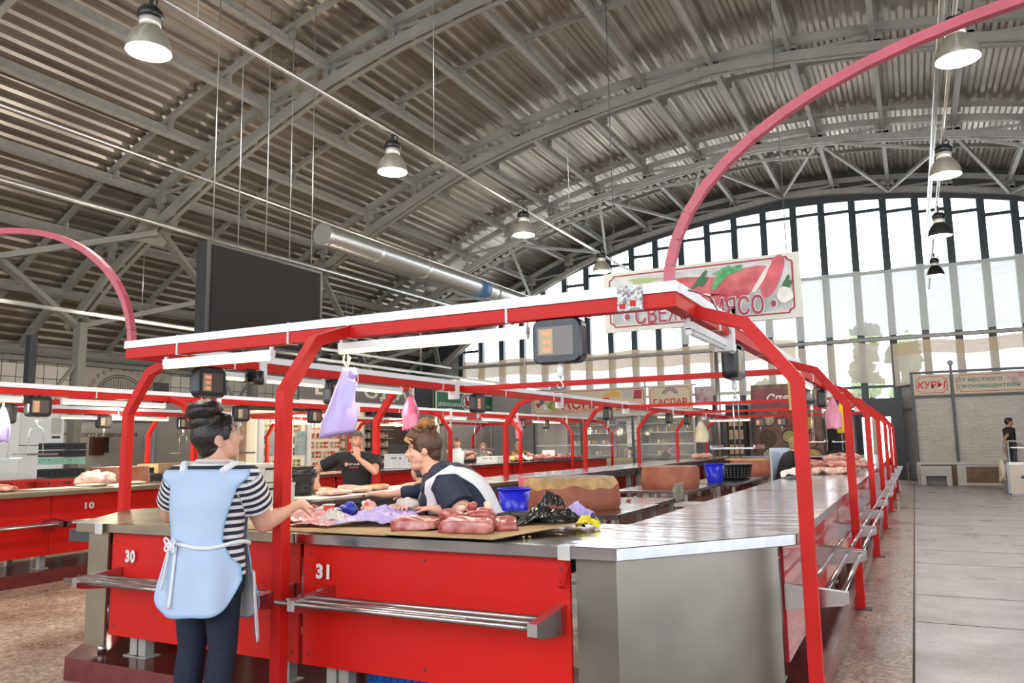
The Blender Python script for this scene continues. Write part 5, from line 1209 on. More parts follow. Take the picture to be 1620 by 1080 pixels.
# cup
t = thing('red_cup',(-3.40,4.02,ZC+.03),'red paper cup with a white rim among the plastic bags','cup')
g = G(); g.lathe([(.028,.0),(.03,.005),(.038,.085),(.036,.085),(.028,.01)],(-3.50,4.15,ZC+.035),24,cap=False); build(g,'cup_body',mat('red_cup',(0.62,0.035,0.02),.4),t)
g = G(); g.tube([(-3.50+.038*math.cos(a),4.15+.038*math.sin(a),ZC+.12) for a in [2*PI*i/20 for i in range(20)]],.0035,6,closed=True); build(g,'cup_rim',WHITE,t)
crumple('cling_film',(-3.66,4.32,ZC+.05),.20,.16,.04,CLR,'clear cling film scrap lying above the pink heap','plastic film',21,.1,n=20)
lump('blue_pouch',(-3.55,4.42,ZC+.02),(.07,.05,.05),mat('blue_pouch',(0.02,0.04,0.42),.3),'shiny blue pouch behind the red cup','pouch',None,.3,2.5,3)
lump('bread_loaf',(-3.36,4.42,ZC+.02),(.065,.05,.038),mat('bread_beige',(.60,.42,.20),.6),'beige bun between the blue pouch and the yellow packet','bread',None,.1,2,1)
crumple('yellow_packet',(-3.30,4.57,ZC+.01),.16,.10,.055,mat('yellow_packet',(0.75,0.45,0.02),.4),'yellow plastic packet behind the lilac heap','packet',8,.2,n=16)
lump('red_white_packet',(-3.50,4.58,ZC+.02),(.07,.035,.05),mat('red_white_packet',(0.62,0.08,0.10),.35,col2=(.8,.72,.68),vscale=18),'red and white packet behind the blue pouch','packet',None,.25,2.5,5)
# produce pieces on the counter hidden partly behind the customer
for k,(x,y) in enumerate(((-3.9,4.1),(-3.78,4.3),(-4.02,4.38),(-3.72,3.9))):
    lump('poultry_piece',(x,y,ZC+.006),(.10,.07,.05),[CHICK,MEAT][k%2],['pale raw poultry piece on the cardboard behind the arm of the customer','dark red meat piece on the cardboard behind the arm of the customer'][k%2],'meat',['pale pieces behind the arm of the customer','red pieces behind the arm of the customer'][k%2],.3,2.5,k,18,12)
# left counter: fillets and skins on paper
sheet('white_paper',[(-5.95,5.95),(-5.15,5.95),(-5.15,8.6),(-5.95,8.6)],ZC,mat('butcher_paper',(.75,.72,.68),.6),'long white paper on the inner counter left of the seller','paper')
FIL = mat('browned_skin',(0.42,0.17,0.06),.35,col2=(0.72,0.42,0.26),vscale=6,detail=5,bump=.3,bscale=20)
for k,(x,y,L,m_,lb) in enumerate(((-5.55,7.35,.38,FIL,'large brown-skinned fillet on the white paper, in front of the man in black'),(-5.75,6.7,.3,FIL,'brown-skinned fillet on the white paper, left of the large one'),(-5.4,6.5,.34,FAT,'pale fillet at the near end of the white paper'),(-5.35,7.9,.26,CHICK2,'pale fillet at the far end of the white paper'),(-5.75,7.15,.22,CHICK2,'small pink piece behind the large brown fillet'),(-5.45,6.95,.22,FAT,'small pale piece beside the large brown fillet'))):
    lump('fillet',(x,y,ZC+.006),(.13,L/2+.05,.035),m_,lb,'fillet',None,.2,2,k,24,10)
# crates
def crate(x0,x1,y0,y1,z,h,m,label,group=None,cat='crate',slots=True,open_=True):
    t = thing('plastic_crate',((x0+x1)/2,(y0+y1)/2,z),label,cat,group)
    g = G(); w_ = .012
    g.box(x0,x1,y0,y0+w_,z,z+h); g.box(x0,x1,y1-w_,y1,z,z+h); g.box(x0,x0+w_,y0+w_,y1-w_,z,z+h); g.box(x1-w_,x1,y0+w_,y1-w_,z,z+h); g.box(x0,x1,y0,y1,z,z+.01); build(g,'crate_shell',m,t)
    g = G()
    for zz in (z+h-.02,z+.01): g.box(x0-.012,x1+.012,y0-.012,y0,zz-.01,zz+.012); g.box(x0-.012,x1+.012,y1,y1+.012,zz-.01,zz+.012); g.box(x0-.012,x0,y0,y1,zz-.01,zz+.012); g.box(x1,x1+.012,y0,y1,zz-.01,zz+.012)
    build(g,'crate_rim',m,t)
    if slots:
        g = G(); n = int((x1-x0)/.05)
        for i in range(n+1): xx = x0+(x1-x0)*i/n; g.box(xx-.004,xx+.004,y0-.01,y0,z+.02,z+h-.03)
        n = int((y1-y0)/.05)
        for i in range(n+1): yy = y0+(y1-y0)*i/n; g.box(x1,x1+.01,yy-.004,yy+.004,z+.02,z+h-.03)
        build(g,'crate_ribs',m,t)
        g = G(); cx_ = (x0+x1)/2; g.box(cx_+.10,cx_+.13,y0-.0115,y0-.002,z+h*.62,z+h*.76); g.box(cx_-.12,cx_+.02,y0-.0115,y0-.002,z+h*.68,z+h*.74); g.box(x1+.002,x1+.0115,(y0+y1)/2-.05,(y0+y1)/2+.05,z+h*.66,z+h*.76); build(g,'grip_slot',BLACKM,t)
    return t
WC = mat('cream_crate',(0.72,0.68,0.58),.45); BC = mat('black_crate',(0.025,0.03,0.035),.45); RC = mat('red_crate',(0.42,0.02,0.015),.4); MC = mat('mint_crate',(0.30,0.58,0.46),.4)
crate(-5.93,-5.28,5.15,5.75,ZC,.18,WC,'cream plastic crate on the inner left counter, lower of two','cream crates behind the customer')
crate(-5.91,-5.30,5.17,5.73,ZC+.19,.17,WC,'cream plastic crate on the inner left counter, upper of two','cream crates behind the customer')
g = G(); g.lathe([(.10,0),(.12,.08),(.115,.085),(.13,.18),(.15,.19),(.16,.27)],(-5.72,6.35,ZC),20,cap=False); tag(build(g,'black_tub',BLACK,solid=.005),'stacked black tubs just right of the middle post, behind the counter','tub')
g = G(); g.blob((-5.9,6.1,ZC+.14),(.05,.07,.15),.2,2,14,10,2); tag(build(g,'white_bag',WPL),'narrow white bag next to the stacked black tubs','bag')
for k in range(4):
    crate(-14.45,-14.02,9.0,9.62,1.082+.005+ (0 if k==0 else .16+.135*k-.06),.15 if k==0 else .12, BC if k!=1 else MC, ['black plastic crate, bottom of the stack by the cooling unit','mint green crate in the stack by the cooling unit','black plastic crate just above the mint green one','black plastic crate, top of the stack by the cooling unit'][k],'crates stacked by the cooling unit')
g = G();
crate(-12.05,-11.7,6.95,7.45,.955,.19,RC,'red plastic crate on the left island table, left one of the pair','red crates on the left island')
crate(-11.65,-11.3,7.25,7.75,.955,.19,RC,'red plastic crate on the left island table, right one of the pair','red crates on the left island')
g = G(); g.box(-14.6,-13.95,11.2,12.2,1.085,1.27); tag(build(g,'cardboard_box',CARD),'plain cardboard box on the far counter under the black door','box')
g = G(); g.box(-14.6,-13.95,10.4,11.1,1.085,1.20); tag(build(g,'black_box',BLACK),'low black box on the far counter left of the cardboard box','box')
crate(-10.25,-9.65,13.95,14.45,1.085,.30,mat('white_crate',(.68,.68,.68),.4),'tall white ribbed crate on the left island counter, beside the face of the seller')
g = G(); g.box(-10.2,-9.7,14.0,14.4,1.39,1.58); tag(build(g,'black_box',BLACK),'black box on top of the tall white ribbed crate','box')
crate(-10.2,-9.6,17.9,18.6,1.085,.16,mat('white_crate',(.68,.68,.68),.4),'low white crate in front of the man in the white vest')
# counter 10 goods
lump('fat_heap',(-10.05,7.05,1.085),(.20,.24,.10),FAT,'pale heap of fatty meat on counter 10, left of the canopy post','meat',None,.3,3,2)
sheet('white_paper',[(-10.2,6.0),(-9.7,6.1),(-9.7,6.8),(-10.2,6.75)],1.082,mat('butcher_paper',(.75,.72,.68),.6),'white paper sheet on counter 10 beside the red crates','paper')
for k,(x,y) in enumerate(((-10.0,5.6),(-10.12,5.85),(-9.85,5.75),(-9.95,5.4))):
    lump('meat_piece',(x,y,1.085),(.13,.10,.04),CHICK2 if k%2 else MEATF,'flat pink piece of meat at the left edge, on counter 10','meat','meat pieces on counter 10',.3,2.5,k)
for k,(x,y) in enumerate(((-9.9,6.9),(-9.85,7.5))):
    lump('folded_towel',(x,y,1.085),(.12,.2,.02),mat('beige_towel',(.55,.50,.42),.8),['folded beige cloth on counter 10 just before the pale heap','folded beige cloth on counter 10 beyond the pale heap'][k],'cloth',None,.1,2,k)
lump('dark_bag',(-10.9,5.9,1.0),(.12,.25,.10),BLP,'black bag at the far left edge beside the red crates','bag',None,.4,3,9)
# buckets
def bucket(x,y,z,r,h,label):
    t = thing('blue_bucket',(x,y,z),label,'bucket','blue plastic buckets')
    BB = mat('blue_bucket_plastic',(0.012,0.018,0.62),.28)
    g = G(); g.lathe([(r*.74,0),(r*.76,.01),(r*.97,h),(r*.94,h),(r*.73,.015),(.001,.012)],(x,y,z),32,cap=False); build(g,'bucket_body',BB,t)
    g = G(); g.tube([(x+r*math.cos(a),y+r*math.sin(a),z+h) for a in [2*PI*i/28 for i in range(28)]],.008,6,closed=True); build(g,'bucket_rim',BB,t)
    g = G(); g.tube([(x+r*1.03*math.cos(a),y-r*.15-.35*r*math.sin(a),z+h-.03-r*1.05*math.sin(a)*.9) for a in [PI*i/16 for i in range(17)]],.004,5); build(g,'bucket_handle',mat('bucket_handle',(.05,.07,.65),.3),t)
bucket(-3.17,6.22,.922,.145,.24,'bright blue bucket just right of the seller')
bucket(-3.12,13.75,.842,.17,.31,'bright blue bucket on the mid-distance table, left of the black basket')
t = thing('black_basket',(-3.0,14.9,.842),'black perforated basket right of the farther blue bucket','basket')
g = G(); g.lathe([(.28,0),(.33,.26),(.35,.27),(.34,.28)],(-3.02,14.9,.842),28,cap=True); bb = build(g,'basket_body',BLACK,t)
g = G()
for i in range(30):
    for zz in (.05,.09,.13,.17,.21):
        a = 2*PI*(i+.5)/30; r = .28+.05*zz/.26+.002; g.obox((-3.02+r*math.cos(a),14.9+r*math.sin(a),.842+zz),(.004,.018,.018),rz=a)
tag(build(g,'basket_holes',mat('basket_hole_grey',(.16,.16,.17),.6),bb),kind='stuff')
g = G(); g.box(-3.32,-3.24,14.35,14.45,.842,.87); tag(build(g,'yellow_sponge',YEL,bev=.005),'little yellow sponge between the farther blue bucket and the basket','sponge')
# old patterned chair
t = thing('old_chair',(-2.75,10.6,0),'low worn chair with grey patterned back, left of the farther blue bucket','chair')
PAT = mat('worn_patterned_cloth',(0.16,0.155,0.14),.8,col2=(.36,.35,.32),vscale=14)
g = G(); g.obox((-2.95,10.75,.86),(.05,.42,.24)); build(g,'backrest',PAT,t,bev=.02); g = G(); g.obox((-2.75,10.75,.70),(.42,.42,.04)); build(g,'seat',mat('chair_seat_white',(.6,.58,.54),.5),t)
for x in (-2.93,-2.57):
    for y in (10.57,10.93): 
        g = G(); g.tube([(x,y,0),(x,y,.70)],.015,8); build(g,'leg',mat('peeling_white_leg',(.6,.58,.54),.5,col2=(.2,.18,.15),vscale=16),t)
# stuff on the tables
lump('meat_scrap',(-3.1,9.1,.842),(.03,.03,.02),MEAT,'tiny red meat scrap on the table behind the nearest chopping block','meat')
g = G(); g.lathe([(.12,0),(.14,.22)],(-4.05,8.35,.95),18); tag(build(g,'pink_bin',mat('pink_bin',(.60,.12,.16),.4)),'small pink bin just right of the nearest chopping block','bin')
for k,(x,y,r) in enumerate(((-2.35,18.9,.26),(-2.5,19.6,.24),(-2.9,17.9,.15))): crumple('white_bag',(x,y,.845 if k<2 else .845),r*2,r*2,.22,WPL,['white plastic bag heap behind the far end of the long counter, right one','white plastic bag heap behind the far end of the long counter, left one','white crumpled bag by the third chopping block'][k],'bag',30+k,0,n=22)
crumple('white_bag',(-1.42,10.9,ZC),.36,.30,.16,WPL,'white plastic bag on the long right counter, in front of the far seller','bag',40,0,n=26)
# left side counter small pile
for k in range(4): lump('pale_piece',(-5.5+.08*k,22.0+.18*k,ZC),(.12,.12,.08),CHICK2,'small pale pile on the inner left counter before the deli kiosk','meat','pale pieces on the inner left counter',.3,2.5,k,14,10)
# poultry pile on the right row
R2 = random.Random(11)
src = []
for j in range(6):
    g = G(); m_ = [CHICK,CHICK2,CHICK,MEATF,CHICK2,CHICK][j]
    g.blob((0,0,.045),(.12,.065,.05),.3,2.2,16,10,j+3); g.cap((.09,0,.045),(.19,.01,.04),.03,.016,8)
    o = build(g,'poultry_piece',m_,recenter=False); tag(o,['reddish','pale','reddish','dark red','pale','reddish'][j]+' raw poultry piece in the big pile on the long right counter','poultry',['reddish','pale','reddish','dark red','pale','reddish'][j]+' pieces in the poultry pile'); src.append(o)
spots = []
for k in range(78):
    y = R2.uniform(12.0,15.1) if k < 60 else R2.uniform(15.4,17.6); x = R2.uniform(-1.42,-.76); layer = 0 if k < 34 or k >= 70 else (1 if k < 52 else 2)
    yc = 13.6; 
    if layer: y = yc+(y-yc)*(.75 if layer==1 else .45); x = -1.08+(x+1.08)*(.8 if layer==1 else .5)
    spots.append((x,y,ZC+.075*layer))
for k,(x,y,z) in enumerate(spots):
    if k < 6: o = src[k]
    else: o = src[k%6].copy(); COL.objects.link(o)
    o.location = (x,y,z); o.rotation_euler = (R2.uniform(-.25,.25),R2.uniform(-.2,.2),R2.uniform(0,6.28))
src = []
for j in range(3):
    g = G(); g.blob((0,0,.05),(.13,.09,.055),.35,2.4,14,10,j+13); o = build(g,'meat_piece',[MEAT,MEATF,MEAT][j],recenter=False); tag(o,'red meat piece on the far counter in front of the blonde woman','meat','meat pieces on the far left-island counter'); src.append(o)
k = 0
for y in [20.0+.22*i for i in range(15)]:
    for x in (-10.0,-9.75,-9.5):
        o = src[k] if k < 3 else src[k%3].copy()
        if k >= 3: COL.objects.link(o)
        o.location = (x+R2.uniform(-.05,.05),y,1.082+(.05 if x == -9.75 else 0)); o.rotation_euler = (0,0,R2.uniform(0,6)); k += 1
for k,(y,m_,lb) in enumerate(((18.9,mat('yellow_fat_piece',(.65,.50,.15),.4),'yellow pile on the left-island counter right of the low white crate'),(19.4,CHICK,'tray-like heap of pale poultry on the left-island counter, by the woman with folded arms'))):
    lump('counter_heap',(-9.85,y,1.085),(.25,.22,.08),m_,lb,'meat',None,.3,3,k)
crumple('white_bag',(-9.8,19.9,1.082),.5,.4,.2,WPL,'white bag on the left-island counter in front of the blonde woman','bag',50,0,n=20)
g = G(); g.box(-9.9,-9.5,21.3,21.33,1.12,1.36); tag(build(g,'price_card',WHITE),'white price card standing behind the red meat on the far counter','card')
# hanging bags
def hangbag(x,y,z1,h,w,m,label,seed=0,tie=True,d=.08,rz=0.3,skew=0.0,cat='bag',hook=None,m2=None):
    t = thing('hanging_bag',(x,y,z1),label,cat)
    g = G(); M = Matrix.Rotation(rz,3,'Z')
    def fn(u,v):
        a = 2*PI*u; k = min(1,(v*1.6)**.7) if v < .6 else 1.0
        k = .16+.84*min(1,(v/.55)**.8) if v < .55 else 1-.10*((v-.55)/.45)**2
        wob = 1+.20*noise.noise(Vector((math.cos(a)*2,math.sin(a)*2,v*2+seed)))
        p = M@Vector((w/2*k*wob*math.cos(a),d*k*wob*math.sin(a),0)); s_ = skew*v
        return Vector((x+p.x+s_,y+p.y,z1-h*v+.01*math.sin(5*a+seed)))
    g.grid(fn,26,16,True,closeu=True); build(g,'bag_body',m,t,solid=.002)
    g = G(); g.tube([(x,y,z1-.02),(x-.02,y,z1+.05),(x-.012,y,z1+.11),(x+.02,y,z1+.06),(x+.005,y,z1)],.005,5); g.tube([(x,y,z1+.02),(x,y,(hook or 2.27))],.003,5); build(g,'bag_string',mat('cream_string',(.72,.64,.42),.6),t)
    return t
# the large lilac bag roll under the front beam
t = thing('hanging_bag_roll',(-3.36,4.13,2.06),'big lilac plastic bags hanging under the front beam, above the man in black','bag')
g = G()
def fn(u,v):
    a = 2*PI*u; w_ = .035+.20*min(1,v*1.25)**.8*.5; w_ = .04+.095*min(1,v/.75)
    cx_ = -3.33-.10*v; n_ = 1+.10*noise.noise(Vector((math.cos(a)*2,math.sin(a)*2,v*3)))
    return Vector((cx_+w_*n_*math.cos(a),4.13+.035*n_*math.sin(a)*(1+v),2.07-.44*v+.02*math.cos(a)*v))
g.grid(fn,30,20,True,closeu=True); build(g,'bag_body',LIL,t,solid=.002)
g = G(); M_ = Matrix.Rotation(.35,3,'Y'); g.obox((-3.29,4.085,1.90),(.085,.012,.17),M_); build(g,'folded_bag_packet',mat('lilac_packet',(.55,.50,.88),.4),t)
g = G(); g.tube([(-3.33,4.13,2.05),(-3.37,4.12,2.12),(-3.35,4.12,2.19),(-3.32,4.13,2.14),(-3.34,4.13,2.08)],.006,6); g.tube([(-3.34,4.13,2.10),(-3.34,4.13,2.27)],.004,5); build(g,'bag_string',mat('cream_string',(.72,.64,.42),.6),t)
g = G(); g.blob((-3.285,4.12,2.035),(.04,.03,.035),.3,2,12,8,1); build(g,'bag_top_knot',film('lilac_plastic_film',(0.52,0.42,0.80)),t)
hangbag(-5.42,7.9,2.16,.42,.25,mat('bright_pink_film',(0.82,0.16,0.30),.25,alpha=.92,coat=.3),'bright pink plastic bag hanging on the left beam above the head of the seller',2,rz=1.2,d=.07)
hangbag(-9.9,15.45,2.18,.42,.22,mat('white_blotched_film',(.80,.80,.80),.3,col2=(.55,.40,.15),vscale=9),'white bag with a dark print and orange patch, right of the hair of the seller',3,rz=1.2)
hangbag(-9.9,19.8,2.25,.55,.24,mat('pink_film_far',(0.75,0.22,0.35),.3,alpha=.9),'small pink bag hanging on the far beam behind a canopy post',4,rz=1.2)
hangbag(-5.45,22.6,2.13,.62,.42,mat('cream_film',(0.78,0.70,0.50),.4,alpha=.95),'cream white bag hanging in front of the deli kiosk',5,rz=0,d=.12)
hangbag(-1.05,12.5,2.16,.46,.24,mat('pink_film_near',(0.78,0.30,0.42),.3,alpha=.9),'pink plastic bag hanging at the right row, in front of the yellow one',6,rz=.6)
hangbag(-.93,12.7,2.12,.48,.20,mat('yellow_film',(0.85,0.68,0.02),.35),'yellow plastic bag hanging at the right row, behind the pink one',7,rz=.4)
hangbag(-9.95,5.72,2.10,.42,.18,LIL,'pale lilac bag hanging at the very left edge',8,rz=1.0)
g = G(); g.tube([(-1.15,8.75,2.26),(-1.15,8.75,2.18)],.006,6); g.box(-1.16,-1.14,8.72,8.78,1.86,2.18); tag(build(g,'fly_tape',mat('yellow_tape',(0.55,0.45,0.12),.5)),'yellow fly strip hanging from the right side beam beside the back-turned scale','fly strip')

crate(-3.0,-2.55,3.95,4.35,.152,.20,mat('blue_crate',(.02,.12,.45),.4),'blue plastic crate on the plinth under counter 31')
crate(-2.5,-2.05,3.95,4.35,.152,.20,mat('green_crate',(.03,.25,.16),.4),'green plastic crate on the plinth under counter 31')
# ---------------- people ----------------
SKIN = mat('skin',(0.66,0.36,0.26),.5,sub=.12,var=.05,vscale=9)
SKIN2 = mat('tanned_skin',(0.42,0.21,0.13),.5,sub=.1,var=.06,vscale=9)
HB = mat('dark_hair',(0.014,0.010,0.010),.38,bump=.6,bscale=60)
HBR = mat('brown_hair',(0.075,0.030,0.016),.45,bump=.7,bscale=55); HRED = mat('reddish_brown_hair',(0.14,0.055,0.03),.45,bump=.7,bscale=55); HBL = mat('blonde_hair',(0.42,0.25,0.12),.5,bump=.7,bscale=55); HGING = mat('ginger_bun_hair',(0.26,0.11,0.035),.5,bump=.7,bscale=60,var=.3,vscale=20)
NAVY = mat('navy_cloth',(0.010,0.016,0.042),.75,bump=.3,bscale=30); JEANS = mat('dark_blue_trousers',(0.010,0.014,0.032),.85,bump=.25,bscale=25)
BLKC = mat('black_cloth',(0.012,0.011,0.012),.8,bump=.3,bscale=20); WAP = mat('white_apron_cloth',(0.74,0.76,0.80),.8,bump=.2,bscale=16)
LBL = mat('light_blue_apron_cloth',(0.42,0.54,0.72),.8,bump=.25,bscale=14); LBT = mat('apron_blue_trim',(0.20,0.42,0.66),.7); EYEW = mat('eye_white',(.75,.73,.70),.3); EYED = mat('eye_iris',(.03,.02,.015),.2); LIP = mat('lips',(0.42,0.13,0.11),.45); SHOE = mat('dark_shoe',(.02,.02,.022),.5); BROW = mat('eyebrow',(.05,.025,.015),.8)
ms = bpy.data.materials.new('striped_shirt_cloth'); ms.use_nodes = True; N_ = ms.node_tree.nodes; L_ = ms.node_tree.links; b_ = N_['Principled BSDF']; b_.inputs['Roughness'].default_value = .8
uv = N_.new('ShaderNodeAttribute'); uv.attribute_name = 'stripe'; fr = N_.new('ShaderNodeMath'); fr.operation = 'FRACT'; gt_ = N_.new('ShaderNodeMath'); gt_.operation = 'GREATER_THAN'; gt_.inputs[1].default_value = .52
L_.new(uv.outputs['Fac'],fr.inputs[0]); L_.new(fr.outputs[0],gt_.inputs[0]); mx = N_.new('ShaderNodeMixRGB'); mx.inputs[1].default_value = (0.012,0.016,0.04,1); mx.inputs[2].default_value = (0.72,0.70,0.70,1); L_.new(gt_.outputs[0],mx.inputs[0]); L_.new(mx.outputs[0],b_.inputs['Base Color'])
STRIPE = ms
def eloft(g, secs, n=28, caps=True):
    """secs: (centre, rx, ry, Mframe)"""
    vs = []; fs = []; k = len(secs)
    for c,rx,ry,M in secs:
        for j in range(n):
            a = 2*PI*j/n; vs.append(Vector(c)+M@Vector((rx*math.cos(a),ry*math.sin(a),0)))
    for i in range(k-1):
        for j in range(n): fs.append((i*n+j,i*n+(j+1)%n,(i+1)*n+(j+1)%n,(i+1)*n+j))
    if caps: fs += [tuple(reversed(range(n))),tuple((k-1)*n+j for j in range(n))]
    g.add(vs,fs,True)
def ik(s, t, l1, l2, hint):
    d = t-s; L = min(d.length,(l1+l2)*.995); d.normalize()
    a = (l1*l1-l2*l2+L*L)/(2*L); h = math.sqrt(max(0,l1*l1-a*a)); hh = Vector(hint); hh = hh-d*hh.dot(d); hh.normalize()
    return s+d*a+hh*h, s+d*L
def hand(g, w, d, n, side, s=1.0, curl=.5, spread=.12):
    """w wrist, d direction of fingers, n palm normal, side +1 puts the thumb at d x n"""
    d = Vector(d).normalized(); n = Vector(n); n = (n-d*n.dot(d)).normalized(); t = d.cross(n)*side
    for k,o in enumerate((-.030,-.010,.010,.030)):
        base = w+d*.082*s*(1-.05*abs(k-1.3))-t*o*s*-1
        g.cap(w+t*o*.55*s+d*.01, w+t*o*s+d*.080*s, .014*s,.0115*s,8)
    g.cap(w-d*.01*s,w+d*.045*s,.021*s,.020*s,10)
    L = ((.034,.021,.017),(.041,.026,.019),(.044,.028,.020),(.038,.025,.019))
    for k,o in enumerate((-.030,-.010,.010,.030)):
        p = w+t*o*s+d*.080*s; ang = 0.0; side_ang = spread*(o/.03)
        dd = (d+t*side_ang).normalized()
        for q in range(3):
            ang += curl*(.6 if q == 0 else .9)*(1+.12*(1-k))
            v = dd*math.cos(ang)+n*math.sin(ang); e = p+v*L[3-k if side>0 else 3-k][q]*s*1.0
            g.cap(p,e,(.0092-.0008*q)*s,(.0085-.0008*q)*s,8); p = e
    p = w+t*.024*s+d*.022*s; v1 = (d*.62+t*.72+n*.25).normalized(); e = p+v1*.042*s; g.cap(p,e,.013*s,.010*s,8); v2 = (d*.85+t*.30+n*.35).normalized(); g.cap(e,e+v2*.032*s,.0100*s,.0085*s,8)
def person(name, pos, head_deg, H, label, cat='person', fat=1.0, lean=0, hands=None, hints=None, palm=None, hdir=None, curl=(.5,.5), yaw=0, pitch=0, tilt=0, skin=SKIN, top=None, sleeve=.55, pants=None, vox=.011, hair=None, female=True, feet=True, groundz=0.0, neckline=True, face=True, spine=None, stripes=False, hs=1.0, armfat=1.0, skirt=None, arms_extra=None, hipw=1.0):
    """head_deg: heading of the body, 0 = facing +Y, positive turns left (towards -X)"""
    root = thing(name,(pos[0],pos[1],groundz),label,cat)
    Rz = Matrix.Rotation(math.radians(head_deg),3,'Z'); P0 = Vector((pos[0],pos[1],groundz)); s = H/1.70*hs
    W = lambda v: P0+Rz@Vector(v)
    hipz = .52*H
    ln = math.radians(lean)
    def sp(z, x=0, y=0): # point on the torso; z above hips along the spine
        k = min(1,max(0,z/(.30*H))); a = ln*(.35+.65*k)
        return W((x, math.sin(a)*z + y*math.cos(a), hipz+math.cos(a)*z - y*math.sin(a)))
    def fr(z):
        k = min(1,max(0,z/(.30*H))); a = ln*(.35+.65*k)
        return Rz@Matrix.Rotation(-a,3,'X')
    f = fat; sw = (.118 if female else .132)*H
    tors = [(-.075*H,.098*f*hipw,.070*f),(-.03*H,.104*f*hipw,.075*f),(.02*H,.100*f*hipw,.074*f),(.075*H,.088*f,.070*f),(.13*H,.090*f,.072*f),(.19*H,.099*f,.074*f),(.235*H,.103*f,.068*f),(.275*H,.098*f,.056*f),(.305*H,.070,.045),(.325*H,.036,.034)]
    # --- body
    g = G(); eloft(g,[(sp(z),rx*H,ry*H,fr(z)) for z,rx,ry in tors])
    if female:
        for sx in (-1,1): g.sphere(sp(.195*H,sx*.045*H,.058*H*f),(.046*H*f**.5,.04*H,.045*H*f**.5),14,10)
    nb = sp(.30*H); hc0 = sp(.385*H)
    hf = fr(.3*H)@Matrix.Rotation(0,3,'X')
    Rh = Rz@Matrix.Rotation(math.radians(yaw),3,'Z')@Matrix.Rotation(math.radians(-pitch),3,'X')@Matrix.Rotation(math.radians(tilt),3,'Y')
    a = ln*.9
    HC = nb+fr(.3*H)@Vector((0,.012*H+.0,.045*H))*(.9)+Vector((0,0,.055*H))+Rz@Vector((0,.01*H,0))
    HC = nb + (fr(.3*H)@Vector((0,0,1))*.55+Vector((0,0,1))*.45).normalized()*.088*H + Rz@Vector((0,.012*H,0))
    hd = lambda v: HC+Rh@(Vector(v)*s)
    g.cap(nb-Vector((0,0,.02*H)),hd((0,-.012,-.05)),.036*H*(1 if f<1.2 else 1.15),.034*H*(1 if f<1.2 else 1.15),14)
    cf = 1+.35*(f-1)
    g.sphere(hd((0,-.012,.022)),(.077*s,.096*s,.090*s),20,14,Rh)
    g.sphere(hd((0,.030,-.040)),(.060*s*cf,.062*s,.066*s),16,12,Rh)
    g.sphere(hd((0,.066,-.082)),(.026*s,.022*s,.022*s),12,8,Rh)
    if f > 1.2: g.sphere(hd((0,.035,-.092)),(.060*s,.055*s,.034*s),14,8,Rh)
    g.cap(hd((0,.082,.018)),hd((0,.108,-.018)),.009*s,.0125*s,8); g.sphere(hd((0,.100,-.024)),(.018*s,.012*s,.010*s),10,6,Rh)
    for sx in (-1,1):
        g.sphere(hd((sx*.078,-.008,-.008)),(.010*s,.020*s,.031*s),10,8,Rh)
        g.sphere(hd((sx*.038,.062,-.022)),(.028*s*cf,.022*s,.024*s),10,8,Rh)
        g.cap(hd((sx*.012,.084,.040)),hd((sx*.048,.070,.038)),.010*s,.009*s,8)
    g.cap(hd((-.018,.088,-.050)),hd((.018,.088,-.050)),.0085*s,.0085*s,8)
    # --- arms
    l1 = .178*H; l2 = .150*H; info = {}
    for i,sx in enumerate((-1,1)):
        S = sp(.265*H, sx*sw*(.9+.1*f), -.004*H)
        tgt = Vector(hands[i]) if hands and hands[i] is not None else S+Rz@Vector((sx*.05,.04,-.31*H))
        hint = Rz@Vector(hints[i]) if hints else Rz@Vector((sx*.5,-1,-.1))
        E,Wr = ik(S,tgt,l1,l2,hint); info[sx] = (S,E,Wr)
        af = armfat
        g.cap(S+(sp(.25*H)-S)*.25,S,.048*H*.5*af+.016*H,.031*H*af,14)
        g.cap(S,S+(E-S)*.5,.031*H*af,.028*H*af,14); g.cap(S+(E-S)*.5,E,.028*H*af,.0225*H*af,14); g.cap(E,E+(Wr-E)*.35,.0225*H*af,.0235*H*(.5+.5*af),12); g.cap(E+(Wr-E)*.35,Wr,.0235*H*(.5+.5*af),.0150*H,12)
        dd = (Wr-E).normalized(); hdv = Rz@Vector(hdir[i]) if hdir and hdir[i] is not None else dd; pn = Rz@Vector(palm[i]) if palm and palm[i] is not None else Rz@Vector((-sx,0,-.2))
        hand(g,Wr,hdv,pn,-sx if True else sx,s*(1.0 if female else 1.08),curl[i])
    # --- legs
    for sx in (-1,1):
        hp = W((sx*.050*H*hipw,0,hipz-.03*H)); kn = W((sx*.052*H,.012*H,.285*H)); an = W((sx*.050*H,0,.045*H))
        if skirt is not None: pass
        g.cap(hp,kn,.052*H*f**.7*hipw,.033*H*f**.5,14); g.cap(kn,W((sx*.052*H,-.004*H,.20*H)),.031*H*f**.5,.033*H*f**.5,12); g.cap(W((sx*.052*H,-.004*H,.20*H)),an,.033*H*f**.5,.020*H,12)
        g.cap(an-Vector((0,0,.022*H)),W((sx*.060*H,.085*H,.018*H)),.020*H,.017*H,10)
    body = build(g,'body',skin,root); remesh(body,vox,4,.5)
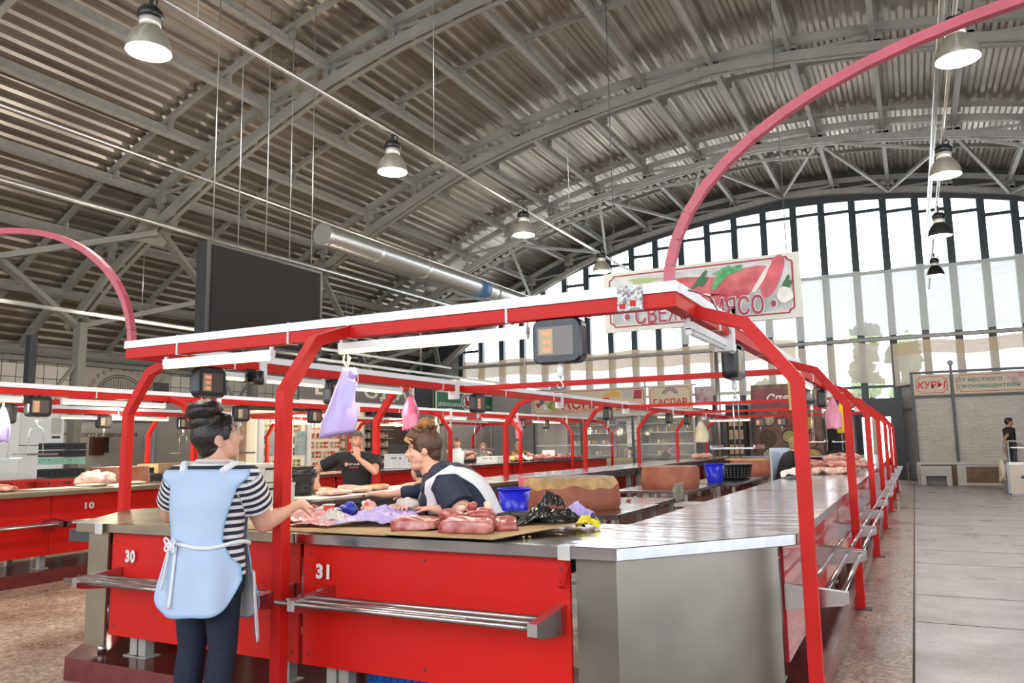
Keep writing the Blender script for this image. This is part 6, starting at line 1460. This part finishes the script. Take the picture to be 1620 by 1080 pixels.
    # --- trousers
    if pants:
        g = G(); o_ = .008
        eloft(g,[(sp(z),rx*H+o_,ry*H+o_,fr(z)) for z,rx,ry in tors[:4]])
        for sx in (-1,1):
            hp = W((sx*.050*H*hipw,0,hipz-.03*H)); kn = W((sx*.052*H,.012*H,.285*H)); an = W((sx*.050*H,0,.055*H))
            ca = W((sx*.052*H,-.004*H,.20*H)); g.cap(hp,kn,.052*H*f**.7*hipw+o_,.036*H*f**.5+o_,16); g.cap(kn,ca,.035*H*f**.5+o_,.036*H*f**.5+o_,14); g.cap(ca,an,.036*H*f**.5+o_,.027*H+o_,14)
        p = build(g,'trousers',pants,root); remesh(p,vox,3,.5)
    if skirt:
        g = G(); o_ = .01
        eloft(g,[(W((0,0,z*H)),r*H,r2*H,Rz) for z,r,r2 in ((.30,.13,.10),(.42,.125,.095),(.50,.11*hipw,.085),(.60,.09*f,.075*f))]); build(g,'skirt',skirt,root)
    # --- shirt
    if top:
        g = G(); o_ = .010; tt = tors[1:9]
        eloft(g,[(sp(z),rx*H+o_,ry*H+o_,fr(z)) for z,rx,ry in tt]+[(sp(.315*H),.048*H,.042*H,fr(.3*H))])
        if female:
            for sx in (-1,1): g.sphere(sp(.195*H,sx*.045*H,.058*H*f),(.046*H*f**.5+o_,.04*H+o_,.045*H*f**.5+o_),14,10)
        for sx in (-1,1):
            S,E,Wr = info[sx]; q = S+(E-S)*sleeve; 
            if sleeve > 0:
                r = .031*H*armfat
                g.cap(S+(sp(.25*H)-S)*.35,S,.052*H*.5*armfat+.022*H,r+o_,14); 
                d = (E-S).normalized(); g.tube([S,S+(q-S)*.5,q],[r+o_,r+o_*1.5,r+o_*1.7],18)
        sh = build(g,'shirt',top,root); remesh(sh,vox,2,.5)
        if stripes:
            at = sh.data.attributes.new('stripe','FLOAT','POINT'); off = wloc(root)
            vals = []
            for v in sh.data.vertices:
                p = v.co+off; val = None
                for sx in (-1,1):
                    S,E,Wr = info[sx]; d = (E-S); L = d.length; d.normalize(); k = (p-S).dot(d); rr_ = ((p-S)-d*k).length
                    if k > -.02 and rr_ < .075*armfat and (p-sp(.2*H)).length > .13*f: val = k
                vals.append((val if val is not None else -p.z)*26.0)
            at.data.foreach_set('value',vals)
    # --- shoes
    if feet:
        for sx in (-1,1):
            g = G(); g.cap(W((sx*.05*H,-.018*H,.022*H)),W((sx*.060*H,.092*H,.020*H)),.026*H,.021*H,12)
            for i in range(len(g.v)):
                if g.v[i].z < groundz+.002: g.v[i].z = groundz+.002
            build(g,'shoe',SHOE,root)
    # --- face details
    if face:
        for sx in (-1,1):
            g = G(); g.sphere(hd((sx*.031,.0695,.013)),(.0125*s,.0100*s,.0062*s),10,8,Rh); e_ = build(g,'eye',EYEW,root)
            g = G(); g.sphere(hd((sx*.031,.0780,.0125)),(.0048*s,.003*s,.0050*s),8,6,Rh); build(g,'iris',EYED,e_)
            g = G(); g.cap(hd((sx*.014,.094,.041)),hd((sx*.048,.080,.043)),.0035*s,.003*s,6); build(g,'eyebrow',BROW,root)
        for sx in (-1,1):
            g = G(); g.cap(hd((sx*.019,.083,.022)),hd((sx*.044,.076,.021)),.0042*s,.004*s,8); build(g,'eyelid',skin,root)
        g = G(); g.cap(hd((-.017,.094,-.048)),hd((.017,.094,-.048)),.0050*s,.0050*s,6); g.cap(hd((-.014,.094,-.057)),hd((.014,.094,-.057)),.0060*s,.0060*s,6); build(g,'mouth',LIP,root)
    if hair: hair(root,hd,Rh,s)
    return root, W, sp, fr, hd, Rh, info, s
def hair_short(m):
    def fn(root,hd,Rh,s):
        g = G(); g.sphere(hd((0,-.022,.034)),(.083*s,.096*s,.088*s),20,14,Rh); g.sphere(hd((0,.018,.070)),(.066*s,.072*s,.048*s),14,10,Rh); g.sphere(hd((0,-.055,-.015)),(.066*s,.05*s,.060*s),14,10,Rh); o = build(g,'hair',m,root); remesh(o,.010,2,.5)
    return fn
def hair_bob(m, r=1.0):
    def fn(root,hd,Rh,s):
        g = G(); g.sphere(hd((0,-.020,.034)),(.090*s*r,.104*s*r,.094*s*r),20,14,Rh); g.sphere(hd((0,.030,.078)),(.070*s,.066*s,.042*s),14,10,Rh)
        for sx in (-1,1): g.cap(hd((sx*.076,-.01,.03)),hd((sx*.080,-.02,-.05)),.026*s,.022*s,10)
        g.sphere(hd((0,-.055,-.025)),(.074*s,.055*s,.070*s),14,10,Rh); o = build(g,'hair',m,root); remesh(o,.010,2,.5)
    return fn
# ----- customer in the blue apron, seen from behind
def hair_cust(root,hd,Rh,s):
    g = G(); g.sphere(hd((0,-.026,.030)),(.085*s,.100*s,.094*s),24,16,Rh); g.sphere(hd((0,-.045,-.03)),(.064*s,.058*s,.070*s),16,12,Rh); g.cap(hd((0,-.05,-.06)),hd((0,-.035,-.105)),.045*s,.02*s,12)
    g.sphere(hd((0,-.045,.10)),(.078*s,.078*s,.055*s),16,10,Rh)
    g.cap(hd((.03,.062,.085)),hd((.072,.050,.040)),.026*s,.018*s,10); g.cap(hd((.072,.050,.045)),hd((.076,.035,-.005)),.017*s,.009*s,10)
    g.cap(hd((-.03,.062,.085)),hd((-.072,.050,.040)),.026*s,.018*s,10); g.cap(hd((0,.06,.09)),hd((0,.03,.10)),.024*s,.03*s,10)
    o = build(g,'hair',HB,root); remesh(o,.007,2,.5)
    g = G(); g.blob(hd((0,-.040,.150)),(.096*s,.088*s,.055*s),.10,2.5,26,16,4,M=Rh); g.blob(hd((.02,-.02,.165)),(.06*s,.06*s,.035*s),.12,2.5,20,12,5,M=Rh); b_ = build(g,'hair_bun',HB,root)
CX,CY,CH = -3.45,3.11,1.77
hR = (-3.27,3.60,1.22); hL = (-3.80,3.44,1.11)
root,W,sp,fr,hd,Rh,info,s = person('person',(CX,CY),14,CH,'woman with black bun, striped T-shirt and light blue apron, back turned at stall 30',
    fat=1.12,lean=3,hs=1.08,hands=(hL,hR),hints=((-1.6,-.5,-.6),(-.35,-.75,-.75)),palm=((1,0,-.3),(-.6,.2,-.7)),hdir=(None,(.05,.95,-.05)),curl=(.5,.32),yaw=-50,pitch=-12,
    top=STRIPE,stripes=True,sleeve=.62,pants=JEANS,vox=.0075,hair=hair_cust,armfat=1.32,hipw=.98)
cust = root
g = G(); g.sphere(hd((.084,-.004,-.034)),.006*s,8,6); build(g,'earring',CHROME,cust)
from mathutils.bvhtree import BVHTree
def bvh_of(root, kinds=('shirt',)):
    out = []; off = wloc(root)
    for c in root.children:
        if c.type == 'MESH' and c.name.split('.')[0] in kinds:
            out.append(BVHTree.FromPolygons([v.co+off for v in c.data.vertices],[tuple(p.vertices) for p in c.data.polygons]))
    return out
def outer(bv, c, d, lim=.34):
    best = None
    for b_ in bv:
        h = b_.ray_cast(c,d,lim)
        if h[0] is not None:
            r = (h[0]-c).length
            if best is None or r > best: best = r
    return best
# apron: back panel and front panel curved round the torso
def torso_at(z): # z above hips
    T_ = [(-.30,.150,.118),(-.16,.135,.112),(-.075,.128,.100),(-.03,.126,.095),(.02,.118,.092),(.075,.106,.088),(.13,.108,.090),(.19,.119,.094),(.235,.122,.086),(.275,.112,.068),(.315,.07,.05)]
    z = z/CH
    if z <= T_[0][0]: return T_[0][1]*CH,T_[0][2]*CH
    for (a,r1,r2),(b2,q1,q2) in zip(T_,T_[1:]):
        if z <= b2: k = (z-a)/(b2-a); return (r1+(q1-r1)*k)*CH,(r2+(q2-r2)*k)*CH
    return T_[-1][1]*CH,T_[-1][2]*CH
CB = bvh_of(cust,('shirt','trousers'))
def apron_panel(name, m, back, ztop, zbot, half, par, lift=.016, rnd=True):
    g = G(); nu,nv = 34,44
    def fn(u,v):
        z = ztop+(zbot-ztop)*v; hw = half(v)
        a = (u-.5)*2*hw; rx,ry = torso_at(z); a0 = -PI/2 if back else PI/2; th = a0+a
        o_ = lift+.006*noise.noise(Vector((u*4,v*7,1)))
        if v > .55: o_ += .014*math.sin(u*19)*min(1,(v-.55)*3)+.012*(v-.55)
        zz = z
        if rnd and v > .62: 
            e = abs(u-.5)*2; zz = z + (0.0 if e<.3 else ((e-.3)/.7)**2.6*.17*((v-.62)/.38))
        y = (ry+o_)*math.sin(th); x = (rx+o_)*math.cos(th)
        c0 = sp(zz) if zz >= -.05*CH else W((0,0,.52*CH+zz)); q = sp(zz,x,y) if zz >= -.05*CH else W((x,y,.52*CH+zz)); d_ = (q-c0).normalized(); r = outer(CB,c0,d_,(q-c0).length+.09)
        if r and r+.008 > (q-c0).length: q = c0+d_*(r+.008)
        return q
    g.grid(fn,nu,nv); o = build(g,name,m,par,solid=.003)
    # trim
    g = G(); ed = [fn(0,v/30) for v in range(31)]+[fn(u/30,1) for u in range(1,31)]+[fn(1,1-v/30) for v in range(1,31)]; g.tube(ed,.0042,6); build(g,'apron_trim',LBT,o)
    return o,fn
halfb = lambda v: (1.22-1.6*v) if v < .125 else (1.02-.18*math.sin(min(1,(v-.15)/.35)*PI*.5) if v < .5 else .84+.42*min(1,(v-.5)/.25))
ab,fnb = apron_panel('apron_back',LBL,True,.292*CH,-.125*CH,halfb,cust)
af_,fnf = apron_panel('apron_front',WAP,False,.25*CH,-.17*CH,lambda v: .75 if v < .3 else .75+.45*min(1,(v-.3)/.3),cust,lift=.018,rnd=True)
for sx in (-1,1):
    g = G(); pts = [fnb(.5+sx*.26,.02),sp(.30*CH,sx*.085*CH,-.03*CH)+Vector((0,0,.012)),sp(.30*CH,sx*.080*CH,.03*CH)+Vector((0,0,.012)),fnf(.5+sx*.4,.05)]
    g.tube(pts,[.02,.024,.024,.02],8); build(g,'apron_strap',WAP,cust)
# waist ties and bow
zt = .072*CH
g = G(); ring = []
for i in range(41):
    th = -PI/2-1.0+ (PI*1.15)*i/40; rx,ry = torso_at(zt); ring.append(sp(zt+.012*math.sin(i*.3)-.0,(rx+.026)*math.cos(th),(ry+.026)*math.sin(th)))
g.tube(ring,.011,8); build(g,'apron_tie',WAP,cust)
bwp = sp(zt,-.045*CH*1.2,-(torso_at(zt)[1]+.03))
g = G()
for (dx,dz,rot) in ((-.035,.028,0),(.03,.022,1),(-.03,-.012,2),(.028,-.018,3)):
    c = bwp+Rh@Vector((0,0,0)); pts = []
    for i in range(13):
        a = 2*PI*i/12; pts.append(bwp+Vector((dx*(1-math.cos(a))*.6,-.012*math.sin(a/2),dz*(1-math.cos(a))*.6+.018*math.sin(a))))
    g.tube(pts,.0055,6)
g.blob(bwp,(.014,.014,.014),.2,2,10,8); build(g,'apron_bow',WAP,cust)
g = G(); base = bwp
for dx,L_,w_ in ((.02,.30,.008),(-.03,.22,.006),(-.045,.17,.005)):
    pts = []
    for i in range(12):
        v = i/11; z = zt-.0-L_*v; rx,ry = torso_at(max(z,-.3*CH)); x = (bwp-sp(zt)).length*0-.055*CH*1.0+dx+dx*.6*v; th = math.asin(max(-1,min(1,x/(rx+.03)))); 
        y = -(ry+.034+.03*max(0,v-.3))*math.cos(th); pts.append(sp(z,x,y) if z > -.05*CH else W((x,y,.52*CH+z)))
    g.tube(pts,w_,6)
build(g,'apron_tie_ends',WAP,cust)
g = G(); 
z = -.13*CH; rx,ry = torso_at(z)
def fnp(u,v): 
    zz = -.02*CH-.20*CH*v; rx,ry = torso_at(zz); th = .15+.75*u; return W(((rx+.035)*math.cos(th),(ry+.035)*math.sin(th),.52*CH+zz))
g.grid(fnp,10,12); build(g,'apron_pocket',WAP,cust,solid=.003)
g = G(); rr_ = [nbp for nbp in [sp(.318*CH,.052*CH*math.cos(a),.046*CH*math.sin(a)-.004) for a in [2*PI*i/24 for i in range(24)]]]; g.tube(rr_,.012,8,closed=True); build(g,'collar',mat('cream_collar',(.62,.56,.52),.8),cust)
# clear bag held over the counter
crumple('clear_bag',(-3.20,3.84,1.09),.15,.13,.07,CLR,'clear plastic bag in the right hand of the customer, above the pink heap','bag',60,.3,n=20)
# ----- seller leaning on the counter
def hair_sell(root,hd,Rh,s):
    g = G(); g.sphere(hd((0,-.024,.040)),(.090*s,.106*s,.098*s),24,16,Rh); g.sphere(hd((0,.030,.088)),(.074*s,.070*s,.046*s),16,12,Rh); g.sphere(hd((0,-.055,-.020)),(.068*s,.058*s,.072*s),14,10,Rh); g.sphere(hd((0,-.01,.11)),(.06*s,.06*s,.04*s),14,10,Rh)
    for sx in (-1,1): g.cap(hd((sx*.072,.030,.045)),hd((sx*.080,.020,.0)),.018*s,.010*s,8)
    for k in range(16):
        a = k/16*2*PI; p = hd((.055*math.cos(a),-.01+.075*math.sin(a),.105+.02*math.sin(k*2.3))); g.cap(p,p+Rh@Vector((.02*math.cos(a),.02*math.sin(a),.028))*s,.014*s,.005*s,8)
    o = build(g,'hair',HBR,root); remesh(o,.006,1,.5)
    g = G(); g.cap(hd((.045,.092,.068)),hd((-.03,.100,.075)),.012*s,.010*s,8); g.cap(hd((-.03,.100,.075)),hd((-.072,.075,.052)),.012*s,.007*s,8); g.cap(hd((-.02,.095,.088)),hd((-.075,.060,.070)),.010*s,.006*s,8); build(g,'blonde_streak',HBL,root)
    g = G(); g.blob(hd((0,-.035,.158)),(.064*s,.060*s,.044*s),.16,3,24,14,3,M=Rh); g.blob(hd((.01,.0,.135)),(.045*s,.05*s,.03*s),.2,3,16,10,6,M=Rh); build(g,'hair_bun',HGING,root)
SHn = 1.79
root,W,sp,fr,hd,Rh,info,s = person('person',(-2.76,4.85),122,SHn,'heavy woman seller in navy T-shirt and white apron leaning on the front counter',
    fat=1.52,lean=35,hs=1.06,hands=((-2.90,4.50,1.13),(-3.12,4.56,1.12)),hints=((-1.0,-.8,-.8),(1.0,-.2,-1.2)),palm=((0,0,-1),(0,0,-1)),hdir=(None,None),curl=(.42,.45),yaw=2,pitch=6,
    top=NAVY,sleeve=.86,pants=JEANS,vox=.0075,hair=hair_sell,armfat=1.62)
sell = root
# glove
g = G(); S_,E_,Wr = info[1]; hv = (Wr-E_).normalized()
g.blob(Wr+hv*.085+Vector((0,0,.012)),(.085,.06,.045),.25,2.6,24,14,7); g.cap(Wr-hv*.05,Wr+hv*.03,.042,.045,14); tag(build(g,'plastic_glove',film('clear_glove_film',(.85,.80,.78),.2,.45),sell),'clear plastic glove')
lump('meat_piece',(Wr.x-.14,Wr.y+.0,ZC+.03),(.05,.045,.035),CHICK,'pinkish piece of meat under the gloved hand of the seller','meat',None,.3,2.5,4)
# apron of the seller: bib, straps, skirt
def storso(z):
    T_ = [(-.30,.165,.125),(-.075,.150,.110),(.02,.152,.113),(.075,.135,.110),(.13,.138,.113),(.19,.152,.116),(.235,.158,.106),(.275,.148,.090),(.315,.08,.06)]
    z = z/SHn
    if z <= T_[0][0]: return T_[0][1]*SHn,T_[0][2]*SHn
    for (a,r1,r2),(b2,q1,q2) in zip(T_,T_[1:]):
        if z <= b2: k = (z-a)/(b2-a); return (r1+(q1-r1)*k)*SHn,(r2+(q2-r2)*k)*SHn
    return T_[-1][1]*SHn,T_[-1][2]*SHn
SB = bvh_of(sell,('shirt','trousers'))
def strip(name, m, path, wid, par, th=.004):
    """cloth band following (z, angle) pairs on the torso"""
    g = G(); n = len(path)
    def fn(u,v):
        i = min(n-2,int(v*(n-1))); k = v*(n-1)-i; z = path[i][0]+(path[i+1][0]-path[i][0])*k; a = path[i][1]+(path[i+1][1]-path[i][1])*k; ww = path[i][2]+(path[i+1][2]-path[i][2])*k if len(path[i])>2 else wid
        rx,ry = storso(z*SHn); th_ = a+(u-.5)*ww/rx; c0 = sp(z*SHn); q = sp(z*SHn,rx*math.cos(th_),ry*math.sin(th_)); d_ = (q-c0).normalized(); r = outer(SB,c0,d_,(q-c0).length+.16); r = max(r,.0) if r else (q-c0).length; return c0+d_*(r+.007)
    g.grid(fn,8,40); return build(g,name,m,par,solid=th)
for sx in (-1,1):
    A = lambda d: PI/2-sx*math.radians(d)
    strip('apron_strap',WAP,[(-.02,A(14),.12),(.08,A(24),.10),(.17,A(34),.10),(.25,A(46),.12),(.29,A(75),.16),(.285,A(110),.16),(.25,A(132),.16),(.16,A(150),.20),(.06,A(158),.24),(-.05,A(160),.30)],.08,sell)
strip('apron_bib',mat('navy_apron_cloth',(0.018,0.03,0.10),.7,bump=.3,bscale=20),[(-.02,PI/2,.50),(.08,PI/2,.48),(.155,PI/2,.40),(.165,PI/2,.38)],.4,sell)
g = G(); 
def fns(u,v):
    a = -PI*.02-PI*.96*u; z = .05*SHn-.34*SHn*v; rx,ry = storso(z); o_ = .03+.10*v+.018*math.sin(u*26)*v; 
    return sp(z,(rx+o_)*math.cos(a),(ry+o_)*math.sin(a)) if z > 0 else W(((rx+o_)*math.cos(a),(ry+o_)*math.sin(a)-.0,.52*SHn+z))
g.grid(fns,40,16); build(g,'apron_skirt',WAP,sell,solid=.003)
# ----- man in the black T-shirt with hand on his chin
root,W,sp,fr,hd,Rh,info,s = person('person',(-6.30,8.0),205,1.80,'man in black T-shirt holding his chin, standing behind the left counter',fat=1.05,female=False,lean=3,
    hands=((-6.13,7.80,1.41),(-6.62,7.62,1.12)),hints=((-1,.5,-.9),(1,-.3,-.3)),palm=((.6,-.8,0),(0,0,-1)),hdir=((.15,-.05,1),None),curl=(.75,.5),yaw=28,pitch=4,top=BLKC,sleeve=.70,pants=JEANS,vox=.011,hair=hair_short(mat('greying_hair',(.09,.075,.065),.6)),skin=mat('ruddy_skin',(0.56,0.28,0.19),.5,sub=.1),armfat=1.15)
mp = sp(.215*1.80,0,.086*1.80)
tt_ = fr(.2).to_euler()
for k,(wrd,dz,cc,wd) in enumerate((('SPAR',.02,(.7,.7,.7),.15),)):
    text(wrd,'shirt_print',sp(.215*1.80+dz,-.0,.083*1.80),wd,mat('shirt_print_%d'%k,cc,.6),root,rot=(PI/2,0,math.radians(205+180)),height=.028)
g = G(); g.cap(sp(.215*1.80-.022,-.05,.084*1.80),sp(.215*1.80-.018,.055,.084*1.80),.011,.008,6); build(g,'shirt_red_stroke',mat('shirt_red_print',(.5,.04,.04),.6),root)
g = G(); g.sphere(sp(.215*1.80+.018,.10,.080*1.80),(.026,.01,.026),12,8); build(g,'shirt_badge',mat('shirt_badge',(.62,.30,.27),.6),root)
# ----- person hidden behind the seller, only the forearm shows
root,*_r = person('person',(-4.05,6.22),95,1.46,'person mostly hidden behind the seller, one bare forearm resting on the inner left counter',fat=1.05,lean=10,hands=((-4.90,6.02,1.085),(-4.45,6.42,1.05)),hints=((-1,-.4,-.6),(1,-.4,-.5)),palm=((0,0,-1),(0,0,-1)),curl=(.35,.5),top=NAVY,sleeve=.5,pants=JEANS,vox=.012,hair=hair_bob(HBR))
# ----- people further away
person('person',(-1.90,13.35),-55,1.66,'person in black top and pale apron bending over the poultry pile behind a post',fat=1.15,lean=20,hands=((-1.32,13.75,1.16),(-1.36,13.25,1.16)),hints=((-1,-.5,-.4),(1,-.5,-.4)),palm=((0,0,-1),(0,0,-1)),top=BLKC,sleeve=.45,pants=JEANS,vox=.013,hair=hair_bob(mat('light_cap_hair',(.42,.24,.12),.6)))
sell2 = bpy.context.scene.objects
g = G()
def fa(u,v): a = -1.2+2.6*u; return Vector((-1.90+.22*math.cos(a+2.4),13.35+.22*math.sin(a+2.4),1.42-.85*v))
g.grid(fa,14,12); ap = build(g,'apron',mat('pale_blue_apron',(.55,.66,.78),.8),[o for o in bpy.data.objects if o.get('label','').startswith('person in black top')][0],solid=.004)
root,*_r = person('person',(-10.55,17.5),-150,1.76,'man with brown hair in a white vest, back turned, behind the low white crate',fat=1.0,female=False,hands=((-10.75,17.3,1.1),(-9.85,17.9,1.35)),hints=((-1,-.5,-.3),(1,.2,-.5)),top=mat('white_vest_cloth',(.68,.70,.72),.8),sleeve=.0,pants=JEANS,vox=.014,hair=hair_short(HRED))
person('person',(-10.75,19.2),-160,1.64,'woman in patterned grey top reaching towards the man in the white vest',fat=1.15,hands=((-10.0,18.2,1.40),(-10.9,18.8,1.2)),hints=((-1,.2,-.3),(1,-.5,-.3)),top=mat('grey_patterned_cloth',(.16,.15,.14),.8,col2=(.32,.30,.28),vscale=20),sleeve=.25,skirt=BLKC,vox=.014,hair=hair_bob(mat('light_brown_hair',(.28,.15,.08),.6)))
person('person',(-10.65,21.2),-150,1.66,'blonde woman in yellow-brown patterned blouse behind the far meat counter',fat=1.2,hands=((-10.0,21.0,1.2),(-10.3,20.6,1.2)),hints=((-1,-.2,-.6),(1,-.2,-.6)),top=mat('ochre_patterned_cloth',(.36,.22,.09),.8,col2=(.12,.06,.04),vscale=18),sleeve=.55,pants=NAVY,vox=.014,hair=hair_bob(HBL,1.08))
person('person',(2.44,26.75),-72,1.86,'man in a black T-shirt standing by the display freezer at the right edge',fat=1.02,female=False,hands=((2.68,27.0,1.3),(2.28,26.45,1.22)),groundz=.26,hints=((-.3,-1,0),(.3,-1,0)),palm=((0,0,-1),(-1,0,0)),top=BLKC,sleeve=.6,pants=JEANS,vox=.013,hair=hair_short(HB),skin=SKIN2)
person('person',(-9.75,29.55),-120,1.70,'person in black with dark hair inside the deli kiosk, left of the centre post',fat=1.1,hands=((-9.9,29.1,1.1),(-10.1,29.3,1.05)),hints=((-1,-.3,-.5),(1,-.3,-.5)),top=BLKC,sleeve=.5,pants=BLKC,vox=.016,hair=hair_short(HB))
person('person',(-8.65,29.55),-110,1.55,'person in black bending over the deli counter, right of the centre post',fat=1.15,lean=38,hands=((-8.15,28.95,1.12),(-8.5,28.9,1.12)),hints=((-1,-.3,-.5),(1,-.3,-.5)),top=BLKC,sleeve=.5,pants=BLKC,vox=.016,hair=hair_short(HB))

g = G(); g.box(2.3,4.2,26.4,27.3,0,.258); tag(build(g,'low_platform',WOOD),'low wooden platform behind the display freezer, the man in black stands on it','platform')
